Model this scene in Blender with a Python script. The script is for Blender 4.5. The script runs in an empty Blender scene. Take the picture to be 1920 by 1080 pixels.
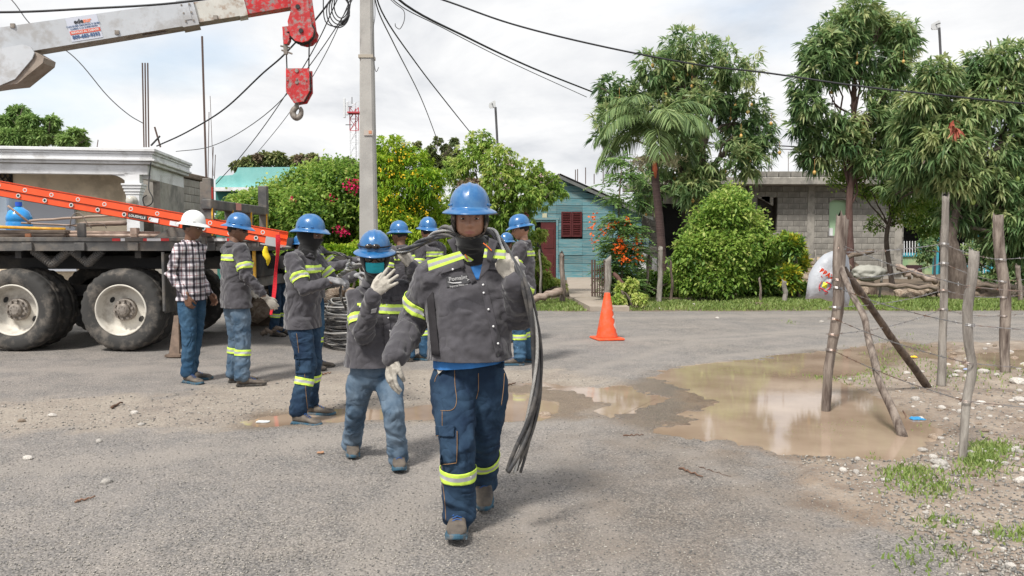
import bpy, bmesh, math, random
import numpy as np
from mathutils import Vector, Matrix, Quaternion
from mathutils.bvhtree import BVHTree
SC = bpy.context.scene
COL = SC.collection
R = math.radians
PI = math.pi
random.seed(7)
rng = np.random.default_rng(11)

# ------------------------------------------------------------------ camera, world, sun, exposure
CAMH = 1.5
PITCH = math.atan(90 / 1493.3)
cd = bpy.data.cameras.new('camera')
cam = bpy.data.objects.new('camera', cd); COL.objects.link(cam)
cam.location = (0, 0, CAMH)
cam.rotation_euler = (PI / 2 - PITCH, 0, 0)
cd.lens = 28; cd.sensor_width = 36; cd.clip_start = 0.05; cd.clip_end = 2000
SC.camera = cam
SUN_EL, SUN_AZ = 54.0, 212.0        # azimuth the light comes from, measured from +Y clockwise

w = bpy.data.worlds.new('World'); SC.world = w; w.use_nodes = True
nt = w.node_tree; nt.nodes.clear()
def N(tree, kind, **kw):
    n = tree.nodes.new(kind)
    for k, v in kw.items():
        if k.startswith('i_'): n.inputs[k[2:].replace('_', ' ')].default_value = v
        else: setattr(n, k, v)
    return n
def L(tree, a, b): tree.links.new(a, b)
out = N(nt, 'ShaderNodeOutputWorld'); bg = N(nt, 'ShaderNodeBackground')
sky = N(nt, 'ShaderNodeTexSky', sky_type='NISHITA', sun_disc=False, sun_elevation=R(SUN_EL), sun_rotation=R(SUN_AZ))
sky.air_density = 1.2; sky.dust_density = 2.0
skys = N(nt, 'ShaderNodeVectorMath', operation='SCALE'); skys.inputs['Scale'].default_value = 0.115
L(nt, sky.outputs[0], skys.inputs[0])
tc = N(nt, 'ShaderNodeTexCoord'); sp = N(nt, 'ShaderNodeSeparateXYZ'); L(nt, tc.outputs['Generated'], sp.inputs[0])
zz = N(nt, 'ShaderNodeMath', operation='ADD'); zz.inputs[1].default_value = 0.30
zm = N(nt, 'ShaderNodeMath', operation='MAXIMUM'); zm.inputs[1].default_value = 0.0
L(nt, sp.outputs[2], zm.inputs[0]); L(nt, zm.outputs[0], zz.inputs[0])
dv = N(nt, 'ShaderNodeCombineXYZ')
for i in (0, 1):
    m = N(nt, 'ShaderNodeMath', operation='DIVIDE'); L(nt, sp.outputs[i], m.inputs[0]); L(nt, zz.outputs[0], m.inputs[1]); L(nt, m.outputs[0], dv.inputs[i])
n1 = N(nt, 'ShaderNodeTexNoise', i_Scale=1.7, i_Detail=9.0, i_Roughness=0.58, i_Distortion=0.35)
n2 = N(nt, 'ShaderNodeTexNoise', i_Scale=0.9, i_Detail=6.0, i_Roughness=0.5)
mp2 = N(nt, 'ShaderNodeMapping'); mp2.inputs['Location'].default_value = (1.9, 4.4, 0)
L(nt, dv.outputs[0], mp2.inputs[0])
L(nt, dv.outputs[0], n1.inputs['Vector']); L(nt, mp2.outputs[0], n2.inputs['Vector'])
r1 = N(nt, 'ShaderNodeValToRGB')                      # cloud light and dark undersides
e = r1.color_ramp; e.elements[0].position = 0.30; e.elements[0].color = (0.34, 0.355, 0.38, 1)
e.elements[1].position = 0.60; e.elements[1].color = (0.58, 0.58, 0.58, 1)
x = e.elements.new(0.46); x.color = (0.485, 0.492, 0.505, 1)
L(nt, n1.outputs[0], r1.inputs[0])
r2 = N(nt, 'ShaderNodeValToRGB')                      # gaps in the cloud
r2.color_ramp.elements[0].position = 0.57; r2.color_ramp.elements[0].color = (0, 0, 0, 1)
r2.color_ramp.elements[1].position = 0.70; r2.color_ramp.elements[1].color = (0.6, 0.6, 0.6, 1)
L(nt, n2.outputs[0], r2.inputs[0])
mx = N(nt, 'ShaderNodeMixRGB'); L(nt, r2.outputs[0], mx.inputs[0]); L(nt, r1.outputs[0], mx.inputs[1]); L(nt, skys.outputs[0], mx.inputs[2])
cs = N(nt, 'ShaderNodeVectorMath', operation='SCALE'); cs.inputs['Scale'].default_value = 1.0
L(nt, mx.outputs[0], cs.inputs[0]); L(nt, cs.outputs[0], bg.inputs[0]); bg.inputs[1].default_value = 1.0
L(nt, bg.outputs[0], out.inputs[0])

sd = bpy.data.lights.new('sun', 'SUN'); sd.energy = 2.5; sd.angle = R(10); sd.color = (1.0, 0.955, 0.88)
sun = bpy.data.objects.new('sun', sd); COL.objects.link(sun)
az, el = R(SUN_AZ), R(SUN_EL)
sdir = Vector((math.sin(az) * math.cos(el), math.cos(az) * math.cos(el), math.sin(el)))
sun.rotation_euler = (-sdir).to_track_quat('-Z', 'Y').to_euler()
sun.location = (0, 0, 30)
SC.view_settings.view_transform = 'Standard'; SC.view_settings.look = 'None'
SC.view_settings.gamma = 1; SC.view_settings.use_curve_mapping = False
SC.view_settings.exposure = 0.85
SC.cycles.max_bounces = 6; SC.cycles.diffuse_bounces = 3; SC.cycles.glossy_bounces = 3
SC.cycles.transparent_max_bounces = 6; SC.cycles.transmission_bounces = 3

# ------------------------------------------------------------------ photograph measurements -> places in the world
FPX = 1493.3
_fw = Vector((0, math.cos(PITCH), -math.sin(PITCH))); _up = Vector((0, math.sin(PITCH), math.cos(PITCH)))
def _dir(u, v): return _fw * FPX + Vector((1, 0, 0)) * (u - 960) + _up * (540 - v)
def P(u, v, Y):
    d = _dir(u, v); return Vector((0, 0, CAMH)) + d * (Y / d.y)
def G(u, v, z=0.0):
    d = _dir(u, v); return Vector((0, 0, CAMH)) + d * ((z - CAMH) / d.z)
def PPM(Y): return FPX / Y

# ------------------------------------------------------------------ vectorised gradient-ish noise
_perm = np.random.default_rng(5).integers(0, 1 << 30, 4096)
def _h(ix, iy, iz):
    k = _perm[ix & 4095]; k = _perm[(k + iy) & 4095]; k = _perm[(k + iz) & 4095]
    return (k & 0xFFFF) / 32767.5 - 1.0
def vnoise(p):
    p = np.asarray(p, dtype=float); i = np.floor(p).astype(np.int64); f = p - i; f = f * f * (3 - 2 * f)
    x, y, z = i[:, 0], i[:, 1], i[:, 2]; fx, fy, fz = f[:, 0], f[:, 1], f[:, 2]
    def l(a, b, t): return a + (b - a) * t
    return l(l(l(_h(x, y, z), _h(x + 1, y, z), fx), l(_h(x, y + 1, z), _h(x + 1, y + 1, z), fx), fy),
             l(l(_h(x, y, z + 1), _h(x + 1, y, z + 1), fx), l(_h(x, y + 1, z + 1), _h(x + 1, y + 1, z + 1), fx), fy), fz)
def fbm(p, o=4, g=0.5):
    p = np.asarray(p, dtype=float); s = 0; a = 1; t = 0
    for k in range(o):
        s = s + a * vnoise(p * (2 ** k) + 17.3 * k); t += a; a *= g
    return s / t

# ------------------------------------------------------------------ materials
MATS = {}
def mat(name, col=(0.5, 0.5, 0.5), rough=0.6, metal=0.0, spec=0.5, var=0.0, vscale=8.0, vcol=None, bump=0.0, bscale=40.0,
        bdist=0.01, coat=0.0, orand=0.0, dirt=None, trans=0.0, sheen=0.0, wave=None, attr=None, emis=None, detail=5.0, stretch=None, wr=None):
    if name in MATS: return MATS[name]
    m = bpy.data.materials.new(name); MATS[name] = m; m.use_nodes = True
    t = m.node_tree; b = t.nodes['Principled BSDF']
    b.inputs['Base Color'].default_value = (*col, 1); b.inputs['Roughness'].default_value = rough
    b.inputs['Metallic'].default_value = metal; b.inputs['Specular IOR Level'].default_value = spec
    b.inputs['Coat Weight'].default_value = coat
    if sheen: b.inputs['Sheen Weight'].default_value = sheen
    c = None
    tcn = N(t, 'ShaderNodeTexCoord'); vec = tcn.outputs['Object']
    if stretch:
        mp = N(t, 'ShaderNodeMapping'); mp.inputs['Scale'].default_value = stretch; L(t, vec, mp.inputs[0]); vec = mp.outputs[0]
    if var > 0 or vcol:
        n = N(t, 'ShaderNodeTexNoise', i_Scale=vscale, i_Detail=detail, i_Roughness=0.6); L(t, vec, n.inputs['Vector'])
        rp = N(t, 'ShaderNodeValToRGB'); rp.color_ramp.elements[0].position = 0.36; rp.color_ramp.elements[1].position = 0.64
        c2 = vcol if vcol else tuple(max(0, min(1, q * (1 + var))) for q in col)
        c1 = col if vcol else tuple(q * (1 - var) for q in col)
        rp.color_ramp.elements[0].color = (*c1, 1); rp.color_ramp.elements[1].color = (*c2, 1)
        L(t, n.outputs[0], rp.inputs[0]); c = rp.outputs[0]
    if dirt:
        dc, da, ds = dirt
        n = N(t, 'ShaderNodeTexNoise', i_Scale=ds, i_Detail=7.0, i_Roughness=0.65); L(t, vec, n.inputs['Vector'])
        rp = N(t, 'ShaderNodeValToRGB'); rp.color_ramp.elements[0].position = 0.48; rp.color_ramp.elements[1].position = 0.62
        rp.color_ramp.elements[0].color = (0, 0, 0, 1); rp.color_ramp.elements[1].color = (da, da, da, 1); L(t, n.outputs[0], rp.inputs[0])
        mxn = N(t, 'ShaderNodeMixRGB'); L(t, rp.outputs[0], mxn.inputs[0])
        if c: L(t, c, mxn.inputs[1])
        else: mxn.inputs[1].default_value = (*col, 1)
        mxn.inputs[2].default_value = (*dc, 1); c = mxn.outputs[0]
    if attr:
        a = N(t, 'ShaderNodeAttribute', attribute_name=attr); rp = N(t, 'ShaderNodeValToRGB')
        cols = attr_cols = emis if isinstance(emis, list) else [(0, col), (1, col)]
        e = rp.color_ramp; e.elements[0].position = cols[0][0]; e.elements[0].color = (*cols[0][1], 1)
        e.elements[1].position = cols[-1][0]; e.elements[1].color = (*cols[-1][1], 1)
        for pp, cc in cols[1:-1]:
            q = e.elements.new(pp); q.color = (*cc, 1)
        L(t, a.outputs['Fac'], rp.inputs[0]); c = rp.outputs[0]
    if orand > 0:
        oi = N(t, 'ShaderNodeObjectInfo'); mr = N(t, 'ShaderNodeMapRange'); mr.inputs['To Min'].default_value = 1 - orand; mr.inputs['To Max'].default_value = 1 + orand
        L(t, oi.outputs['Random'], mr.inputs[0])
        mu = N(t, 'ShaderNodeVectorMath', operation='SCALE'); L(t, mr.outputs[0], mu.inputs['Scale'])
        if c: L(t, c, mu.inputs[0])
        else: mu.inputs[0].default_value = col
        c = mu.outputs[0]
    if c: L(t, c, b.inputs['Base Color'])
    if bump > 0:
        n = N(t, 'ShaderNodeTexNoise', i_Scale=bscale, i_Detail=6.0, i_Roughness=0.65); L(t, vec, n.inputs['Vector'])
        bm_ = N(t, 'ShaderNodeBump'); bm_.inputs['Strength'].default_value = bump; bm_.inputs['Distance'].default_value = bdist
        L(t, n.outputs[0], bm_.inputs['Height']); L(t, bm_.outputs[0], b.inputs['Normal'])
    if wr:                                                # soft folds of cloth
        n = N(t, 'ShaderNodeTexNoise', i_Scale=wr[1], i_Detail=1.5, i_Roughness=0.4, i_Distortion=1.2); L(t, vec, n.inputs['Vector'])
        ab = N(t, 'ShaderNodeMath', operation='SUBTRACT'); L(t, n.outputs[0], ab.inputs[0]); ab.inputs[1].default_value = .5
        a2 = N(t, 'ShaderNodeMath', operation='ABSOLUTE'); L(t, ab.outputs[0], a2.inputs[0])
        b2 = N(t, 'ShaderNodeBump'); b2.inputs['Strength'].default_value = wr[0]; b2.inputs['Distance'].default_value = .05
        L(t, a2.outputs[0], b2.inputs['Height'])
        if bump > 0: L(t, bm_.outputs[0], b2.inputs['Normal'])
        L(t, b2.outputs[0], b.inputs['Normal'])
    if trans > 0:
        o = t.nodes['Material Output']; tr = N(t, 'ShaderNodeBsdfTranslucent'); ms = N(t, 'ShaderNodeMixShader'); ms.inputs[0].default_value = trans
        if c: L(t, c, tr.inputs[0])
        else: tr.inputs[0].default_value = (*col, 1)
        L(t, b.outputs[0], ms.inputs[1]); L(t, tr.outputs[0], ms.inputs[2]); L(t, ms.outputs[0], o.inputs[0])
    return m

# ------------------------------------------------------------------ object helpers
def setp(o, label=None, cat=None, group=None, kind=None, category=None):
    cat = cat or category
    if label: o['label'] = label
    if cat: o['category'] = cat
    if group: o['group'] = group
    if kind: o['kind'] = kind
    return o
def empty(name, loc=(0, 0, 0), label=None, cat=None, group=None, rotz=0.0):
    o = bpy.data.objects.new(name, None); COL.objects.link(o); o.location = loc; o.rotation_euler = (0, 0, rotz)
    o.empty_display_size = 0.1
    return setp(o, label, cat, group)
def upd(): bpy.context.view_layer.update()
def parent_keep(o, par):
    """o's mesh is written in world coordinates; par sits anywhere."""
    o.parent = par
    if par is not None:
        m = par_world(par); o.matrix_parent_inverse = m.inverted()
def par_world(p):
    m = Matrix.LocRotScale(p.location, p.rotation_euler, p.scale)
    if p.parent is not None: m = par_world(p.parent) @ p.matrix_parent_inverse @ m
    return m
def link(name, me, mats, par=None, smooth=False, **kw):
    o = bpy.data.objects.new(name, me); COL.objects.link(o)
    if mats is not None:
        for m in (mats if isinstance(mats, (list, tuple)) else [mats]): me.materials.append(m)
    if smooth: me.polygons.foreach_set('use_smooth', [True] * len(me.polygons))
    if par is not None: parent_keep(o, par)
    setp(o, **kw)
    return o
class MB:
    """collects faces, builds one mesh"""
    def __init__(s): s.v = []; s.f = []; s.m = []
    def add(s, v, f, m=0):
        k = len(s.v); s.v += [tuple(q) for q in v]; s.f += [tuple(i + k for i in q) for q in f]; s.m += [m] * len(f); return s
    def box(s, c, d, M=None, m=0, rot=None, bev=0.0):
        c = Vector(c); hx, hy, hz = d[0] / 2, d[1] / 2, d[2] / 2
        if bev > 0:
            b = min(bev, hx * .9, hy * .9, hz * .9)
            bm = bmesh.new(); bmesh.ops.create_cube(bm, size=1.0)
            for v in bm.verts: v.co = Vector((v.co.x * 2 * hx, v.co.y * 2 * hy, v.co.z * 2 * hz))
            bmesh.ops.bevel(bm, geom=bm.edges[:], offset=b, segments=1, affect='EDGES')
            vs = [v.co.copy() for v in bm.verts]; fs = [[v.index for v in f.verts] for f in bm.faces]; bm.free()
        else:
            vs = [Vector((x * hx, y * hy, z * hz)) for x in (-1, 1) for y in (-1, 1) for z in (-1, 1)]
            fs = [(0, 1, 3, 2), (4, 6, 7, 5), (0, 4, 5, 1), (2, 3, 7, 6), (0, 2, 6, 4), (1, 5, 7, 3)]
        if rot is not None:
            Q = rot if isinstance(rot, (Matrix, Quaternion)) else Matrix.Rotation(rot, 3, 'Z')
            vs = [Q @ v for v in vs]
        vs = [v + c for v in vs]
        if M is not None: vs = [M @ v for v in vs]
        return s.add(vs, fs, m)
    def tube(s, pts, r, n=8, m=0, cap=True, flat=1.0):
        pts = [Vector(p) for p in pts]; rs = r if isinstance(r, (list, tuple, np.ndarray)) else [r] * len(pts)
        T = []
        for i in range(len(pts)):
            a = pts[max(0, i - 1)]; b = pts[min(len(pts) - 1, i + 1)]; d = (b - a)
            T.append(d.normalized() if d.length > 1e-9 else Vector((0, 0, 1)))
        u = T[0].orthogonal().normalized(); vs = []; fs = []
        for i, (p, t) in enumerate(zip(pts, T)):
            u = (u - t * u.dot(t)); u = u.normalized() if u.length > 1e-6 else t.orthogonal().normalized()
            w_ = t.cross(u)
            for k in range(n):
                a = 2 * PI * k / n; vs.append(p + (u * math.cos(a) + w_ * math.sin(a) * flat) * rs[i])
        for i in range(len(pts) - 1):
            for k in range(n):
                a = i * n + k; b = i * n + (k + 1) % n; fs.append((a, b, b + n, a + n))
        if cap: fs.append(tuple(range(n - 1, -1, -1))); fs.append(tuple(range((len(pts) - 1) * n, len(pts) * n)))
        return s.add(vs, fs, m)
    def cyl(s, a, b, r, n=16, m=0, r2=None): return s.tube([a, b], [r, r2 if r2 is not None else r], n, m)
    def lathe(s, prof, c=(0, 0, 0), n=32, m=0, axis='Z', M=None, ms=None):
        vs = []; fs = []; mm = []
        for (r, z) in prof:
            for k in range(n):
                a = 2 * PI * k / n; x, y = r * math.cos(a), r * math.sin(a)
                v = Vector((x, y, z)) if axis == 'Z' else (Vector((x, z, y)) if axis == 'Y' else Vector((z, x, y)))
                vs.append(v)
        for i in range(len(prof) - 1):
            for k in range(n):
                a = i * n + k; b = i * n + (k + 1) % n
                fs.append((a, b, b + n, a + n) if axis != 'Y' else (a, a + n, b + n, b)); mm.append(ms[i] if ms else m)
        if M is not None: vs = [M @ v for v in vs]
        vs = [v + Vector(c) for v in vs]
        k = len(s.v); s.v += [tuple(q) for q in vs]; s.f += [tuple(i + k for i in q) for q in fs]; s.m += mm
        return s
    def prism(s, poly, a, b, m=0):
        """poly: list of 3D points (planar), extruded by vector b-a"""
        d = Vector(b) - Vector(a); n = len(poly); vs = [Vector(p) for p in poly] + [Vector(p) + d for p in poly]
        fs = [tuple(range(n - 1, -1, -1)), tuple(range(n, 2 * n))] + [(i, (i + 1) % n, (i + 1) % n + n, i + n) for i in range(n)]
        return s.add(vs, fs, m)
    def quad(s, a, b, c, d, m=0): return s.add([a, b, c, d], [(0, 1, 2, 3)], m)
    def mesh(s, name='mesh', fix=False):
        me = bpy.data.meshes.new(name); me.from_pydata(s.v, [], s.f)
        if any(s.m): me.polygons.foreach_set('material_index', s.m)
        if fix:
            bm = bmesh.new(); bm.from_mesh(me); bmesh.ops.recalc_face_normals(bm, faces=bm.faces); bm.to_mesh(me); bm.free()
        me.update(); return me
    def build(s, name, mats, par=None, smooth=False, fix=True, **kw):
        return link(name, s.mesh(name, fix), mats, par, smooth, **kw)
def npmesh(name, V, F, mats, attrs=None, mi=None, par=None, smooth=False, **kw):
    """V (n,3), F (m,k) all same k."""
    V = np.asarray(V, dtype=np.float32); F = np.asarray(F, dtype=np.int32); k = F.shape[1]
    me = bpy.data.meshes.new(name); me.vertices.add(len(V)); me.vertices.foreach_set('co', V.ravel())
    me.loops.add(F.size); me.loops.foreach_set('vertex_index', F.ravel())
    me.polygons.add(len(F)); me.polygons.foreach_set('loop_start', np.arange(0, F.size, k, dtype=np.int32))
    if mi is not None: me.polygons.foreach_set('material_index', np.asarray(mi, dtype=np.int32))
    for an, av in (attrs or {}).items():
        a = me.attributes.new(an, 'FLOAT', 'POINT'); a.data.foreach_set('value', np.asarray(av, dtype=np.float32))
    me.update(calc_edges=True); me.validate()
    return link(name, me, mats, par, smooth, **kw)
def curve_pts(pts, n=24):
    """Catmull-Rom through points"""
    pts = [Vector(p) for p in pts]
    if len(pts) == 2: return [pts[0].lerp(pts[1], i / n) for i in range(n + 1)]
    q = [pts[0] * 2 - pts[1]] + pts + [pts[-1] * 2 - pts[-2]]; o = []
    for i in range(1, len(q) - 2):
        for k in range(n):
            t = k / n; a, b, c, d = q[i - 1], q[i], q[i + 1], q[i + 2]
            o.append(0.5 * ((2 * b) + (c - a) * t + (2 * a - 5 * b + 4 * c - d) * t * t + (3 * b - a - 3 * c + d) * t ** 3))
    o.append(pts[-1]); return o
def sag(a, b, s, n=24):
    a = Vector(a); b = Vector(b); return [a.lerp(b, i / n) - Vector((0, 0, 4 * s * (i / n) * (1 - i / n))) for i in range(n + 1)]
def text(name, body, size, M, m, par=None, extrude=0.002, bold=0.0, align='CENTER', shear=0.0, **kw):
    cu = bpy.data.curves.new(name, 'FONT'); cu.body = body; cu.size = size; cu.extrude = extrude; cu.offset = bold
    cu.align_x = align; cu.align_y = 'CENTER'; cu.shear = shear; cu.resolution_u = 3
    t = bpy.data.objects.new('tmp', cu); COL.objects.link(t); upd()
    me = bpy.data.meshes.new_from_object(t.evaluated_get(bpy.context.evaluated_depsgraph_get()))
    bpy.data.objects.remove(t); me.transform(M); me.name = name
    me.materials.clear()
    return link(name, me, m, par, **kw)
def frame(o, x, y, z=None):
    """matrix with origin o and axes x, y (orthonormalised)"""
    x = Vector(x).normalized(); y = Vector(y); y = (y - x * y.dot(x)).normalized(); z = x.cross(y)
    M = Matrix.Identity(4)
    for i in range(3): M[i][0] = x[i]; M[i][1] = y[i]; M[i][2] = z[i]; M[i][3] = o[i]
    return M
def remesh(mb, voxel, smooth=2, fac=0.5):
    me = mb.mesh('tmp', True) if isinstance(mb, MB) else mb
    o = bpy.data.objects.new('tmp', me); COL.objects.link(o)
    m = o.modifiers.new('r', 'REMESH'); m.mode = 'VOXEL'; m.voxel_size = voxel; m.adaptivity = 0
    if smooth:
        s = o.modifiers.new('s', 'SMOOTH'); s.factor = fac; s.iterations = smooth
    upd(); r = bpy.data.meshes.new_from_object(o.evaluated_get(bpy.context.evaluated_depsgraph_get()))
    bpy.data.objects.remove(o); bpy.data.meshes.remove(me)
    return r
def getco(me):
    a = np.empty(len(me.vertices) * 3, dtype=np.float32); me.vertices.foreach_get('co', a); return a.reshape(-1, 3).astype(float)
def setco(me, a): me.vertices.foreach_set('co', a.astype(np.float32).ravel()); me.update()
def getno(me):
    a = np.empty(len(me.vertices) * 3, dtype=np.float32); me.vertex_normals.foreach_get('vector', a); return a.reshape(-1, 3).astype(float)
# ------------------------------------------------------------------ ground, road, puddles
def poly_px(pts): return np.array([[G(u, v).x, G(u, v).y] for u, v in pts])
def sdist(X, Y, poly):
    """signed distance to polygon, positive inside"""
    d = np.full(X.shape, 1e9); ins = np.zeros(X.shape, bool); n = len(poly)
    for i in range(n):
        a = poly[i]; b = poly[(i + 1) % n]; e = b - a; wx = X - a[0]; wy = Y - a[1]
        t = np.clip((wx * e[0] + wy * e[1]) / (e @ e), 0, 1); d = np.minimum(d, np.hypot(wx - t * e[0], wy - t * e[1]))
        c = ((a[1] > Y) != (b[1] > Y)) & (X < (b[0] - a[0]) * (Y - a[1]) / (b[1] - a[1] + 1e-12) + a[0]); ins ^= c
    return np.where(ins, d, -d)
BIGP = poly_px([(1140, 738), (1290, 690), (1480, 668), (1700, 640), (1760, 655), (1640, 688), (1560, 705), (1500, 700), (1590, 722), (1680, 770), (1745, 800),
                (1725, 835), (1640, 850), (1500, 845), (1450, 826), (1330, 812), (1235, 806), (1120, 768)])
MIDP = poly_px([(940, 722), (1010, 718), (1100, 727), (1160, 745), (1110, 762), (1060, 780), (960, 783), (900, 778)])
TRACK = poly_px([(490, 778), (600, 768), (760, 764), (945, 750), (945, 778), (760, 780), (600, 788), (500, 793)])
FARP = poly_px([(1760, 668), (1930, 655), (2060, 664), (1930, 690), (1800, 690)])
STRIP = poly_px([(-400, 770), (150, 745), (300, 738), (560, 700), (1000, 690), (1150, 715), (1170, 770), (900, 792), (560, 792), (300, 800), (100, 806), (-400, 830)])
DIRT = poly_px([(1290, 800), (1440, 815), (1500, 870), (1600, 930), (1720, 1010), (1800, 1085), (1900, 1400), (3600, 1200), (3200, 655), (1920, 640), (1700, 648), (1450, 690), (1240, 745)])
DAMP = poly_px([(1080, 800), (1250, 805), (1450, 850), (1560, 960), (1700, 1100), (1060, 1100), (1000, 950), (1010, 830)])
VERGE_Y = G(960, 582).y
def H(X, Y):
    """ground height"""
    X = np.asarray(X, float); Y = np.asarray(Y, float); p = np.stack([X, Y, X * 0], -1).reshape(-1, 3)
    n1 = fbm(p * 0.5, 3).reshape(X.shape); n2 = fbm(p * 2.6 + 9, 4).reshape(X.shape); n3 = fbm(p * 11 + 4, 3).reshape(X.shape)
    near = np.clip(1.3 - np.hypot(X, Y - 8) / 30, 0.0, 1)
    h = (n1 * 0.018 + n2 * 0.007) * near
    d = sdist(X, Y, DIRT) + n2 * 0.35; dm = np.clip(d / 0.5 + 0.5, 0, 1)
    h += dm * (n2 * 0.020 + n3 * 0.012 + 0.012) * near
    s = sdist(X, Y, STRIP) + n2 * 0.25; sm = np.clip(s / 0.25 + 0.4, 0, 1)
    h += sm * (n3 * 0.008 - 0.006)
    for poly, dep in ((BIGP, 0.05), (MIDP, 0.035), (TRACK, 0.022), (FARP, 0.03)):
        q = sdist(X, Y, poly) + n2 * 0.22 + n3 * 0.14
        k = np.clip(q / 0.35 + 0.75, 0, 1); k = k * k * (3 - 2 * k)
        h = h * (1 - k * 0.85) - k * dep
        rim = np.clip(1 - np.abs(q + 0.62) / 0.35, 0, 1) ; rim = np.clip(rim * 3, 0, 1)
        h = h * (1 - rim) + np.maximum(h, -0.006 + n3 * 0.004) * rim
    g = np.clip((Y - VERGE_Y) / 1.2, 0, 1); h += g * 0.05 + np.clip((Y - VERGE_Y - 2) / 8, 0, 1) * 0.05
    return h
def Hs(x, y): return float(H(np.array([x]), np.array([y]))[0])
WATER_Z = -0.012
def axis(lo, hi, step, far, growth=1.16):
    a = list(np.arange(lo, hi + 1e-6, step)); s = step; v = a[-1]
    while v < far: s *= growth; v += s; a.append(v)
    s = step; v = a[0]; b = []
    while v > -far: s *= growth; v -= s; b.append(v)
    return np.array(b[::-1] + a)
gx = axis(-9, 10, 0.05, 600); gy = axis(2.4, 18.5, 0.05, 600)
GX, GY = np.meshgrid(gx, gy)
GH = H(GX, GY)
def masks(X, Y):
    p = np.stack([X, Y, X * 0], -1).reshape(-1, 3)
    n2 = fbm(p * 1.6 + 3, 5, 0.6).reshape(X.shape); n3 = fbm(p * 7 + 5, 4, 0.6).reshape(X.shape)
    dirt = np.clip((sdist(X, Y, DIRT) + n2 * 0.8 + n3 * 0.3) / 0.35 + 0.5, 0, 1)
    strip = np.clip((sdist(X, Y, STRIP) + n2 * 0.5 + n3 * 0.25) / 0.28 + 0.45, 0, 1)
    wet = np.zeros(X.shape)
    for poly in (BIGP, MIDP, TRACK, FARP):
        wet = np.maximum(wet, np.clip((sdist(X, Y, poly) + n2 * 0.25 + n3 * 0.15 + 0.26) / 0.3, 0, 1))
    damp = np.clip((sdist(X, Y, DAMP) + n2 * 0.9 + n3 * .3) / 0.7 + .4, 0, 1) * .6; wet = np.maximum(wet, damp * (.55 + .45 * np.clip(n3 * 2 + .5, 0, 1)))
    soil = np.clip((Y - VERGE_Y + n2 * 0.35 + 0.25) / 0.3, 0, 1)
    track = np.zeros(X.shape)
    for pts_, w_ in TRACKS:
        d_ = np.full(X.shape, 1e9)
        for a, b in zip(pts_, pts_[1:]):
            e = b - a; t = np.clip(((X - a[0]) * e[0] + (Y - a[1]) * e[1]) / (e @ e), 0, 1); d_ = np.minimum(d_, np.hypot(X - a[0] - t * e[0], Y - a[1] - t * e[1]))
        track = np.maximum(track, np.clip(1.25 - d_ / w_ + n3 * .8 + n2 * .6, 0, 1))
    return dirt, strip, wet, soil, track * .85
TRACKS = [(poly_px(q), w_) for q, w_ in (([(2300, 610), (1700, 612), (1300, 640), (1120, 690), (900, 800), (640, 1100)], .16), ([(2300, 640), (1700, 640), (1350, 668), (1160, 740), (1020, 880), (960, 1100)], .15), ([(1130, 820), (1290, 850), (1480, 960), (1640, 1100)], .14), ([(1060, 850), (1120, 950), (1160, 1100)], .13),
    ([(2300, 590), (1500, 590), (1000, 600), (560, 640)], .30), ([(-300, 700), (300, 690), (700, 690), (1100, 640), (2000, 600)], .22), ([(-200, 900), (300, 860), (800, 800), (1150, 790)], .22))]
md, ms_, mw, mg, mt = masks(GX, GY)
ny, nx = GX.shape
idx = np.arange(nx * ny).reshape(ny, nx)
Fq = np.stack([idx[:-1, :-1], idx[:-1, 1:], idx[1:, 1:], idx[1:, :-1]], -1).reshape(-1, 4)
V = np.stack([GX, GY, GH], -1).reshape(-1, 3)
cx = V[Fq].mean(1); dsel, ssel, wsel, gsel = [m.ravel()[Fq].mean(1) for m in (md, ms_, mw, mg)]
is_road = (gsel < 0.5) & (dsel < 0.5) & (cx[:, 1] < VERGE_Y + 3)
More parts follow.
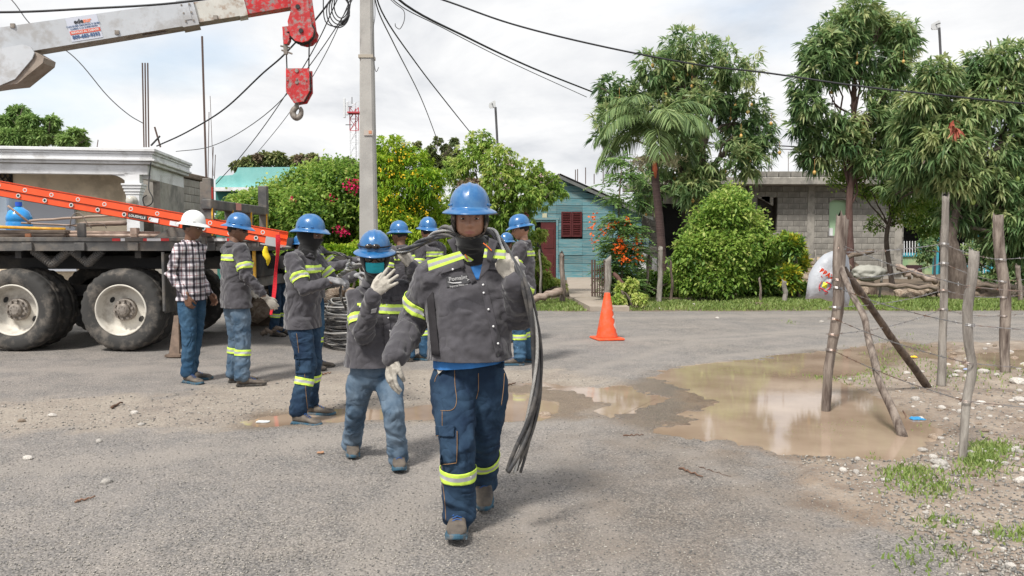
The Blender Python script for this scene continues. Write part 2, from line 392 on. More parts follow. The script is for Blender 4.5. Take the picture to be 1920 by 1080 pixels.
def ground_mat():
    m = bpy.data.materials.new('ground_surface'); m.use_nodes = True; t = m.node_tree; b = t.nodes['Principled BSDF']
    tcn = N(t, 'ShaderNodeTexCoord'); vec = tcn.outputs['Object']
    def noise(s, d=5.0, r=0.6): n = N(t, 'ShaderNodeTexNoise', i_Scale=s, i_Detail=d, i_Roughness=r); L(t, vec, n.inputs['Vector']); return n.outputs[0]
    def ramp(src, els):
        r = N(t, 'ShaderNodeValToRGB'); e = r.color_ramp
        while len(e.elements) < len(els): e.elements.new(0.5)
        for q, (pp, cc) in zip(e.elements, els): q.position = pp; q.color = (*cc, 1) if not isinstance(cc, float) else (cc, cc, cc, 1)
        L(t, src, r.inputs[0]); return r.outputs[0]
    def mix(f, a, c, bt='MIX'):
        n = N(t, 'ShaderNodeMixRGB', blend_type=bt)
        for i, q in enumerate((f, a, c)):
            if isinstance(q, (int, float)): n.inputs[i].default_value = q
            elif isinstance(q, tuple): n.inputs[i].default_value = (*q, 1)
            else: L(t, q, n.inputs[i])
        return n.outputs[0]
    def at(nm): a = N(t, 'ShaderNodeAttribute', attribute_name=nm); return a.outputs['Fac']
    # chip seal: two sizes of stone chips
    v1 = N(t, 'ShaderNodeTexVoronoi', i_Scale=78.0); L(t, vec, v1.inputs['Vector'])
    v2 = N(t, 'ShaderNodeTexVoronoi', i_Scale=170.0); L(t, vec, v2.inputs['Vector'])
    hs = N(t, 'ShaderNodeSeparateColor'); L(t, v1.outputs['Color'], hs.inputs[0])
    hs2 = N(t, 'ShaderNodeSeparateColor'); L(t, v2.outputs['Color'], hs2.inputs[0])
    chip = ramp(hs.outputs[0], [(0.0, (0.135, 0.13, 0.125)), (0.3, (0.195, 0.185, 0.175)), (0.6, (0.255, 0.235, 0.215)), (0.88, (0.33, 0.30, 0.265)), (1.0, (0.46, 0.43, 0.39))])
    chip2 = ramp(hs2.outputs[1], [(0.0, (0.12, 0.12, 0.12)), (0.5, (0.22, 0.21, 0.195)), (1.0, (0.36, 0.335, 0.305))])
    big = ramp(noise(0.55, 6.0), [(0.35, 0.0), (0.65, 1.0)])
    ch = mix(0.4, chip, chip2)
    edge = ramp(v1.outputs['Distance'], [(0.35, 1.0), (0.75, 0.45)])
    ch = mix(1.0, ch, edge, 'MULTIPLY')
    dust = mix(ramp(noise(2.3, 8.0, 0.7), [(0.4, 0.0), (0.7, 0.75)]), ch, mix(0.5, ch, (0.42, 0.37, 0.32)))
    asphalt = mix(1.0, mix(big, dust, mix(0.30, dust, (0.21, 0.205, 0.205))), (1.02, 1.01, 1.02), 'MULTIPLY')
    # dirt
    dn = ramp(noise(3.0, 9.0, 0.7), [(0.3, (0.14, 0.105, 0.085)), (0.5, (0.27, 0.215, 0.17)), (0.7, (0.38, 0.32, 0.26))])
    dirt = mix(ramp(hs.outputs[1], [(0.6, 0.0), (0.9, 0.55)]), dn, chip)
    stripc = mix(0.42, mix(ramp(noise(1.4, 6.0), [(0.35, 0.0), (0.65, 0.7)]), dirt, (0.40, 0.345, 0.28)), chip)
    soil = ramp(noise(2.0, 8.0, 0.7), [(0.3, (0.09, 0.065, 0.045)), (0.55, (0.17, 0.13, 0.095)), (0.75, (0.25, 0.20, 0.15))])
    trk = mix(0.62, dust, (0.29, 0.262, 0.24)); asphalt = mix(at('track'), asphalt, trk); c = mix(at('strip'), asphalt, stripc); c = mix(at('dirt'), c, dirt); c = mix(at('soil'), c, soil)
    wetc = mix(1.0, c, (0.66, 0.58, 0.50), 'MULTIPLY'); c = mix(at('wet'), c, wetc)
    L(t, c, b.inputs['Base Color'])
    rg = N(t, 'ShaderNodeMapRange'); L(t, at('wet'), rg.inputs[0]); rg.inputs['To Min'].default_value = 0.82; rg.inputs['To Max'].default_value = 0.38
    L(t, rg.outputs[0], b.inputs['Roughness'])
    b.inputs['Specular IOR Level'].default_value = 0.4
    inv = N(t, 'ShaderNodeMath', operation='SUBTRACT'); inv.inputs[0].default_value = 1.0; L(t, v1.outputs['Distance'], inv.inputs[1])
    sm = N(t, 'ShaderNodeMath', operation='ADD'); L(t, inv.outputs[0], sm.inputs[0])
    nn = N(t, 'ShaderNodeMath', operation='MULTIPLY'); L(t, noise(60.0, 6.0, 0.7), nn.inputs[0]); nn.inputs[1].default_value = 1.0; L(t, nn.outputs[0], sm.inputs[1])
    bp = N(t, 'ShaderNodeBump'); bp.inputs['Strength'].default_value = 0.9; bp.inputs['Distance'].default_value = 0.006
    L(t, sm.outputs[0], bp.inputs['Height']); L(t, bp.outputs[0], b.inputs['Normal'])
    return m
GM = ground_mat()
def sub(name, sel, mats, **kw):
    F = Fq[sel]; used, inv = np.unique(F, return_inverse=True); F2 = inv.reshape(F.shape)
    A = {k: v.ravel()[used] for k, v in (('dirt', md), ('strip', ms_), ('wet', mw), ('soil', mg), ('track', mt))}
    return npmesh(name, V[used], F2, mats, A, smooth=True, **kw)
sub('road', is_road, GM, kind='structure')
sub('ground', ~is_road, GM, kind='structure')

# muddy water
def water_mat():
    m = bpy.data.materials.new('muddy_water'); m.use_nodes = True; t = m.node_tree; b = t.nodes['Principled BSDF']
    tcn = N(t, 'ShaderNodeTexCoord'); n = N(t, 'ShaderNodeTexNoise', i_Scale=1.3, i_Detail=5.0); L(t, tcn.outputs['Object'], n.inputs['Vector'])
    r = N(t, 'ShaderNodeValToRGB'); r.color_ramp.elements[0].position = 0.35; r.color_ramp.elements[1].position = 0.65
    r.color_ramp.elements[0].color = (0.255, 0.185, 0.135, 1); r.color_ramp.elements[1].color = (0.37, 0.285, 0.215, 1)
    L(t, n.outputs[0], r.inputs[0]); L(t, r.outputs[0], b.inputs['Base Color'])
    b.inputs['Roughness'].default_value = 0.02; b.inputs['IOR'].default_value = 1.33; b.inputs['Specular IOR Level'].default_value = 0.5
    mp = N(t, 'ShaderNodeMapping'); mp.inputs['Scale'].default_value = (1, 1.6, 1); L(t, tcn.outputs['Object'], mp.inputs[0])
    w1 = N(t, 'ShaderNodeTexNoise', i_Scale=22.0, i_Detail=3.0); L(t, mp.outputs[0], w1.inputs['Vector'])
    bp = N(t, 'ShaderNodeBump'); bp.inputs['Strength'].default_value = 0.02; bp.inputs['Distance'].default_value = 0.01
    L(t, w1.outputs[0], bp.inputs['Height']); L(t, bp.outputs[0], b.inputs['Normal'])
    return m
WM = water_mat()
def water(name, poly, z=WATER_Z):
    c = poly.mean(0); q = c + (poly - c) * 1.0
    n = len(q); out_ = []
    for i in range(n):                                   # grow outline by 0.35 m so the shoreline is cut by the ground itself
        a, b, d = q[i - 1], q[i], q[(i + 1) % n]; e = (d - a) / (np.linalg.norm(d - a) + 1e-9); nn = np.array([e[1], -e[0]])
        out_.append(b + nn * 0.35 * s_)
    me = bpy.data.meshes.new(name); bm = bmesh.new(); vs = [bm.verts.new((p[0], p[1], z)) for p in out_]
    bm.faces.new(vs); bmesh.ops.triangulate(bm, faces=bm.faces[:]); bmesh.ops.recalc_face_normals(bm, faces=bm.faces[:])
    for f in bm.faces:
        if f.normal.z < 0: f.normal_flip()
    bm.to_mesh(me); bm.free(); return link(name, me, WM, kind='structure')
def area(p): return 0.5 * np.sum(p[:, 0] * np.roll(p[:, 1], -1) - np.roll(p[:, 0], -1) * p[:, 1])
for pl, zz_ in ((BIGP, -0.014), (MIDP, -0.012), (TRACK, -0.016), (FARP, -0.012)):
    s_ = 1 if area(pl) > 0 else -1
    water('puddle_water', pl, zz_)
# ------------------------------------------------------------------ people
GREY = mat('work_shirt_cloth', (0.068, 0.065, 0.074), 0.9, var=0.16, vscale=14, bump=0.35, bscale=300, bdist=0.002, sheen=0.3, spec=0.2, wr=(.9, 5.0))
NAVYJ = mat('dark_navy_cloth', (0.022, 0.026, 0.04), 0.9, var=0.2, vscale=14, bump=0.3, bscale=300, bdist=0.002, sheen=0.2, spec=0.2, wr=(.8, 5.0))
PANEL = mat('black_side_panel', (0.030, 0.028, 0.031), 0.9, var=0.1, vscale=30, spec=0.2)
LIME = mat('lime_reflective_tape', (0.58, 0.80, 0.10), 0.6, var=0.08, vscale=30)
SILV = mat('silver_reflective_tape', (0.42, 0.42, 0.43), 0.45, var=0.06, vscale=30)
DEN1 = mat('dark_denim', (0.013, 0.028, 0.058), 0.9, vcol=(0.030, 0.060, 0.105), vscale=7, bump=0.4, bscale=260, bdist=0.002, spec=0.2, detail=7, wr=(.8, 6.5))
DEN2 = mat('faded_denim', (0.048, 0.085, 0.135), 0.9, vcol=(0.14, 0.19, 0.25), vscale=6, bump=0.4, bscale=260, bdist=0.002, spec=0.2, detail=7, wr=(.8, 6.5))
DEN3 = mat('mid_denim', (0.022, 0.062, 0.120), 0.9, vcol=(0.055, 0.115, 0.19), vscale=6, bump=0.4, bscale=260, bdist=0.002, spec=0.2, detail=7, wr=(.8, 6.5))
SEAM = mat('tan_stitching', (0.30, 0.17, 0.08), 0.9)
SKIN1 = mat('skin_brown', (0.36, 0.19, 0.125), 0.42, var=0.10, vscale=22, bump=0.1, bscale=200, bdist=0.001)
SKIN2 = mat('skin_dark', (0.17, 0.085, 0.052), 0.45, var=0.10, vscale=22)
LIPS = mat('lips', (0.36, 0.15, 0.12), 0.45)
HAIR = mat('black_hair', (0.010, 0.009, 0.009), 0.75, bump=0.6, bscale=260, bdist=0.003)
EYEW = mat('eye_white', (0.62, 0.58, 0.54), 0.25); EYEB = mat('eye_iris', (0.018, 0.010, 0.007), 0.12)
BLACKC = mat('black_balaclava_cloth', (0.012, 0.012, 0.013), 0.95, bump=0.3, bscale=160, bdist=0.003, spec=0.2, sheen=0.3)
BALA = mat('patterned_balaclava_cloth', (0.035, 0.033, 0.031), 0.95, dirt=((0.34, 0.27, 0.22), 0.75, 17.0), bump=0.4, bscale=120, bdist=0.003, spec=0.2)
CYAN = mat('cyan_mask_cloth', (0.02, 0.42, 0.52), 0.9)
BLUET = mat('blue_undershirt', (0.035, 0.17, 0.46), 0.9, var=0.12, vscale=12)
HELB = mat('blue_helmet_plastic', (0.014, 0.115, 0.31), 0.32, var=0.06, vscale=9, coat=0.5, dirt=((0.07, 0.20, 0.38), 0.5, 14.0), bump=0.06, bscale=60)
HELW = mat('white_helmet_plastic', (0.72, 0.73, 0.72), 0.32, coat=0.4, var=0.05, vscale=9)
STRAP = mat('black_strap', (0.012, 0.012, 0.013), 0.5)
GLOVE = mat('cream_work_glove', (0.46, 0.43, 0.38), 0.95, var=0.10, vscale=25, dirt=((0.20, 0.18, 0.155), 0.7, 24.0), bump=0.6, bscale=200, bdist=0.002, spec=0.2)
GLOVG = mat('grey_work_glove', (0.28, 0.28, 0.29), 0.95, var=0.12, vscale=25, dirt=((0.10, 0.10, 0.10), 0.7, 20.0), bump=0.6, bscale=200, bdist=0.002, spec=0.2)
LEATH = mat('boot_leather', (0.055, 0.046, 0.042), 0.75, vcol=(0.15, 0.125, 0.10), vscale=12, bump=0.3, bscale=120, bdist=0.003, detail=7)
SOLEB = mat('blue_boot_sole', (0.03, 0.09, 0.14), 0.8, dirt=((0.16, 0.14, 0.12), 0.8, 16.0))
SOLEK = mat('black_boot_sole', (0.03, 0.028, 0.026), 0.85, dirt=((0.16, 0.14, 0.12), 0.5, 16.0))
LACE = mat('blue_lace', (0.02, 0.09, 0.30), 0.8)
GLASS = mat('dark_goggle_lens', (0.015, 0.009, 0.006), 0.06, spec=0.8)
ORANGEC = mat('orange_cord', (0.75, 0.16, 0.03), 0.7)
WHITEB = mat('pearl_snap', (0.75, 0.75, 0.76), 0.25)
GREYP = mat('print_grey', (0.45, 0.45, 0.46), 0.8)

def limb(mb, pts, rad, n=14, side=None):
    """rounded tube; rad entries are r or (ra, rb) with side giving the a axis"""
    pts = [Vector(p) for p in pts]; rr = [(r, r) if not isinstance(r, tuple) else r for r in rad]
    # rounded ends
    d0 = (pts[0] - pts[1]).normalized(); d1 = (pts[-1] - pts[-2]).normalized()
    P_ = [pts[0] + d0 * rr[0][0] * .75, pts[0] + d0 * rr[0][0] * .45] + pts + [pts[-1] + d1 * rr[-1][0] * .45, pts[-1] + d1 * rr[-1][0] * .75]
    R_ = [(rr[0][0] * .35, rr[0][1] * .35), (rr[0][0] * .8, rr[0][1] * .8)] + rr + [(rr[-1][0] * .8, rr[-1][1] * .8), (rr[-1][0] * .35, rr[-1][1] * .35)]
    vs = []; fs = []; u = None
    for i, p in enumerate(P_):
        t = (P_[min(i + 1, len(P_) - 1)] - P_[max(i - 1, 0)]).normalized()
        if u is None: u = (Vector(side) if side is not None else t.orthogonal())
        u = (u - t * u.dot(t)).normalized(); w_ = t.cross(u)
        for k in range(n):
            a = 2 * PI * k / n; vs.append(p + u * math.cos(a) * R_[i][0] + w_ * math.sin(a) * R_[i][1])
    m = len(P_)
    for i in range(m - 1):
        for k in range(n):
            a = i * n + k; b = i * n + (k + 1) % n; fs.append((a, b, b + n, a + n))
    fs.append(tuple(range(n - 1, -1, -1))); fs.append(tuple(range((m - 1) * n, m * n)))
    mb.add(vs, fs)

def head_mesh(mat_skin=0, nu=72, nv=60):
    """local head: x right, y forward, z up, origin at head centre between the ears"""
    vs = []; fs = []
    g = lambda x, y, z, cx, cy, cz, s: math.exp(-(((x - cx) / s[0]) ** 2 + ((z - cz) / s[1]) ** 2))
    for j in range(nv + 1):
        ph = PI * j / nv
        for i in range(nu):
            th = 2 * PI * i / nu
            x = math.sin(ph) * math.sin(th); y = math.sin(ph) * math.cos(th); z = math.cos(ph)
            X = x * 0.084; Y = y * 0.098; Z = z * 0.122
            if z < 0:                                     # jaw
                k = -z; X *= 1 - 0.30 * k ** 1.5; Y *= 1 - 0.22 * k if y < 0 else 1 - 0.02 * k
                Y += 0.020 * k * k * (1 if y > 0 else 0.6)
            if y > 0:
                f = y ** 0.8
                Y = Y * (1 - 0.06 * (1 - abs(x)) * 0)
                Y += f * 0.021 * g(X, 0, Z, 0, 0, -0.030, (0.012, 0.015))             # nose tip
                Y += f * 0.010 * g(X, 0, Z, 0, 0, -0.005, (0.010, 0.026))             # bridge
                Y += f * 0.012 * (g(X, 0, Z, 0.013, 0, -0.036, (0.007, 0.008)) + g(X, 0, Z, -0.013, 0, -0.036, (0.007, 0.008)))
                Y -= f * 0.012 * (g(X, 0, Z, 0.032, 0, 0.004, (0.017, 0.012)) + g(X, 0, Z, -0.032, 0, 0.004, (0.017, 0.012)))
                Y += f * 0.006 * (g(X, 0, Z, 0.030, 0, 0.026, (0.022, 0.009)) + g(X, 0, Z, -0.030, 0, 0.026, (0.022, 0.009)))
                Y += f * 0.006 * (g(X, 0, Z, 0.045, 0, -0.025, (0.02, 0.02)) + g(X, 0, Z, -0.045, 0, -0.025, (0.02, 0.02)))
                Y += f * 0.010 * g(X, 0, Z, 0, 0, -0.061, (0.022, 0.006)) + f * 0.009 * g(X, 0, Z, 0, 0, -0.072, (0.018, 0.006))
                Y -= f * 0.005 * g(X, 0, Z, 0, 0, -0.0665, (0.024, 0.0025))
                Y += f * 0.010 * g(X, 0, Z, 0, 0, -0.103, (0.022, 0.014))
            vs.append((X, Y, Z))
    for j in range(nv):
        for i in range(nu):
            a = j * nu + i; b = j * nu + (i + 1) % nu; fs.append((a, a + nu, b + nu, b))
    return vs, fs
HV, HF = head_mesh()
def face_center(f): return Vector((sum(HV[i][0] for i in f) / 4, sum(HV[i][1] for i in f) / 4, sum(HV[i][2] for i in f) / 4))
HC = [face_center(f) for f in HF]

def add_head(mb, M, skin, lips, eyes=True, ears=True, brows=None):
    """adds head to mb with material slots"""
    ms = []
    for c in HC:
        m = skin
        if c.y > 0.05:
            if (c.x / 0.025) ** 2 + ((c.z + 0.0665) / 0.0088) ** 2 < 1: m = lips
            if brows is not None and 0.014 < abs(c.x) < 0.052 and abs(c.z - 0.027 + 0.15 * max(0, abs(c.x) - .035)) < 0.0050: m = brows
        ms.append(m)
    k = len(mb.v); mb.v += [tuple(M @ Vector(v)) for v in HV]; mb.f += [tuple(i + k for i in f) for f in HF]; mb.m += ms
    if ears:
        for s in (-1, 1):
            vs = []; fs = []; n = 12
            for r, d, dy in ((1.0, 0.004, 0), (1.05, 0.014, -0.004), (0.7, 0.012, -0.003), (0.3, 0.006, 0)):
                for i in range(n):
                    a = 2 * PI * i / n
                    vs.append(M @ Vector((s * (0.071 + d), -0.004 + 0.019 * r * math.cos(a) + dy, -0.012 + 0.031 * r * math.sin(a))))
            for j in range(3):
                for i in range(n):
                    a = j * n + i; b = j * n + (i + 1) % n; fs.append((a, b, b + n, a + n))
            fs.append(tuple(range(3 * n, 4 * n))); mb.add(vs, fs, skin)
def ball(mb, M, r, m, n=10, sq=(1, 1, 1)):
    vs = []; fs = []
    for j in range(n + 1):
        for i in range(n * 2):
            ph = PI * j / n; th = PI * i / n
            vs.append(M @ Vector((r * sq[0] * math.sin(ph) * math.cos(th), r * sq[1] * math.sin(ph) * math.sin(th), r * sq[2] * math.cos(ph))))
    for j in range(n):
        for i in range(n * 2):
            a = j * 2 * n + i; b = j * 2 * n + (i + 1) % (2 * n); fs.append((a, a + 2 * n, b + 2 * n, b))
    mb.add(vs, fs, m)
def head_cover(name, M, keep, off, thick, m, par, neck=None, **kw):
    """cloth or hair over part of the head"""
    bm = bmesh.new(); vv = [bm.verts.new(v) for v in HV]
    for f, c in zip(HF, HC):
        if keep(c):
            try: bm.faces.new([vv[i] for i in f])
            except ValueError: pass
    for v in [v for v in bm.verts if not v.link_faces]: bm.verts.remove(v)
    bmesh.ops.recalc_face_normals(bm, faces=bm.faces); bm.normal_update()
    off_n = {v: v.normal.copy() for v in bm.verts}
    for v in bm.verts:
        n_ = Vector((v.co.x / 0.078, v.co.y / 0.098, v.co.z / 0.122)).normalized()
        v.co = v.co + n_ * off
    for i in range(2): bmesh.ops.smooth_vert(bm, verts=bm.verts, factor=0.5, use_axis_x=True, use_axis_y=True, use_axis_z=True)
    bmesh.ops.solidify(bm, geom=bm.faces[:], thickness=-thick)
    bm.transform(M); me = bpy.data.meshes.new(name); bm.to_mesh(me); bm.free()
    return link(name, me, m, par, True, **kw)

def helmet(M, m, par, band=None, name='helmet', goggles=False):
    """full brim hard hat; local frame of the head"""
    O = Vector((0, 0.004, 0.060)); vs = []; fs = []; nu = 72
    prof = []                                             # (scale r, z, brim flag)
    for i in range(15):
        a = (PI / 2) * (1 - i / 14); prof.append((math.cos(a) ** 0.9 if i else 0.02, 0.120 * math.sin(a) ** 0.92 if i < 14 else 0.0, 0))
    for r, z in ((1.01, -0.005), (1.06, -0.008), (1.16, -0.012), (1.28, -0.019), (1.35, -0.025), (1.365, -0.028), (1.36, -0.032), (1.33, -0.029), (1.15, -0.018), (1.00, -0.013), (0.95, -0.010), (0.94, 0.03), (0.6, 0.10), (0.05, 0.12)):
        prof.append((r, z, 1))
    for (r, z, fl) in prof:
        for k in range(nu):
            th = 2 * PI * k / nu; x = math.sin(th); y = math.cos(th)
            ax, ay = 0.103, 0.126
            X, Y = x * ax * r, y * ay * r; Z = z
            if r > 1.05: Z -= 0.010 * (abs(y) ** 2) * (r - 1) / .37 ; Y += 0.006 * (r - 1) / .37 * y
            if not fl:
                q = math.exp(-((X) / 0.011) ** 2) * min(1, max(0, (z - 0.03) / 0.05)) * 0.007
                q += (math.exp(-((X - 0.036) / 0.007) ** 2) + math.exp(-((X + 0.036) / 0.007) ** 2)) * min(1, max(0, (z - 0.05) / 0.04)) * 0.0045
                Z += q; X *= 1 + q * 0.6
            vs.append(Vector((X, Y, Z)) + O)
    for i in range(len(prof) - 1):
        for k in range(nu):
            a = i * nu + k; b = i * nu + (k + 1) % nu; fs.append((a, b, b + nu, a + nu))
    fs.append(tuple(range(nu - 1, -1, -1))); fs.append(tuple(range((len(prof) - 1) * nu, len(prof) * nu)))
    mb = MB(); mb.add([M @ v for v in vs], fs)
    h = mb.build(name, m, par, True)
    for s in (-1, 1):
        for y, wd in ((0.055, 0.026), (-0.02, 0.034), (-0.07, 0.02)):
            th = math.atan2(s * math.sqrt(max(0.05, 1 - (y / .126) ** 2)), y / .126)
            p = Vector((math.sin(th) * 0.104, math.cos(th) * 0.127, 0.012)) + O
            sl = MB(); sl.box(p, (wd, 0.010, 0.011), rot=Matrix.Rotation(-th, 3, 'Z'), M=M, bev=0.003); sl.build('accessory_slot', m, h)
    cr = MB(); pr = [(0.97, -0.012), (0.93, -0.034), (0.90, -0.036), (0.90, -0.012)]
    vs = []; fs = []
    for r, z in pr:
        for k in range(40):
            th = 2 * PI * k / 40; vs.append(M @ (Vector((math.sin(th) * 0.092 * r, math.cos(th) * 0.114 * r, z)) + O))
    for i in range(len(pr) - 1):
        for k in range(40):
            a = i * 40 + k; b = i * 40 + (k + 1) % 40; fs.append((a, b, b + 40, a + 40))
    cr.add(vs, fs); cr.build('headband', band or STRAP, h, True)
    if goggles:
        g = MB(); pts = []
        for k in range(25):
            th = -1.9 + 3.8 * k / 24; pts.append(M @ (Vector((math.sin(th) * 0.109, math.cos(th) * 0.132, 0.022)) + O))
        g.tube(pts, 0.007, 6, flat=0.5); g.build('goggle_strap', STRAP, h, True)
        for s in (-1, 1):
            g = MB(); th = s * 0.20 + 0.12; c = Vector((math.sin(th) * 0.112, math.cos(th) * 0.136, 0.028)) + O
            ball(g, M @ Matrix.Translation(c), 0.024, 0, 8, (1.15, 0.55, 0.75)); g.build('goggle_lens', GLASS, h, True)
    return h

def hand(name, W, yd, zd, side, m, par, curl=(0.5, 0.5, 0.55, 0.6), spread=0.10, thumb=(0.6, 0.3), size=1.0, cuff=True, voxel=0.0042, tcurl=0.5, **kw):
    """W wrist, yd finger direction, zd back-of-hand direction, side +1 when the thumb points along x = y cross z"""
    y = Vector(yd).normalized(); z = Vector(zd); z = (z - y * z.dot(y)).normalized(); x = y.cross(z)
    M = Matrix.Identity(4)
    for i in range(3): M[i][0] = x[i] * side; M[i][1] = y[i]; M[i][2] = z[i]; M[i][3] = W[i]
    q = MB(); s = size
    limb(q, [Vector((0, -0.035, 0)) * s, Vector((0, 0.0, 0)) * s, Vector((0, 0.03, 0)) * s, Vector((0.0, 0.065, 0)) * s, Vector((0.0, 0.085, 0)) * s],
         [(.030 * s, .024 * s), (.029 * s, .022 * s), (.038 * s, .020 * s), (.042 * s, .017 * s), (.038 * s, .013 * s)], 16, side=(1, 0, 0))
    lens = (0.074, 0.084, 0.079, 0.062)
    for k in range(4):
        bx = (0.031, 0.0105, -0.0105, -0.031)[k]; by = (0.083, 0.090, 0.087, 0.078)[k]
        p = Vector((bx, by - 0.02, 0)) * s; a = 0.0; dx = math.sin(spread * (1.5 - k)); pts = [p]; rad = [.0115 * s]
        p = p + Vector((0, 0.02, 0)) * s; pts.append(p); rad.append(.0112 * s)
        for j, fr in enumerate((0.45, 0.30, 0.25)):
            a += curl[k] * (1.0, 1.15, 0.8)[j]
            p = p + Vector((dx * math.cos(a), math.cos(a), -math.sin(a))).normalized() * lens[k] * fr * s * 1.05; pts.append(p); rad.append((.0102, .0094, .0080)[j] * s)
        limb(q, pts, rad, 10)
    a, b = thumb; p = Vector((0.026, 0.018, -0.004)) * s; pts = [p]; rad = [.0165 * s]
    for j, l in enumerate((0.038, 0.032, 0.026)):
        p = p + Vector((math.sin(a), math.cos(a), 0) ).normalized() * l * s * math.cos(b) + Vector((0, 0, -1)) * l * s * math.sin(b); pts.append(p); rad.append((.0145, .012, .0095)[j] * s)
        a -= tcurl * 0.5; b += tcurl * 0.35
    limb(q, pts, rad, 10)
    if side < 0: pass
    q.v = [tuple(M @ Vector(v)) for v in q.v]
    if side < 0: q.f = [tuple(reversed(f)) for f in q.f]
    me = remesh(q, voxel, 2, 0.5)
    c = getco(me); n_ = getno(me); c += n_ * (vnoise(c * 120)[:, None] * 0.0009); setco(me, c)
    me.name = name
    o = link(name, me, m, par, True, **kw)
    return o

def boot(A, yd, pitch, m, sole, par, size=1.0, name='boot'):
    """A: point on the ground under the heel centre; yd horizontal toe direction"""
    y = Vector(yd); y.z = 0; y.normalize(); x = y.cross(Vector((0, 0, 1))); rot = Matrix.Rotation(pitch, 3, x)
    F = Matrix.Identity(4); yy = rot @ y; z_ = x.cross(yy)
    for i in range(3): F[i][0] = x[i]; F[i][1] = yy[i]; F[i][2] = z_[i]; F[i][3] = A[i]
    q = MB(); s = size
    prof = [(-0.06, .028, .075), (-0.045, .036, .10), (-0.01, .038, .115), (0.03, .038, .112), (0.07, .040, .090), (0.11, .045, .073), (0.155, .049, .064), (0.195, .047, .058), (0.222, .037, .048), (0.238, .022, .034)]
    vs = []; fs = []; n = 18
    for (yy_, hw, ht) in prof:
        for k in range(n):
            a = 2 * PI * k / n; c_, s_k = math.cos(a), math.sin(a)
            xx = hw * (abs(c_) ** 0.9) * (1 if c_ > 0 else -1); zz2 = 0.018 + (ht - 0.018) * (0.5 + 0.5 * (abs(s_k) ** 0.8) * (1 if s_k > 0 else -1))
            vs.append(Vector((xx, yy_, zz2)) * s)
    for i in range(len(prof) - 1):
        for k in range(n):
            a = i * n + k; b = i * n + (k + 1) % n; fs.append((a, a + n, b + n, b))
    fs.append(tuple(range(n))); fs.append(tuple(range((len(prof) - 1) * n, len(prof) * n))[::-1]); q.add([F @ v for v in vs], fs)
    qq = MB(); limb(qq, [Vector((0, -0.012, 0.08)) * s, Vector((0, -0.015, 0.13)) * s, Vector((0, -0.02, 0.17)) * s], [(.040 * s, .052 * s), (.042 * s, .052 * s), (.046 * s, .054 * s)], 16, side=(1, 0, 0))
    q.add([F @ Vector(v) for v in qq.v], qq.f)
    me = remesh(q, 0.007, 3); c = getco(me); n_ = getno(me); c += n_ * (fbm(c * 28, 3)[:, None] * 0.004); setco(me, c)
    b = link(name, me, m, par, True)
    so = MB(); ol = []
    for (yy_, hw) in ((-0.068, .020), (-0.06, .034), (-0.02, .041), (0.03, .038), (0.07, .040), (0.12, .050), (0.17, .053), (0.205, .045), (0.228, .033), (0.242, .018), (0.246, .006)): ol.append((hw, yy_))
    ring = [(a, b_) for a, b_ in ol] + [(-a, b_) for a, b_ in reversed(ol)]
    lay = [(1.0, 0.0), (1.02, 0.006), (1.01, 0.017), (0.97, 0.024)]; vs = []; fs = []; n = len(ring)
    for sc_, z in lay:
        for a, b_ in ring: vs.append(F @ (Vector((a * sc_, (b_ - 0.09) * sc_ + 0.09, z + 0.012 * max(0, (b_ - 0.17) / 0.08) ** 2)) * s))
    for i in range(len(lay) - 1):
        for k in range(n):
            a = i * n + k; b2 = i * n + (k + 1) % n; fs.append((a, b2, b2 + n, a + n))
    fs.append(tuple(range(n - 1, -1, -1))); fs.append(tuple(range((len(lay) - 1) * n, len(lay) * n))); so.add(vs, fs)
    for k in range(9):                                      # tread lugs
        for sd_ in (-1, 1): so.box((sd_ * .043 * s, (-0.05 + k * .032) * s, 0.006 * s), (.016 * s, .012 * s, .010 * s), M=F)
    so.build('sole', sole, b)
    lc = MB()
    for k in range(5):
        yq = 0.055 + k * 0.018; zq = 0.106 - k * 0.0085
        lc.tube([F @ (Vector((-.022, yq - .006, zq - .006)) * s), F @ (Vector((0, yq, zq + .004)) * s), F @ (Vector((.022, yq + .006, zq - .006)) * s)], .0028, 5)
    lc.build('lace', LACE, b)
    return b

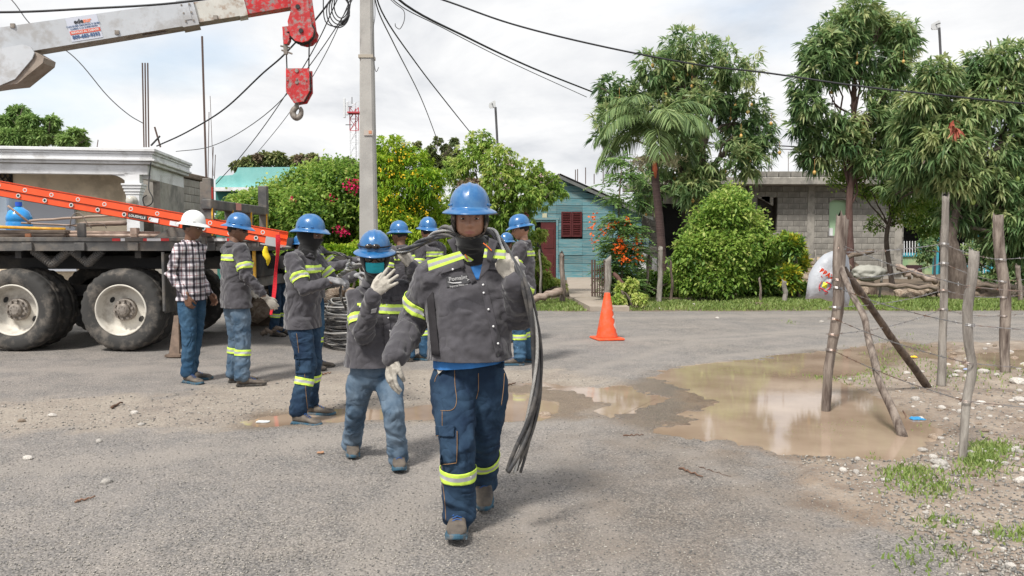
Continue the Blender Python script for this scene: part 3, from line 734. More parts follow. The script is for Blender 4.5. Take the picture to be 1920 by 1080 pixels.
class Garment:
    """remeshed cloth with folds; remembers its bones so that tape and pockets can be laid on it"""
    def __init__(s, name, lofts, bones, voxel, m, par, folds=1.0, smooth=3, seed=0.0, cut=None, over=None, **kw):
        q = MB(); lofts(q); me = remesh(q, voxel, smooth, 0.5); c = getco(me); n_ = getno(me)
        s.bones = bones; lab, t, dj = s.near(c)
        for k, (nm, a, b, r, amp) in enumerate(bones):
            sel = lab == k
            if not sel.any(): continue
            ax = (b - a); ln = ax.length; ax = ax.normalized(); u = ax.orthogonal().normalized(); v = ax.cross(u)
            A = np.stack([np.array(u), np.array(v), np.array(ax)]); loc = (c[sel] - np.array(a)) @ A.T
            tt = t[sel]; prof = np.interp(tt, [-0.2, 0.0, 0.25, 0.5, 0.75, 1.0, 1.2], amp)
            ang = np.arctan2(loc[:, 1], loc[:, 0])
            ph = loc[:, 2] / 0.055 + 0.9 * np.sin(ang + k) + 1.8 * vnoise(loc * 7 + seed + k)
            ridge = 1 - np.abs(np.sin(ph * PI * 0.5)) * 2 * 0.8
            patch = np.clip(0.5 + 1.4 * vnoise(loc * np.array([9, 9, 7]) + 5 + seed), 0, 1)
            d = prof * (ridge * 0.42 * patch ** 2 + 0.75 * fbm(loc * np.array([16, 16, 22]) + seed, 3)) * folds
            c[sel] += n_[sel] * d[:, None]
        if over is not None:                                 # keep this cloth outside the one below
            for i, v in enumerate(c):
                h, nn, ix, ds = over.bvh.find_nearest(Vector(v), 0.07)
                if h is not None:
                    sd_ = (Vector(v) - h).dot(nn)
                    if sd_ < 0.012: c[i] = h + nn * 0.014
        setco(me, c)
        if cut is not None:                                  # hem: cut the cloth with a slightly wavy level, turn the edge in
            bm = bmesh.new(); bm.from_mesh(me); co, no = Vector(cut[0]), Vector(cut[1]).normalized(); tor = bones[0]
            fs_ = [f for f in bm.faces if (f.calc_center_median() - (tor[1] + tor[2]) / 2).cross((tor[2] - tor[1]).normalized()).length < cut[2]]
            geo = list({v for f in fs_ for v in f.verts}) + list({e for f in fs_ for e in f.edges}) + fs_
            bmesh.ops.bisect_plane(bm, geom=geo, plane_co=co, plane_no=no, clear_inner=True)
            ed = [e for e in bm.edges if e.is_boundary]
            r = bmesh.ops.extrude_edge_only(bm, edges=ed); nv = [v for v in r['geom'] if isinstance(v, bmesh.types.BMVert)]
            ctr = sum((v.co for v in nv), Vector()) / max(1, len(nv))
            for v in nv:
                d = v.co - ctr; d -= no * d.dot(no); v.co -= d.normalized() * .012; v.co += no * .004
            bmesh.ops.recalc_face_normals(bm, faces=bm.faces); bm.to_mesh(me); bm.free(); c = getco(me)
        s.o = link(name, me, m, par, True, **kw); s.me = me
        s.bvh = BVHTree.FromPolygons([tuple(x) for x in c], [tuple(p.vertices) for p in me.polygons])
    def near(s, c):
        best = np.full(len(c), 1e9); lab = np.zeros(len(c), int); tb = np.zeros(len(c)); db = np.zeros(len(c))
        for k, (nm, a, b, r, amp) in enumerate(s.bones):
            A = np.array(a); e = np.array(b) - A; tr = ((c - A) @ e) / (e @ e); t = np.clip(tr, 0, 1)
            d = np.linalg.norm(c - (A + t[:, None] * e), axis=1) / r
            sel = d < best; best[sel] = d[sel]; lab[sel] = k; tb[sel] = tr[sel]; db[sel] = d[sel]
        return lab, tb, db
    def band(s, bone, t0, wid, name='reflective_band', mats=None, region=None, axis=None, origin=None, off=0.004, split=(0.32, 0.68)):
        """tape round a limb: cut the cloth itself between planes and lift it"""
        k = [b[0] for b in s.bones].index(bone); _, a, b, r, _ = s.bones[k]
        ax = Vector(axis).normalized() if axis is not None else (b - a).normalized()
        o = Vector(origin) if origin is not None else a.lerp(b, t0)
        bm = bmesh.new(); bm.from_mesh(s.me)
        near = [f for f in bm.faces if abs((f.calc_center_median() - o).dot(ax)) < wid * 0.5 + 0.03]
        keep = set(near); bmesh.ops.delete(bm, geom=[f for f in bm.faces if f not in keep], context='FACES')
        for d_, ci, co_ in ((-wid / 2, True, False), (wid / 2, False, True)):
            bmesh.ops.bisect_plane(bm, geom=bm.verts[:] + bm.edges[:] + bm.faces[:], plane_co=o + ax * d_, plane_no=ax, clear_inner=ci, clear_outer=co_)
        for fr in split:
            bmesh.ops.bisect_plane(bm, geom=bm.verts[:] + bm.edges[:] + bm.faces[:], plane_co=o + ax * (fr - 0.5) * wid, plane_no=ax)
        if bm.faces:
            cc = np.array([tuple(f.calc_center_median()) for f in bm.faces]); lab, tt, dd = s.near(cc)
            kill = []
            for f, l in zip(bm.faces[:], lab):
                c = f.calc_center_median()
                if (region is None and l != k) or (region is not None and not region(c, l)): kill.append(f)
            bmesh.ops.delete(bm, geom=kill, context='FACES')
        if not bm.faces: bm.free(); return None
        bm.normal_update()
        for f in bm.faces:
            q = (f.calc_center_median() - o).dot(ax) / wid + 0.5
            f.material_index = 1 if split[0] < q < split[1] else 0
        for v in bm.verts: v.co += v.normal * off
        bmesh.ops.solidify(bm, geom=bm.faces[:], thickness=-0.003)
        me = bpy.data.meshes.new(name); bm.to_mesh(me); bm.free()
        return link(name, me, mats or [LIME, SILV], s.o, True)
    def snap(s, p, d, off=0.004):
        """project p on the cloth, coming from p - d side: ray from p along d"""
        h, n_, i, ds = s.bvh.ray_cast(Vector(p), Vector(d).normalized(), 1.0)
        if h is None:
            h, n_, i, ds = s.bvh.find_nearest(Vector(p))
        return h - Vector(d).normalized() * off
    def patch(s, name, poly, d, m, off=0.006, n=10, thick=0.006, **kw):
        """poly: 4 corners (world) in front of the cloth; grid projected along d"""
        a, b, c, e = [Vector(p) for p in poly]; vs = []; fs = []; back = []
        for j in range(n + 1):
            for i in range(n + 1):
                u, v = i / n, j / n; p = a.lerp(b, u).lerp(e.lerp(c, u), v); h = s.snap(p, d, off)
                if abs((h - p).dot(d) - 0.4) > 0.11 or ((h - p) - d * (h - p).dot(d)).length > .02: h = p + d * (0.4 - off)
                vs.append(h); back.append(h + Vector(d).normalized() * thick)
        N_ = (n + 1) ** 2
        for j in range(n):
            for i in range(n):
                k = j * (n + 1) + i; fs.append((k, k + 1, k + n + 2, k + n + 1))
        rim = [i for i in range(n + 1)] + [j * (n + 1) + n for j in range(1, n + 1)] + [n * (n + 1) + i for i in range(n - 1, -1, -1)] + [j * (n + 1) for j in range(n - 1, 0, -1)]
        for i in range(len(rim)):
            p, q = rim[i], rim[(i + 1) % len(rim)]; fs.append((p, p + N_, q + N_, q))
        mb = MB(); mb.add(vs + back, fs); return mb.build(name, m, s.o, True, **kw)
    def seam(s, name, pts, d, m, r=0.0016, off=0.003, n=10, ref=None, **kw):
        q = curve_pts(pts, n) if len(pts) > 2 else [Vector(pts[0]).lerp(Vector(pts[1]), i / (n * 2)) for i in range(n * 2 + 1)]
        hs = []
        for p in q:
            h = s.snap(p, d, off)
            if ref and (abs((h - p).dot(d) - ref) > .11 or ((h - p) - d * (h - p).dot(d)).length > .02): h = p + d * (ref - off)
            hs.append(h)
        mb = MB(); mb.tube(hs, r, 5); return mb.build(name, m, s.o, True, **kw)

def skel(foot, face, H=1.72, width=1.0, **ov):
    """standing skeleton in world space; foot = ground point between the feet, face = yaw of facing (0 = towards -Y), overrides in body space (x = own right ... left is +x)"""
    s = H / 1.72; f = Vector((math.sin(face), -math.cos(face), 0)); l = Vector((math.cos(face), math.sin(face), 0))   # l = own left side
    base = dict(head=(0, .03, 1.605), neck=(0, -.01, 1.455), shL=(.185 * width, 0, 1.405), shR=(-.185 * width, 0, 1.405),
                elL=(.235, -.03, 1.125), elR=(-.235, -.03, 1.125), wrL=(.225, .08, .875), wrR=(-.225, .08, .875),
                hipL=(.095, 0, .90), hipR=(-.095, 0, .90), knL=(.105, .03, .485), knR=(-.105, .03, .485),
                anL=(.11, -.02, .085), anR=(-.11, -.02, .085), toeL=(.14, .13, .02), toeR=(-.14, .13, .02))
    base.update({k: v for k, v in ov.items() if k in base}); o = Vector(foot)
    J = {k: o + l * v[0] * s + f * v[1] * s + Vector((0, 0, v[2] * s)) for k, v in base.items()}
    J['fwd'] = f; J['left'] = l; J['s'] = s; J['look'] = ov.get('look', None) or f
    return J

AMPJ = [0.010, 0.008, 0.007, 0.009, 0.008, 0.009, 0.010]; AMPT = [0.006, 0.006, 0.005, 0.006, 0.007, 0.007, 0.008]
AMPF = [0.013, 0.012, 0.008, 0.006, 0.006, 0.006, 0.006]; AMPTH = [0.006, 0.007, 0.008, 0.007, 0.008, 0.011, 0.012]; AMPSH = [0.012, 0.009, 0.007, 0.008, 0.013, 0.016, 0.016]

def person(J, label, skin=SKIN2, jacket=GREY, jeans=DEN3, helm=HELB, bulk=1.0, belly=0.0, vox=0.013, cover=None, gloves=None, bare=(0, 0), hands=(None, None),
           bands=True, calf=True, hem=0.10, tw=1.0, sole=SOLEK, pitchL=0.0, pitchR=0.0, group=None, collar=True, hair=True, seed=0.0, head_up=0.0, goggles=False, hand_vox=0.006,
           pockets=False, footL=None, footR=None, bandana=None, armr=1.0, headM=None, bsize=1.0):
    fwd, left = J['fwd'], J['left']; up = Vector((0, 0, 1)); s = J['s']
    # --- head frame
    hf = Vector(J['look']).normalized(); hx = hf.cross(up).normalized(); hz = hx.cross(hf)
    M = Matrix.Identity(4)
    for i in range(3): M[i][0] = hx[i] * s; M[i][1] = hf[i] * s; M[i][2] = hz[i] * s; M[i][3] = J['head'][i]
    if headM is not None: M = headM
    # --- body (one continuous mesh: trunk, neck, limbs, head)
    q = MB(); pel = (J['hipL'] + J['hipR']) / 2; sh = (J['shL'] + J['shR']) / 2; sx = (J['shL'] - J['shR']).normalized()
    limb(q, [pel, pel.lerp(sh, .4), pel.lerp(sh, .8), sh + (J['neck'] - sh) * .5], [(.13 * s, .09 * s), (.12 * s, .085 * s), (.14 * s, .09 * s), (.07 * s, .06 * s)], 14, side=sx)
    limb(q, [sh, J['neck'], M @ Vector((0, -.015, -.06))], [.06 * s, .056 * s, .055 * s], 12)
    for a in ('L', 'R'):
        limb(q, [J['sh' + a], J['sh' + a].lerp(J['el' + a], .5), J['el' + a], J['el' + a].lerp(J['wr' + a], .4), J['wr' + a]], [.05 * s, .045 * s, .036 * s, .036 * s, .026 * s], 12)
        limb(q, [J['hip' + a], J['kn' + a], J['kn' + a].lerp(J['an' + a], .35), J['an' + a]], [.075 * s, .05 * s, .048 * s, .035 * s], 12)
    me = remesh(q, 0.018, 2)
    body = MB(); body.v = [tuple(v.co) for v in me.vertices]; body.f = [tuple(p.vertices) for p in me.polygons]; body.m = [0] * len(body.f); bpy.data.meshes.remove(me)
    add_head(body, M, 0, 1, brows=2, ears=hair and cover is None)
    for sd_ in (-1, 1):
        e = Matrix.Translation((sd_ * .033, .0775, .003))
        ball(body, M @ e, .0125, 3, 6, (1.1, 1, .40)); ball(body, M @ e @ Matrix.Translation((0, .0085, 0)), .0064, 4, 6, (1.1, .9, .80)); ball(body, M @ e @ Matrix.Translation((0, .001, .0080)), .0152, 0, 6, (1.15, .92, .44)); ball(body, M @ e @ Matrix.Translation((0, .000, -.0085)), .0140, 0, 6, (1.15, .9, .36))
    o = MB.mesh(body, 'person'); o = link('person', o, [skin, LIPS if skin is SKIN1 else SKIN2, HAIR, EYEW, EYEB], None, True)
    bm = bmesh.new(); bm.from_mesh(o.data); bmesh.ops.recalc_face_normals(bm, faces=bm.faces); bm.to_mesh(o.data); bm.free()
    base = Vector((pel.x, pel.y, 0)); o.data.transform(Matrix.Translation(-base)); o.location = base
    setp(o, label, 'person', group or 'utility workers on the road')
    S1 = bulk
    # --- trousers
    def tl(q):
        limb(q, [pel + up * .20 * s, pel + up * .07 * s, pel + up * .005 * s], [(.150 * S1 * s, .105 * S1 * s), (.156 * S1 * s, .112 * S1 * s), (.148 * S1 * s, .112 * s * S1)], 20, side=sx)
        for a in ('L', 'R'):
            kn, an, hp = J['kn' + a], J['an' + a], J['hip' + a] - Vector((0, 0, .03)); bt = an.lerp(kn, .03)
            limb(q, [hp, hp.lerp(kn, .35), hp.lerp(kn, .7), kn, kn.lerp(bt, .45), kn.lerp(bt, .8), bt],
                 [.098 * tw * s, .102 * tw * s, .088 * tw * s, .078 * tw * s, .076 * tw * s, .076 * tw * s, .079 * tw * s], 16)
    tb = [('pelvis', pel - up * .05, pel + up * .1, .15 * s, [.003] * 7)]
    for a in ('L', 'R'):
        tb += [('thigh' + a, J['hip' + a], J['kn' + a], .09 * s, AMPTH), ('shin' + a, J['kn' + a], J['an' + a], .075 * s, AMPSH)]
    G2 = Garment('trousers', tl, tb, vox, jeans, o, folds=1.3, seed=seed + 3)
    # --- jacket
    def jl(q):
        c = lambda t: pel.lerp(sh, t)
        fy = fwd * belly
        rings = [(c(-.50), .205, .150, .4), (c(-.25), .200, .150, .6), (c(-.02), .196, .150, .9), (c(.18), .188, .145, 1), (c(.40), .186, .138, .8), (c(.66), .198, .138, .35), (c(.86), .196, .122, 0), (c(1.0) , .168, .098, 0), (sh.lerp(J['neck'], .55), .105, .078, 0), (sh.lerp(J['neck'], 0.95), .070, .066, 0)]
        limb(q, [r[0] + fy * r[3] for r in rings], [(r[1] * S1 * s, r[2] * (S1 + belly * 1.6 * r[3]) * s) for r in rings], 22, side=sx)
        for a in ('L', 'R'):
            inn = J['sh' + a].lerp(sh, .35)
            cut = J['el' + a].lerp(J['wr' + a], 1 - bare[0 if a == 'L' else 1])
            limb(q, [inn, J['sh' + a], J['sh' + a].lerp(J['el' + a], .5), J['el' + a], J['el' + a].lerp(cut, .5), cut],
                 [.078 * S1 * s * armr, .082 * S1 * s * armr, .074 * S1 * s * armr, .064 * s * S1 * armr, .056 * s * S1 * armr, .047 * s * S1 * armr], 16)
    jb = [('torso', pel, sh, .165 * s * S1, AMPT)]
    for a in ('L', 'R'):
        jb += [('arm' + a, J['sh' + a], J['el' + a], .075 * s, AMPJ), ('fore' + a, J['el' + a], J['wr' + a], .06 * s, AMPF)]
    hemz = hem if isinstance(hem, tuple) else None
    if hemz is None: hem = (Vector((pel.x, pel.y, hem if hem > .3 else pel.z - .06 * s)), Vector((0, 0, 1)), .30)
    G1 = Garment('jacket', jl, jb, vox, jacket, o, folds=3.2, seed=seed, cut=hem, over=G2)
    # --- boots
    for a, ft, pt in (('L', footL, pitchL), ('R', footR, pitchR)):
        d = J['toe' + a] - J['an' + a]; d.z = 0; d.normalize()
        if ft is None: ft = Vector((J['an' + a].x, J['an' + a].y, 0)) + d * .01; ft.z = Hs(ft.x, ft.y) + 0.002
        boot(ft, d, pt, LEATH, sole, o, size=.95 * bsize * s)
    # --- tape
    if bands:
        ux = (sh - pel).normalized(); lr = sx
        reg = lambda c, l: l == 0 and abs((c - sh).dot(lr)) < .165 * s * S1
        if bands == 'front_lead': pass
        else: G1.band('torso', .78, .062 * s, axis=ux, origin=pel.lerp(sh, .84), region=reg)
        for a in ('L', 'R'): G1.band('arm' + a, .62, .060 * s)
    if calf:
        for a in ('L', 'R'): G2.band('shin' + a, .36, .062 * s)
    # --- collar
    if collar:
        mb = MB(); cpt = sh.lerp(J['neck'], .72); n = 28; vs = []; fs = []
        lay = [(.079, -.012, .0), (.083, .030, .004), (.096, .024, .006), (.106, -.014, .010)]
        for r, z, dz in lay:
            for k in range(n):
                a = PI * 2 * (k / (n - 1)) * 0.90 + PI * 0.10
                dirv = fwd * math.cos(a) + left * math.sin(a)
                vs.append(cpt + dirv * r * s * S1 ** .5 * (1.0 if abs(math.cos(a)) < .8 else .96) + up * (z - 0.015 * math.cos(a)) * s + fwd * .01)
        for i in range(len(lay) - 1):
            for k in range(n - 1):
                a = i * n + k; fs.append((a, a + 1, a + n + 1, a + n))
        bm = bmesh.new(); vv = [bm.verts.new(v) for v in vs]; [bm.faces.new([vv[i] for i in f]) for f in fs]
        bmesh.ops.recalc_face_normals(bm, faces=bm.faces); bmesh.ops.solidify(bm, geom=bm.faces[:], thickness=.004)
        me = bpy.data.meshes.new('collar'); bm.to_mesh(me); bm.free(); link('collar', me, jacket, G1.o, True)
    # --- headgear
    if helm is not None: hh = helmet(M, helm, o, goggles=goggles)
    if hair and cover is None: head_cover('hair', M, lambda c: (c.y < 0.02 and c.z > -0.045 - c.y * .3 and abs(c.x) > -1) and not (c.y > -0.035 and c.z < 0.0), 0.003, 0.004, HAIR, o)
    if cover == 'slit': head_cover('balaclava', M, lambda c: not (c.y > 0.055 and -0.022 < c.z < 0.030 and abs(c.x) < 0.062), 0.007, 0.005, BLACKC, o)
    if bandana is not None: head_cover('bandana', M, lambda c: c.z > 0.012, 0.006, 0.004, bandana, o)
    if cover in ('slit', 'open'):
        mb = MB(); nb = M @ Vector((0, .002, -.075)); limb(mb, [nb, nb.lerp(J['neck'], .6), J['neck'] - up * .02 * s, sh + up * .035 * s + fwd * .03], [(.066 * s, .074 * s), (.070 * s, .076 * s), (.082 * s, .080 * s), (.110 * s, .085 * s)], 22, side=sx)
        me = remesh(mb, .008, 2); c = getco(me); n_ = getno(me); c += n_ * ((0.012 * fbm(c * np.array([9, 9, 38]) + seed, 3))[:, None]); setco(me, c)
        link('neck_gaiter', me, BLACKC, o, True)
    # --- hands
    for k, a in enumerate(('L', 'R')):
        h = hands[k]
        if h is None:
            d = (J['wr' + a] - J['el' + a]).normalized(); h = dict(y=d, z=left * (1 if a == 'L' else -1), curl=(.35, .4, .45, .5))
        h = dict(h); gm = (gloves[k] if isinstance(gloves, (list, tuple)) else gloves)
        # thumb side: right hand with fingers y and back z has thumb at -x_frame.. sign resolved per hand
        side = h.pop('side', (1 if a == 'L' else -1)); y_ = h.pop('y'); z_ = h.pop('z')
        hand('glove' if gm else 'hand', J['wr' + a], y_, z_, side, gm or skin, o, voxel=hand_vox, size=h.pop('size', s * (1.04 if gm else .95)), **h)
    return dict(o=o, G1=G1, G2=G2, M=M, sh=sh, pel=pel, sx=sx)
# ------------------------------------------------------------------ the crew
def raydir(u, v): return (P(u, v, 5) - P(u, v, 3)).normalized()
def pxpatch(Gm, name, pts, m, off=0.006, Y0=3.1, n=10, thick=0.005, **kw):
    c = (sum(p[0] for p in pts) / 4, sum(p[1] for p in pts) / 4)
    # corners are slid along the mean ray so that one direction serves the patch
    d = raydir(*c); h = Gm.snap(P(*c, Y0), d, 0); Yh = h.y
    return Gm.patch(name, [P(u, v, Yh) - d * 0.4 for u, v in pts], d, m, off, n, thick, **kw)
def pxseam(Gm, name, pts, m, r=0.0016, off=0.003, Y0=3.1, n=8, **kw):
    c = pts[len(pts) // 2]; d = raydir(*c); Yh = Gm.snap(P(*c, Y0), d, 0).y
    return Gm.seam(name, [P(u, v, Yh) - d * 0.4 for u, v in pts], d, m, r, off, n, ref=0.4, **kw)
def plaid():
    m = bpy.data.materials.new('plaid_cloth'); m.use_nodes = True; t = m.node_tree; b = t.nodes['Principled BSDF']; b.inputs['Roughness'].default_value = 0.9
    tcn = N(t, 'ShaderNodeTexCoord'); s_ = N(t, 'ShaderNodeSeparateXYZ'); L(t, tcn.outputs['Object'], s_.inputs[0])
    xy = N(t, 'ShaderNodeMath', operation='ADD'); L(t, s_.outputs[0], xy.inputs[0])
    y2 = N(t, 'ShaderNodeMath', operation='MULTIPLY'); y2.inputs[1].default_value = 0.7; L(t, s_.outputs[1], y2.inputs[0]); L(t, y2.outputs[0], xy.inputs[1])
    def stripes(src, per, els):
        f = N(t, 'ShaderNodeMath', operation='MULTIPLY'); f.inputs[1].default_value = 1 / per; L(t, src, f.inputs[0])
        fr = N(t, 'ShaderNodeMath', operation='FRACT'); L(t, f.outputs[0], fr.inputs[0])
        r = N(t, 'ShaderNodeValToRGB'); r.color_ramp.interpolation = 'CONSTANT'; e = r.color_ramp
        while len(e.elements) < len(els): e.elements.new(0.5)
        for q, (pp, cc) in zip(e.elements, els): q.position = pp; q.color = (*cc, 1)
        L(t, fr.outputs[0], r.inputs[0]); return r.outputs[0]
    K = (0.09, 0.08, 0.10); W_ = (0.80, 0.78, 0.80); Rd = (0.42, 0.16, 0.18); G_ = (0.36, 0.34, 0.37)
    els = [(0.0, W_), (0.22, G_), (0.30, K), (0.52, G_), (0.60, W_), (0.80, Rd), (0.86, W_)]
    a = stripes(xy.outputs[0], 0.088, els); c = stripes(s_.outputs[2], 0.088, els)
    mx_ = N(t, 'ShaderNodeMixRGB', blend_type='MULTIPLY'); mx_.inputs[0].default_value = 0.9; L(t, a, mx_.inputs[1]); L(t, c, mx_.inputs[2])
    L(t, mx_.outputs[0], b.inputs['Base Color']); return m
PLAID = plaid()
CREW = 'workers in blue helmets and grey uniform shirts'

# --- lead man
J = dict(head=P(881, 411, 4.06), neck=P(884, 468, 4.13), shR=P(812, 518, 4.16), shL=P(950, 516, 4.17), elR=P(774, 606, 4.24), wrR=P(736, 672, 4.02),
         elL=P(979, 596, 4.10), wrL=P(964, 524, 3.92), hipR=P(846, 700, 4.14), hipL=P(914, 700, 4.18), knR=P(858, 838, 3.98), anR=P(861, 968, 4.04),
         knL=P(906, 828, 4.24), anL=P(903, 905, 4.50), toeR=P(857, 985, 3.8), toeL=P(905, 920, 4.3), fwd=Vector((0.02, -1, 0)).normalized(), left=Vector((1, 0.02, 0)), s=1.0, look=Vector((0.05, -1, -0.02)))
g_ = G(857, 1032)
lead = person(J, 'broad worker walking towards the camera with dark cable slung over his left shoulder', skin=SKIN1, jeans=DEN1, bulk=1.18, belly=0.035, vox=0.0095, cover=None, hair=False,
              gloves=GLOVE, hand_vox=0.0036, bands='front_lead', calf=True, hem=.885, tw=1.16, sole=SOLEB, pitchR=0.10, pitchL=-0.42, seed=1.3, bsize=1.12,
              footR=Vector((P(858, 1000, 4.0).x, 4.04, 0.012)), footL=Vector((P(904, 920, 4.4).x, 4.52, 0.115)), armr=1.08, collar=False,
              hands=(dict(y=(-.55, -.10, .83), z=(-0.15, -1, -.1), curl=(.95, 1.0, 1.0, .95), spread=.03, thumb=(.5, .9), tcurl=.3, size=1.12),
                     dict(y=(-.08, -.22, -1), z=(-.75, -.65, 0.1), curl=(.30, .34, .38, .42), spread=.07, thumb=(.35, .35), size=1.08)))
M = lead['M']; G1, G2 = lead['G1'], lead['G2']
def open_face(c):
    top = -0.042 + 0.45 * abs(c.x) ** 1.0 * 1.0
    return c.y > 0.0 and abs(c.x) < 0.064 and -0.083 + 0.5 * max(0, abs(c.x) - 0.02) < c.z < 0.06
head_cover('balaclava', M, lambda c: not open_face(c), 0.008, 0.006, BALA, lead['o'])
mb = MB(); nb = M @ Vector((0, 0.012, -.088)); sh = lead['sh']; up = Vector((0, 0, 1)); fw = J['fwd']
limb(mb, [nb, nb.lerp(J['neck'], .5) + fw * .012, J['neck'] + fw * .015, J['neck'] - up * .035 + fw * .02], [(.070, .080), (.078, .086), (.090, .090), (.092, .085)], 28, side=(1, 0, 0))
me = remesh(mb, .005, 3); c = getco(me); n_ = getno(me); c += n_ * ((0.022 * fbm(c * np.array([6, 6, 30]) + 2, 3))[:, None]); setco(me, c)
link('neck_gaiter', me, BLACKC, lead['o'], True)
# open shirt front with blue T-shirt in the V
pxpatch(G1, 'undershirt_neck', [(868, 468), (912, 466), (899, 524), (893, 524)], BLUET, off=0.006, n=10)
pxpatch(G1, 'lapel', [(846, 452), (866, 463), (893, 526), (884, 532)], GREY, off=0.011, n=10, thick=0.008)
pxpatch(G1, 'lapel', [(912, 462), (932, 452), (916, 505), (897, 527)], GREY, off=0.011, n=10, thick=0.008)
pxpatch(G1, 'collar_wing', [(838, 450), (856, 444), (872, 500), (866, 505)], GREY, off=0.020, n=8, thick=0.01)
pxpatch(G1, 'collar_wing', [(917, 446), (934, 452), (921, 492), (912, 486)], GREY, off=0.020, n=8, thick=0.01)
def tape(name, a, b, c, d, off=0.006):
    f = lambda p, q, t: (p[0] + (q[0] - p[0]) * t, p[1] + (q[1] - p[1]) * t)
    for nm, t0, t1, mm in (('lime_edge', 0, .33, LIME), ('silver_stripe', .33, .67, SILV), ('lime_edge', .67, 1, LIME)):
        pxpatch(G1, 'reflective_band', [f(a, d, t0), f(b, c, t0), f(b, c, t1), f(a, d, t1)], mm, off=off, n=10, thick=0.003)
tape('t', (801, 489), (862, 471), (872, 484), (804, 508)); tape('t', (870, 475), (888, 487), (880, 494), (868, 484), 0.018)
tape('t', (909, 466), (948, 469), (948, 486), (906, 483), 0.012)
pxpatch(G1, 'pocket_flap', [(824, 502), (870, 487), (871, 500), (826, 514)], GREY, off=0.012, n=8, thick=0.009)
pxpatch(G1, 'pocket_flap', [(912, 492), (950, 494), (950, 507), (914, 505)], GREY, off=0.012, n=8, thick=0.009)
pxpatch(G1, 'shirt_placket', [(899, 526), (911, 526), (945, 664), (930, 668)], GREY, off=0.007, n=12, thick=0.006)
pxpatch(G1, 'side_panel', [(800, 560), (812, 545), (824, 668), (809, 665)], PANEL, off=0.012, n=10, thick=0.003)
pxpatch(G1, 'badge_patch', [(836, 519), (880, 514), (882, 530), (838, 540)], mat('badge_cloth', (.045, .045, .05), .9), off=0.005, n=8, thick=0.003)
for u, v in ((849, 505), (907, 549), (916, 580), (925, 612), (934, 644), (906, 534)):
    b = MB(); d = raydir(u, v); h = G1.snap(P(u, v, 3.1), d, .012); ball(b, Matrix.Translation(h), .0058, 0, 6, (1, .6, 1)); b.build('snap_button', WHITEB, G1.o, True)
d = raydir(858, 524); h = G1.snap(P(859, 521, 3.1), d, .012); Mx = frame(h, Vector((1, 0.05, 0.14)), Vector((-.14, -.12, 1)))
text('badge_text', 'Pomalet', 0.029, Mx, GREYP, G1.o, .0008, 0.0006)
h2 = G1.snap(P(860, 527, 3.1), raydir(860, 527), .012); b = MB(); b.tube([h2 + Mx.to_3x3() @ Vector(p) for p in ((-.056, .004, 0), (-.03, -.006, 0), (0, -.009, 0), (.035, -.006, 0), (.058, .003, 0))], [.001, .004, .005, .005, .002], 6, flat=.4); b.build('badge_swoosh', GREYP, G1.o, True)
h3 = G1.snap(P(860, 535, 3.1), raydir(860, 535), .010); Mx3 = Mx.copy(); Mx3.translation = h3; text('badge_text', 'Soporte Eléctrico', 0.013, Mx3, GREYP, G1.o, .0006, 0.0004)
for pts in ([(863, 452), (868, 468), (877, 486)], [(906, 456), (914, 462), (922, 470)]):
    pxseam(G1, 'orange_cord', pts, ORANGEC, r=.003, off=.024)
# shirt hem showing and trousers detail
q = MB(); pel = lead['pel']
limb(q, [pel + up * .22, pel + up * .10, pel - up * .02], [(.188, .160), (.192, .166), (.188, .160)], 26, side=(1, 0, 0)); me = remesh(q, .01, 2); c = getco(me); n_ = getno(me)
c += np.array([[0, -.020, 0]]) + n_ * (0.010 * fbm(c * np.array([14, 14, 6]), 3))[:, None]; setco(me, c)
bm = bmesh.new(); bm.from_mesh(me); bmesh.ops.bisect_plane(bm, geom=bm.verts[:] + bm.edges[:] + bm.faces[:], plane_co=Vector((pel.x, pel.y, .852)), plane_no=Vector((-.10, 0, 1)), clear_inner=True); bm.to_mesh(me); bm.free()
link('undershirt_hem', me, BLUET, lead['o'], True)
pxpatch(G2, 'tucked_glove', [(818, 690), (838, 676), (846, 680), (822, 702)], GLOVE, off=.02, n=8, thick=.02)
for pts in ([(852, 684), (853, 720), (856, 752), (848, 768), (826, 770)], [(897, 700), (897, 730), (893, 748)], [(946, 700), (944, 730), (940, 760)], [(822, 700), (817, 708), (815, 716)],
            [(829, 772), (829, 820), (828, 868), (830, 905), (834, 940), (836, 975)]):
    pxseam(G2, 'trouser_seam', pts, SEAM, r=.0016, off=.003)
pxpatch(G2, 'cargo_pocket', [(824, 806), (857, 806), (857, 869), (825, 872)], DEN1, off=.009, n=10, thick=.01)
pxpatch(G2, 'cargo_flap', [(816, 799), (852, 797), (851, 819), (817, 818)], DEN1, off=.022, n=8, thick=.012)
for pts in ([(857, 808), (857, 840), (856, 868)], [(826, 871), (842, 870), (856, 868)], [(818, 817), (835, 817), (850, 818)]):
    pxseam(G2, 'trouser_seam', pts, SEAM, r=.0016, off=.012)
pxpatch(G2, 'belt', [(822, 678), (946, 678), (946, 690), (822, 690)], DEN1, off=.006, n=14, thick=.006)

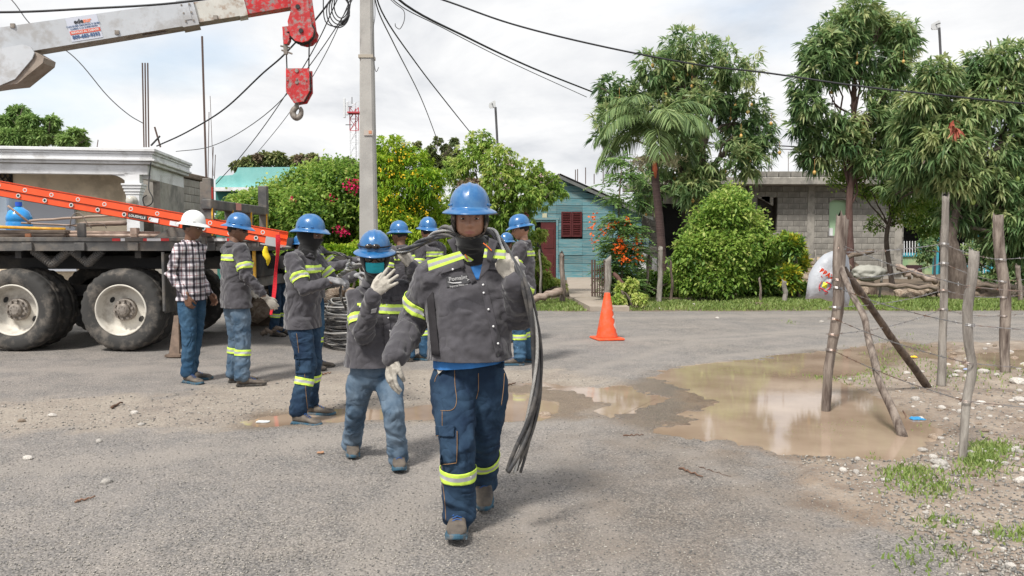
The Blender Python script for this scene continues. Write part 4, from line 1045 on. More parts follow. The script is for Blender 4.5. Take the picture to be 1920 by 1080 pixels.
# --- second man
J = dict(head=P(703, 482, 5.12), neck=P(706, 522, 5.26), shR=P(672, 556, 5.24), shL=P(752, 548, 5.34), elR=P(680, 628, 5.10), wrR=P(701, 550, 4.96),
         elL=P(800, 560, 5.45), wrL=P(771, 498, 5.20), hipR=P(676, 700, 5.28), hipL=P(728, 700, 5.30), knR=P(668, 768, 5.32), anR=P(659, 836, 5.52),
         knL=P(738, 772, 5.12), anL=P(747, 862, 5.20), toeR=P(660, 860, 5.3), toeL=P(748, 880, 5.0), fwd=Vector((0.10, -1, 0)).normalized(), left=Vector((1, 0.10, 0)).normalized(), s=.97, look=Vector((0.16, -1, -0.13)))
m2 = person(J, 'worker in dark goggles and cyan mask covering his mouth with a gloved hand', skin=SKIN2, jeans=DEN2, bulk=1.10, vox=0.011, cover=None, hair=False, gloves=GLOVE, hand_vox=.0042,
            sole=SOLEB, pitchR=-.18, pitchL=.06, hem=.665, seed=4.1, goggles=True, calf=False, group=CREW, tw=.93,
            footR=Vector((P(659, 840, 5.52).x, 5.56, 0.05)), footL=Vector((P(747, 870, 5.2).x, 5.22, 0.01)),
            hands=(dict(y=(-.45, -.35, .8), z=(.55, -.75, .2), curl=(.85, .9, .95, .9), spread=.05, thumb=(.5, .7), size=1.08),
                   dict(y=(.66, -.12, .62), z=(-.10, -1, .05), curl=(.10, .14, .14, .18), spread=.17, thumb=(.55, .25), size=1.12)))
M = m2['M']
head_cover('mask', M, lambda c: c.z < -0.018 and c.y > 0.02, 0.006, 0.004, CYAN, m2['o'])
head_cover('balaclava', M, lambda c: not (c.y > 0.03 and abs(c.x) < 0.052 and -0.085 < c.z < 0.035), 0.010, 0.006, BLACKC, m2['o'])
mb = MB(); nb = M @ Vector((0, .002, -.085)); limb(mb, [nb, nb.lerp(J['neck'], .6), J['neck'] - up * .03, m2['sh'] + up * .02], [(.066, .074), (.072, .076), (.085, .080), (.105, .08)], 22, side=m2['sx'])
me = remesh(mb, .008, 2); c = getco(me); n_ = getno(me); c += n_ * ((0.012 * fbm(c * np.array([9, 9, 38]), 3))[:, None]); setco(me, c); link('neck_gaiter', me, BLACKC, m2['o'], True)
for sd_ in (-1, 1):
    g = MB(); ball(g, M @ Matrix.Translation((sd_ * .033, .088, .000)), .030, 0, 8, (1.05, .62, .72)); g.build('goggle_lens', GLASS, m2['o'], True)
g = MB(); g.tube([M @ Vector((x_, .108 - .9 * x_ * x_ / .1, .004)) for x_ in (-.07, -.04, 0, .04, .07)], .005, 6); g.build('goggle_frame', STRAP, m2['o'], True)
for u, v in ((725, 572), (728, 596), (731, 620), (722, 548)):
    b = MB(); d = raydir(u, v); h = m2['G1'].snap(P(u, v, 4.3), d, .006); ball(b, Matrix.Translation(h), .0058, 0, 6); b.build('snap_button', WHITEB, m2['G1'].o, True)
pxpatch(m2['G1'], 'shirt_placket', [(716, 560), (728, 560), (737, 680), (724, 680)], GREY, off=.006, Y0=4.3, n=10)
pxpatch(m2['G1'], 'pocket_flap', [(733, 557), (757, 552), (757, 561), (735, 565)], GREY, off=.010, Y0=4.3, n=6, thick=.008)
pxpatch(m2['G1'], 'sleeve_print', [(697, 580), (707, 577), (705, 586), (695, 588)], GREYP, off=.004, Y0=4.3, n=6, thick=.002)

# --- masked man in profile
J = skel((P(566, 500, 6.72).x, 6.72, 0), R(80), 1.68, head=(0, .075, 1.575), neck=(0, .03, 1.43), shL=(.17, .03, 1.37), shR=(-.18, .0, 1.37),
         elR=(-.26, .14, 1.125), wrR=(-.17, .36, 1.20), elL=(.22, .20, 1.16), wrL=(.14, .42, 1.22), hipL=(.09, 0, .87), hipR=(-.09, 0, .87),
         knR=(-.13, .10, .475), anR=(-.22, .045, .09), toeR=(-.26, .2, .02), knL=(.09, .05, .47), anL=(.16, -.02, .085), toeL=(.16, .16, .02))
J['look'] = Vector((0.96, -.15, -.06))
m3 = person(J, 'worker in a black balaclava seen from the side, reaching forward with both hands', jeans=DEN1, cover='slit', gloves=GLOVG, hand_vox=.005, vox=.011, sole=SOLEB, bare=(0, .22), group=CREW, hem=.76, seed=7.7, tw=1.0, bulk=.98,
            hands=(dict(y=(.9, -.1, .2), z=(.1, .3, .9), curl=(.7, .75, .8, .8), thumb=(.4, .6)), dict(y=(.9, .05, -.15), z=(.1, -.5, .85), curl=(.7, .75, .8, .8), thumb=(.4, .6), )))
for pts in ([(556, 625), (560, 660), (562, 690)], [(571, 700), (574, 740), (578, 780)]): pxseam(m3['G2'], 'trouser_seam', pts, SEAM, r=.002, off=.003, Y0=5.5)
pxpatch(m3['G2'], 'cargo_pocket', [(553, 668), (585, 668), (586, 700), (554, 702)], DEN1, off=.008, Y0=5.5, n=8, thick=.01)
pxpatch(m3['G2'], 'cargo_flap', [(551, 662), (587, 660), (587, 672), (551, 674)], DEN1, off=.018, Y0=5.5, n=8, thick=.01)

# --- man behind him pulling the cable
J = skel((P(584, 500, 9.25).x, 9.25, 0), R(84), 1.70, elR=(-.2, .22, 1.20), wrR=(-.15, .45, 1.24), elL=(.2, .24, 1.2), wrL=(.10, .52, 1.28))
J['look'] = Vector((1, .1, -.08))
m4 = person(J, 'worker mostly hidden behind the balaclava man, sleeve stretched out along the cable', jeans=DEN3, gloves=GLOVG, vox=.016, group=CREW, seed=9, hands=(dict(y=(1, 0, .1), z=(0, .2, 1), curl=(.8, .8, .8, .8)), dict(y=(1, 0, .1), z=(0, -.3, 1), curl=(.8, .8, .8, .8))))
# --- stooping man in navy
J = skel((P(520, 500, 12.4).x, 12.4, 0), R(75), 1.70, head=(0, .42, 1.42), neck=(0, .32, 1.32), shL=(.18, .25, 1.27), shR=(-.18, .25, 1.27), elR=(-.2, .3, 1.0), wrR=(-.2, .48, .95), elL=(.2, .3, 1.0), wrL=(.2, .48, .95))
m5 = person(J, 'stooping worker in a dark navy jacket behind the red strap', jacket=NAVYJ, jeans=DEN1, gloves=GLOVG, vox=.018, group=CREW, seed=12)
# --- plaid shirt
J = skel((P(358, 500, 8.45).x, 8.45, 0), R(78), 1.745, width=.93, elR=(-.21, -.10, 1.13), wrR=(-.20, .08, .90), elL=(.2, -.05, 1.13), wrL=(.19, .1, .9), anR=(-.10, .0, .085), anL=(.09, -.10, .085), knL=(.09, -.02, .485), toeR=(-.16, .15, .02))
J['look'] = Vector((0.98, -.12, -.12))
m6 = person(J, 'man in a plaid shirt and white hard hat standing by the truck', jacket=PLAID, helm=HELW, jeans=DEN3, vox=.012, bands=False, calf=False, bulk=.86, group='men standing beside the flatbed truck', hem=.865, seed=15, sole=SOLEB, tw=.92, armr=.9,
            hands=(None, dict(y=(.15, .1, -1), z=(-.2, -1, 0), curl=(.5, .5, .5, .5))), hand_vox=.005)
# --- blue helmet seen from behind
J = skel((P(441, 500, 8.25).x, 8.25, 0), R(128), 1.715, elR=(-.27, .02, 1.13), wrR=(-.30, .22, .90), elL=(.24, .05, 1.13), wrL=(.16, .2, .98), anR=(-.13, .0, .085), anL=(.12, .0, .085), toeR=(-.2, .14, .02), toeL=(.08, .16, .02))
J['look'] = Vector((0.93, .02, -.16))
m7 = person(J, 'worker in sunglasses and blue helmet seen from behind next to the plaid man', jeans=DEN2, gloves=GLOVE, vox=.012, bare=(0, .25), group='men standing beside the flatbed truck', hem=.80, seed=18, hand_vox=.005, tw=1.02)
g = MB()
for sd_ in (-1, 1): ball(g, m7['M'] @ Matrix.Translation((sd_ * .034, .084, .003)), .027, 0, 6, (1.1, .5, .62))
g.tube([m7['M'] @ Vector(p) for p in ((-.076, .0, .006), (-.070, .06, .006), (-.04, .10, .006), (.04, .10, .006), (.07, .06, .006), (.076, 0, .006))], .003, 5); g.build('sunglasses', GLASS, m7['o'], True)
# --- behind: green bandana, cable carrier, right-hand pair
J = skel((P(752, 500, 9.7).x, 9.7, 0), R(222), 1.67); J['look'] = Vector((-.85, .55, -.05))
m8 = person(J, 'worker with a green bandana under his blue helmet, back of head showing', jeans=DEN3, gloves=GLOVG, vox=.017, group=CREW, seed=21, bandana=mat('green_bandana', (0.01, 0.16, 0.10), .9))
J = skel((P(806, 500, 9.95).x, 9.95, 0), R(235), 1.72); J['look'] = Vector((-.55, .8, .10))
m9 = person(J, 'worker turned away just behind the cable over the lead man\'s shoulder', jeans=DEN3, gloves=GLOVG, vox=.017, group=CREW, seed=24, skin=SKIN1, sole=SOLEB)
J = skel((P(981, 500, 9.55).x, 9.55, 0), R(-100), 1.74, elL=(.24, .10, 1.13), wrL=(.16, .30, 1.05), anL=(.12, .02, .085), anR=(-.12, -.06, .085)); J['look'] = Vector((-1, -.06, -.20))
m10 = person(J, 'worker looking down to the left, standing alone right of the lead man', jeans=DEN3, gloves=GLOVG, vox=.014, group=CREW, seed=27, skin=SKIN1, sole=SOLEB, hand_vox=.006)
J = skel((P(948, 500, 11.6).x, 11.6, 0), R(150), 1.55)
m11 = person(J, 'worker almost hidden behind the lead man\'s raised glove, only a helmet edge showing', jeans=DEN3, gloves=GLOVG, vox=.02, group=CREW, seed=30)

# ------------------------------------------------------------------ cables
CBLK = mat('black_cable_sheath', (0.045, 0.045, 0.048), 0.38, dirt=((0.20, 0.18, 0.16), 0.5, 9.0), bump=.2, bscale=80)
CALU = mat('bare_aluminium_strand', (0.50, 0.49, 0.47), 0.42, metal=0.6, var=.15, vscale=60)
def twisted(path, label, r=.011, pitch=.32, n=14, cat='cable', alu=True, ends=True, group=None, spread=1.1):
    pts = curve_pts(path, n); root = None; mats = [CBLK, CBLK, CALU if alu else CBLK]
    s_ = [0]
    for a, b in zip(pts, pts[1:]): s_.append(s_[-1] + (b - a).length)
    fr = []; u = None
    for i, p in enumerate(pts):
        t = (pts[min(i + 1, len(pts) - 1)] - pts[max(0, i - 1)]).normalized()
        if u is None: u = t.orthogonal()
        u = (u - t * u.dot(t)).normalized(); fr.append((u, t.cross(u)))
    root = empty('cable', path[0], label, cat, group)
    for k in range(3):
        mb = MB(); rr = r if k < 2 else r * .8; q = []
        for p, s, (u, v) in zip(pts, s_, fr):
            a = 2 * PI * (s / pitch + k / 3); L_ = s_[-1] - s; fray = 1 + (max(0, .45 - L_) / .45) ** 2 * 0.9 * (1 if ends else 0)
            q.append(p + (u * math.cos(a) + v * math.sin(a)) * r * spread * fray)
        if k == 2 and alu:                                  # stranded bare conductor
            for j in range(5):
                q2 = []
                for p, s, (u, v) in zip(q, s_, fr):
                    a = 2 * PI * (s / .10 + j / 5); q2.append(p + (u * math.cos(a) + v * math.sin(a)) * rr * .55)
                mb.tube(q2, rr * .48, 5)
            mb.build('bare_conductor', CALU, root, True)
        else: mb.tube(q, rr, 8); mb.build('insulated_conductor', CBLK, root, True)
    return root
twisted([P(664, 500, 6.0), P(705, 482, 5.45), P(757, 470, 5.12), P(800, 449, 4.8), P(838, 428, 4.42), P(872, 440, 4.30), P(920, 433, 4.24), P(943, 462, 4.06), P(962, 492, 3.93), P(984, 540, 3.9), P(998, 600, 3.92), P(1005, 670, 3.94), P(1001, 740, 3.94), P(986, 806, 3.94), P(956, 886, 3.92)],
        'heavy twisted cable over the lead man\'s shoulder, its frayed end hanging to his knee', r=.0112, pitch=.75, n=14, spread=1.05)
twisted([P(757, 474, 5.16), P(800, 453, 4.85), P(836, 440, 4.45), P(868, 447, 4.34), P(905, 446, 4.30), P(930, 458, 4.12), P(958, 492, 3.95), P(990, 545, 3.93), P(1005, 605, 3.96), P(1012, 675, 3.98), P(1009, 745, 3.98), P(993, 815, 3.97), P(970, 884, 3.96)],
        'second dark cable running beside the twisted one down to the lead man\'s knee', r=.009, pitch=.9, n=12, alu=False, spread=1.0)
twisted([P(700, 640, 11.0), P(640, 560, 10.4), P(655, 492, 9.2), P(648, 508, 7.6), P(634, 519, 6.8), P(655, 505, 6.2), P(700, 488, 5.5)],
        'cable lifted from the coil through the hands of the balaclava man', r=.010, pitch=.5, n=12, ends=False)
twisted([P(600, 482, 9.4), P(625, 474, 9.3), P(650, 482, 9.2), P(675, 500, 9.6), P(690, 540, 10.4), P(700, 590, 11.0)], 'short loop of cable above the stretched-out sleeve', r=.010, pitch=.5, n=12, alu=False, ends=False)
# coil: each turn a strand of its own
coil = empty('cable_coil', (P(702, 600, 11.3).x, 11.35, 0.0), 'big coil of black and bare cable lying on the road behind the workers', 'cable coil')
CX, CY = coil.location.x, coil.location.y
rr_ = random.Random(4)
for k in range(46):
    lv = k / 45; z0 = 0.03 + lv * 0.60; rad = rr_.uniform(.58, .76); ph = rr_.uniform(0, 6.28); tl = rr_.uniform(.01, .055); q = []
    for i in range(49):
        a = 2 * PI * i / 48; r = rad * (1 + .03 * math.sin(3 * a + ph)); q.append(Vector((CX + r * math.cos(a) * 1.04, CY + r * math.sin(a), max(.02, z0 + tl * math.sin(a + ph) + .012 * math.sin(5 * a + ph * 3)))))
    mb = MB(); mb.tube(q, .0125 if k % 3 else .010, 7, cap=False); mb.build('cable_turn', CALU if k % 3 == 0 else CBLK, coil, True)
# ------------------------------------------------------------------ flatbed truck
STEEL = mat('grimy_truck_steel', (0.060, 0.060, 0.062), 0.6, vcol=(0.12, 0.115, 0.11), vscale=5, dirt=((0.20, 0.17, 0.14), 0.6, 4.0), bump=.3, bscale=30)
DSTEEL = mat('dark_chassis', (0.016, 0.016, 0.017), 0.7, dirt=((0.07, 0.06, 0.05), 0.6, 3.0), bump=.3, bscale=20)
RUBBER = mat('tyre_rubber', (0.040, 0.039, 0.038), 0.85, dirt=((0.17, 0.15, 0.13), 0.8, 4.0), bump=.35, bscale=30, bdist=.01)
RIMM = mat('cream_wheel_rim', (0.60, 0.57, 0.51), 0.6, dirt=((0.24, 0.20, 0.165), 0.6, 5.0), bump=.15, bscale=30)
HUBM = mat('rusty_hub', (0.16, 0.135, 0.115), 0.6, vcol=(0.30, 0.27, 0.24), vscale=18, metal=.2)
RFR = mat('red_reflector', (0.55, 0.03, 0.03), 0.4); RFW = mat('white_reflector', (0.66, 0.66, 0.68), 0.4); YEL = mat('yellow_edge_paint', (0.75, 0.40, 0.02), 0.5, dirt=((0.2, .14, .08), .6, 10.0))
TY, TPX = 10.6, PPM(10.6)
def tx(u, Y=TY): return (u - 960) * Y / FPX
def tz(v, Y=TY): return P(960, v, Y).z
truck = empty('flatbed_truck', (-6.2, 11.8, 0), 'dark grimy flatbed crane truck with double rear wheels, loaded with poles and timber', 'truck')
ZT, ZB = tz(445), tz(470); XR, XL = tx(482), -12.0
# deck boards run across, rails along
for k in range(30):
    y = TY + .05 + k * .0833 + .04
    if y > TY + 2.5: break
    MB().box(((XR + XL) / 2, y, ZT - .02), (XR - XL, .078, .04), bev=.004).build('deck_board', mat('deck_timber', (0.13, 0.105, 0.085), .85, vcol=(.22, .19, .16), vscale=6, orand=.25, bump=.4, bscale=30, stretch=(.3, 4, 1)), truck)
side = MB(); side.box(((XR + XL) / 2, TY, (ZT + tz(453)) / 2), (XR - XL, .06, ZT - tz(453)), bev=.008); side.box(((XR + XL) / 2, TY + .015, (tz(453) + ZB) / 2), (XR - XL, .05, tz(453) - ZB + .004))
side.build('side_rail', STEEL, truck)
MB().box(((XR + XL) / 2, TY + 2.5, (ZT + ZB) / 2), (XR - XL, .06, ZT - ZB)).build('side_rail', STEEL, truck)
for u in (55, 153, 253, 330, 400, 458):
    MB().box((tx(u), TY - .025, (tz(455) + ZB) / 2), (.14 if u < 300 else .10, .05, tz(455) - ZB), bev=.006).build('stake_pocket', STEEL, truck)
MB().box((XR, TY + 1.25, (ZT + ZB) / 2), (.06, 2.5, ZT - ZB)).build('rear_rail', STEEL, truck)
for u0, u1, m_ in ((214, 229, RFR), (230, 238, RFW), (272, 279, RFR), (279, 305, RFW), (305, 320, RFR), (405, 428, RFW), (428, 440, RFR), (440, 455, RFW)):
    MB().box((tx((u0 + u1) / 2), TY - .034, tz(449.5)), (tx(u1) - tx(u0), .006, .035)).build('reflector_tape', m_, truck)
for yy in (TY + .85, TY + 1.65):
    b = MB(); b.box((-7.8, yy, 1.22), (8.2, .09, .27)); b.build('chassis_rail', DSTEEL, truck)
for k in range(9): MB().box((-4.2 - k * .8, TY + 1.25, ZB - .05), (.08, 2.4, .10)).build('cross_bearer', DSTEEL, truck)
b = MB(); b.box((tx(250), TY + .55, 1.19), (5.6, .05, .18)); b.build('under_rail', DSTEEL, truck)
def wheel(X, Y, face, rimq=True):
    w = empty('wheel', (X, Y, .56)); parent_keep(w, truck); R0 = .56; sg = face
    mb = MB(); n = 112; vs = []; fs = []
    prof = [(.335, .02), (.345, .0), (.37, -.018), (.42, -.030), (.48, -.030), (.520, -.018), (.543, .006), (.556, .035), (.560, .09), (.552, .10), (.552, .115), (.560, .125), (.560, .165), (.552, .175), (.552, .19), (.560, .20), (.556, .255), (.543, .285), (.50, .315), (.42, .32), (.335, .27)]
    for j, (r, y) in enumerate(prof):
        for k in range(n):
            a = 2 * PI * k / n; rr = r
            if j in (6, 7, 15, 16) or j == 17: rr = r - (.013 if (k // 2) % 2 else 0)
            vs.append(Vector((X + rr * math.cos(a), Y + sg * y, .56 + rr * math.sin(a) * (1 if math.sin(a) > 0 or abs(math.cos(a)) > .1 else .997))))
    for j in range(len(prof) - 1):
        for k in range(n):
            a = j * n + k; b_ = j * n + (k + 1) % n; fs.append((a, b_, b_ + n, a + n))
    mb.add(vs, fs); mb.build('tyre', RUBBER, w, True)
    if rimq:
        m2_ = MB(); m2_.lathe([(.350, sg * .0), (.345, sg * -.012), (.330, sg * -.012), (.322, sg * .01), (.312, sg * .05), (.300, sg * .14), (.27, sg * .175), (.20, sg * .17), (.17, sg * .16), (.0, sg * .16)], (X, Y, .56), 56, axis='Y')
        m2_.v = [(x, y, z) for x, y, z in m2_.v]; r_ = m2_.build('rim', RIMM, w, True)
        for k in range(2):
            a = 2.55 + k * PI; h = MB(); vs = []
            for i in range(16):
                t = 2 * PI * i / 16; rr = .232 + .030 * math.cos(t); aa = a + .19 * math.sin(t) * 1; vs.append(Vector((X + rr * math.cos(aa), Y + sg * .168, .56 + rr * math.sin(aa))))
            h.prism(vs, (0, 0, 0), (0, -sg * .004, 0)); h.build('hand_hole', DSTEEL, r_)
        hub = MB(); hub.lathe([(.152, sg * .17), (.150, sg * .10), (.135, sg * .09), (.105, sg * .09), (.09, sg * .085), (.085, sg * .045), (.07, sg * .03), (.062, sg * .02), (.0, sg * .018)], (X, Y, .56), 40, axis='Y'); hb = hub.build('hub', HUBM, w, False)
        for k in range(10):
            a = 2 * PI * k / 10 + .2; l = MB(); c_ = Vector((X + .122 * math.cos(a), Y + sg * .085, .56 + .122 * math.sin(a))); l.cyl(c_, c_ + Vector((0, -sg * .035, 0)), .017, 6); l.build('lug_nut', HUBM, hb)
        for k in range(8):
            a = 2 * PI * k / 8; l = MB(); c_ = Vector((X + .052 * math.cos(a), Y + sg * .024, .56 + .052 * math.sin(a))); l.cyl(c_, c_ + Vector((0, -sg * .012, 0)), .009, 6); l.build('hub_bolt', HUBM, hb)
    else:
        m2_ = MB(); m2_.lathe([(.35, 0), (.33, sg * .05), (.3, sg * .12), (.1, sg * .12), (0, sg * .12)], (X, Y, .56), 32, axis='Y'); m2_.build('rim', RIMM, w, True)
for X in (tx(222), tx(18), tx(-300) - 1.2):
    wheel(X, TY + .03, 1); wheel(X, TY + .38, 1, False); wheel(X, TY + 2.47, -1, False)
    MB().cyl((X, TY + .3, .56), (X, TY + 2.2, .56), .09, 12).build('axle', DSTEEL, truck)
for s_ in (0, 1):
    q = MB()
    for k in range(7):
        L_ = .75 - k * .07; z = .72 + k * .022; q.box((tx(120), TY + .78 + s_ * .95, z), (L_ * 2, .08, .018))
    q.build('leaf_spring', DSTEEL, truck)
f = MB(); X = tx(306)
f.box((X, TY + .34, .92), (.018, .64, .80), bev=.006); f.build('mud_flap', mat('mud_flap_rubber', (.07, .068, .066), .8, dirt=((.2, .18, .15), .6, 5.0)), truck)
MB().tube([(X, TY + .0, 1.34), (X, TY + .0, .55)], .022, 8).build('flap_hanger', STEEL, truck)
for c0, vv in (((62, 130), 499), ((135, 192), 497)):        # ribbed hoses hanging in a V
    pts = [P(c0[0], 469, TY + .12), P((c0[0] + c0[1]) / 2 + 2, vv - 3, TY + .14), P(c0[1], 469, TY + .12)]; q = MB(); n_ = 40
    cc = [pts[0].lerp(pts[1], i / n_) for i in range(n_)] + [pts[1].lerp(pts[2], i / n_) for i in range(n_ + 1)]
    q.tube(cc, [.052 + (.010 if (i // 2) % 2 else 0) for i in range(len(cc))], 10); q.build('ribbed_hose', STEEL, truck)
# rear gate (stake rack) across the tail, seen nearly end on
GXp = tx(392)
for k, y in enumerate((TY + .03, TY + .82, TY + 1.62, TY + 2.38)):
    top = tz(334) if k == 0 else (2.36 if k == 3 else 1.98)
    MB().box((GXp, y, (ZT + top) / 2), (.12, .10, top - ZT), bev=.008).build('gate_post', STEEL, truck)
    MB().box((GXp + .064, y - .052, (ZT + 1.95) / 2), (.02, .012, 1.9 - ZT)).build('yellow_edge', YEL, truck)
MB().box((GXp, TY + 1.2, 1.97), (.13, 2.5, .13), bev=.01).build('gate_crossbeam', STEEL, truck)
MB().box((GXp, TY + 2.38, 2.16), (.14, .115, .42), bev=.01).build('gate_post_head', STEEL, truck)
MB().box((GXp - .06, TY + .03, 2.06), (.07, .09, .42), bev=.01).build('gate_post_head', STEEL, truck)
MB().box((GXp + .067, TY + 1.0, 1.98), (.006, .22, .10)).build('reflector_tape', mat('faded_red_reflector', (.55, .25, .22), .5), truck)
MB().box((GXp + .067, TY - .0, 2.12), (.006, .04, .16)).build('reflector_tape', RFR, truck)
MB().prism([(GXp - .75, TY + .05, ZT), (GXp - .05, TY + .05, ZT), (GXp - .05, TY + .05, ZT + .34), (GXp - .15, TY + .05, ZT + .34)], (0, 0, 0), (0, .08, 0)).build('gate_brace', STEEL, truck)
q = MB(); q.box((tx(445), TY + .5, 1.15), (.50, .7, .32), bev=.02); q.build('tail_box', DSTEEL, truck)
MB().box((tx(474), TY + .06, 1.12), (.035, .04, .50)).build('yellow_edge', YEL, truck)
MB().box((tx(462), TY + 1.2, .92), (.12, 2.2, .14), bev=.01).build('rear_bumper', STEEL, truck)
for u in (352, 430): MB().box((tx(u), TY - .01, tz(480)), (.13, .03, .09), bev=.006).build('lamp_box', DSTEEL, truck)
q = MB(); q.tube([P(450, 470, TY), P(456, 490, TY - .02), P(452, 505, TY), P(462, 512, TY)], .014, 7); q.build('coupling_hose', DSTEEL, truck)
q = MB(); q.prism([P(326, 592, 10.3), P(334, 592, 10.3), P(336, 668, 10.2), P(316, 668, 10.2)], (0, 0, 0), (0, .04, 0)); q.box((tx(325, 10.2), 10.22, .02), (.20, .24, .03))
setp(q.build('prop_plate', mat('rusty_prop_steel', (.17, .12, .09), .7, var=.3, vscale=10), None), 'rusty tapered steel prop plate standing on the road behind the plaid man\'s legs', 'prop plate')

# ------------------------------------------------------------------ load on the bed
WOOD = mat('weathered_timber', (0.115, 0.085, 0.065), .85, vcol=(.26, .21, .17), vscale=5, stretch=(.6, 6, 6), bump=.5, bscale=20, orand=.2)
WPOLE = mat('peeled_pole_wood', (0.26, 0.19, 0.15), .8, vcol=(.40, .32, .27), vscale=5, stretch=(.8, 6, 6), bump=.4, bscale=20, orand=.2)
def rod(name, a, b, r, m, label=None, cat=None, group=None, n=9, wob=.0, par=None, r2=None):
    a = Vector(a); b = Vector(b); pts = []; rs = []
    for i in range(9):
        p = a.lerp(b, i / 8); p += Vector((math.sin(i * 1.7 + a.x * 5), math.cos(i * 2.3 + a.z * 7), math.sin(i * 2.9 + a.y))) * wob; pts.append(p); rs.append((r + ((r2 or r) - r) * i / 8) * (1 + wob * 3 * math.sin(i * 2.1)))
    return setp(MB().tube(pts, rs, n).build(name, m, par, True, fix=False), label, cat, group)
def beam(name, u0, u1, v0, v1, Y, dep, m, label, cat='beam', group='timber on the truck bed'):
    X0, X1 = tx(u0, Y), tx(u1, Y); z0, z1 = tz(v1, Y), tz(v0, Y)
    return setp(MB().box(((X0 + X1) / 2, Y + dep / 2, (z0 + z1) / 2), (X1 - X0, dep, z1 - z0), bev=.008).build(name, m, None), label, cat, group)
beam('timber_beam', -260, 124, 431, 438.5, 10.72, .15, WOOD, 'dark upper timber beam directly under the yellow pole at the truck edge')
beam('timber_beam', -260, 121, 438.5, 445.0, 10.70, .17, WOOD, 'dark lower timber beam lying on the truck deck edge')
rod('yellow_pole', P(-260, 417, 10.8), P(122, 430, 10.8), .022, mat('yellow_fibreglass', (.80, .42, .02), .4, dirt=((.4, .2, .05), .6, 6.0)), 'yellow pole lying on top of the dark timber beams', 'pole')
rod('wooden_pole', P(122, 435.5, 10.85), P(300, 437, 10.85), .022, WPOLE, 'upper of the two thin reddish poles lying beside the beam ends', 'pole', 'thin poles on the truck bed', wob=.002)
rod('wooden_pole', P(122, 441.5, 10.8), P(340, 441.5, 10.8), .024, WPOLE, 'lower of the two thin reddish poles lying beside the beam ends', 'pole', 'thin poles on the truck bed', wob=.002)
rod('wooden_pole', P(150, 421, 11.2), P(236, 418, 11.2), .036, WPOLE, 'short thick grey log end on the truck bed', 'log', 'thin poles on the truck bed', wob=.003)
rod('wooden_pole', P(55, 414, 11.6), P(236, 402, 11.6), .018, WPOLE, 'long thin brown stick leaning towards the ladder', 'pole', 'thin poles on the truck bed', wob=.003)
rod('wooden_pole', P(15, 386, 11.0), P(57, 419, 11.0), .016, WPOLE, 'short brown stick slanting in front of the blue water jug', 'stick', 'thin poles on the truck bed')
rod('wooden_pole', P(40, 418, 11.3), P(160, 424, 11.3), .014, WPOLE, 'grey stick lying flat behind the yellow pole', 'stick', 'thin poles on the truck bed')
for u0, u1, lab in ((146, 161, 'dark steel stake standing in the truck side rail'), ):
    beam('steel_stake', u0, u1, 418, 445, 10.62, .05, STEEL, lab, 'stake')
beam('timber_block', 245, 258, 427, 445, 10.75, .10, WPOLE, 'small upright wooden block beside the red reflector', 'wood block')
beam('timber_block', 48, 59, 438, 445, 10.62, .03, mat('orange_wood', (.33, .14, .07), .8), 'small orange wood block in front of the lower beam', 'wood block')
q = MB(); q.tube(curve_pts([P(131, 428, 11), P(134, 408, 11), P(143, 399, 11), P(152, 401, 11), P(163, 418, 11), P(172, 428, 11)], 6), .007, 6); setp(q.build('bent_rod', HUBM, None, True), 'bent iron rod sticking up from the load under the ladder', 'rod')
q = MB(); q.tube(curve_pts([P(120, 424, 10.95), P(150, 420, 10.95), P(190, 419, 10.95), P(200, 428, 10.95)], 6), .006, 6); setp(q.build('bent_rod', HUBM, None, True), 'flat bent wire lying on the load beside the stake', 'rod')
# water jug
JB = mat('blue_translucent_jug', (0.02, 0.25, 0.62), .25, coat=.3, var=.15, vscale=6); Yj = 12.0
jx = tx(39, Yj); jz = ZT; jr = 22 * Yj / FPX
j = empty('water_jug', (jx, Yj, jz), 'blue water cooler jug standing on the truck under the ladder', 'water jug')
hh = tz(380, Yj) - jz
mb = MB(); mb.lathe([(0, 0), (jr * .95, 0), (jr, .02), (jr, hh * .12), (jr * .95, hh * .14), (jr * .95, hh * .17), (jr, hh * .20), (jr, hh * .42), (jr * .95, hh * .44), (jr * .95, hh * .47), (jr, hh * .5), (jr * .98, hh * .60), (jr * .80, hh * .75), (jr * .35, hh * .86), (jr * .22, hh * .88), (jr * .22, hh)], (jx, Yj, jz), 36); mb.build('bottle', JB, j, True)
MB().lathe([(jr * .26, hh * .90), (jr * .26, hh * 1.02), (0, hh * 1.02)], (jx, Yj, jz), 24).build('cap', mat('blue_cap', (.02, .10, .55), .4), j)
q = MB(); q.box((tx(10, 12.2), 12.3, (ZT + tz(366, 12.2)) / 2), (34 * 12.2 / FPX, .4, tz(366, 12.2) - ZT), bev=.02)
setp(q.build('metal_box', mat('pale_blue_box', (.36, .43, .50), .5, var=.1, vscale=5), None), 'pale blue grey metal box behind the ladder at the left edge of the photo', 'box')

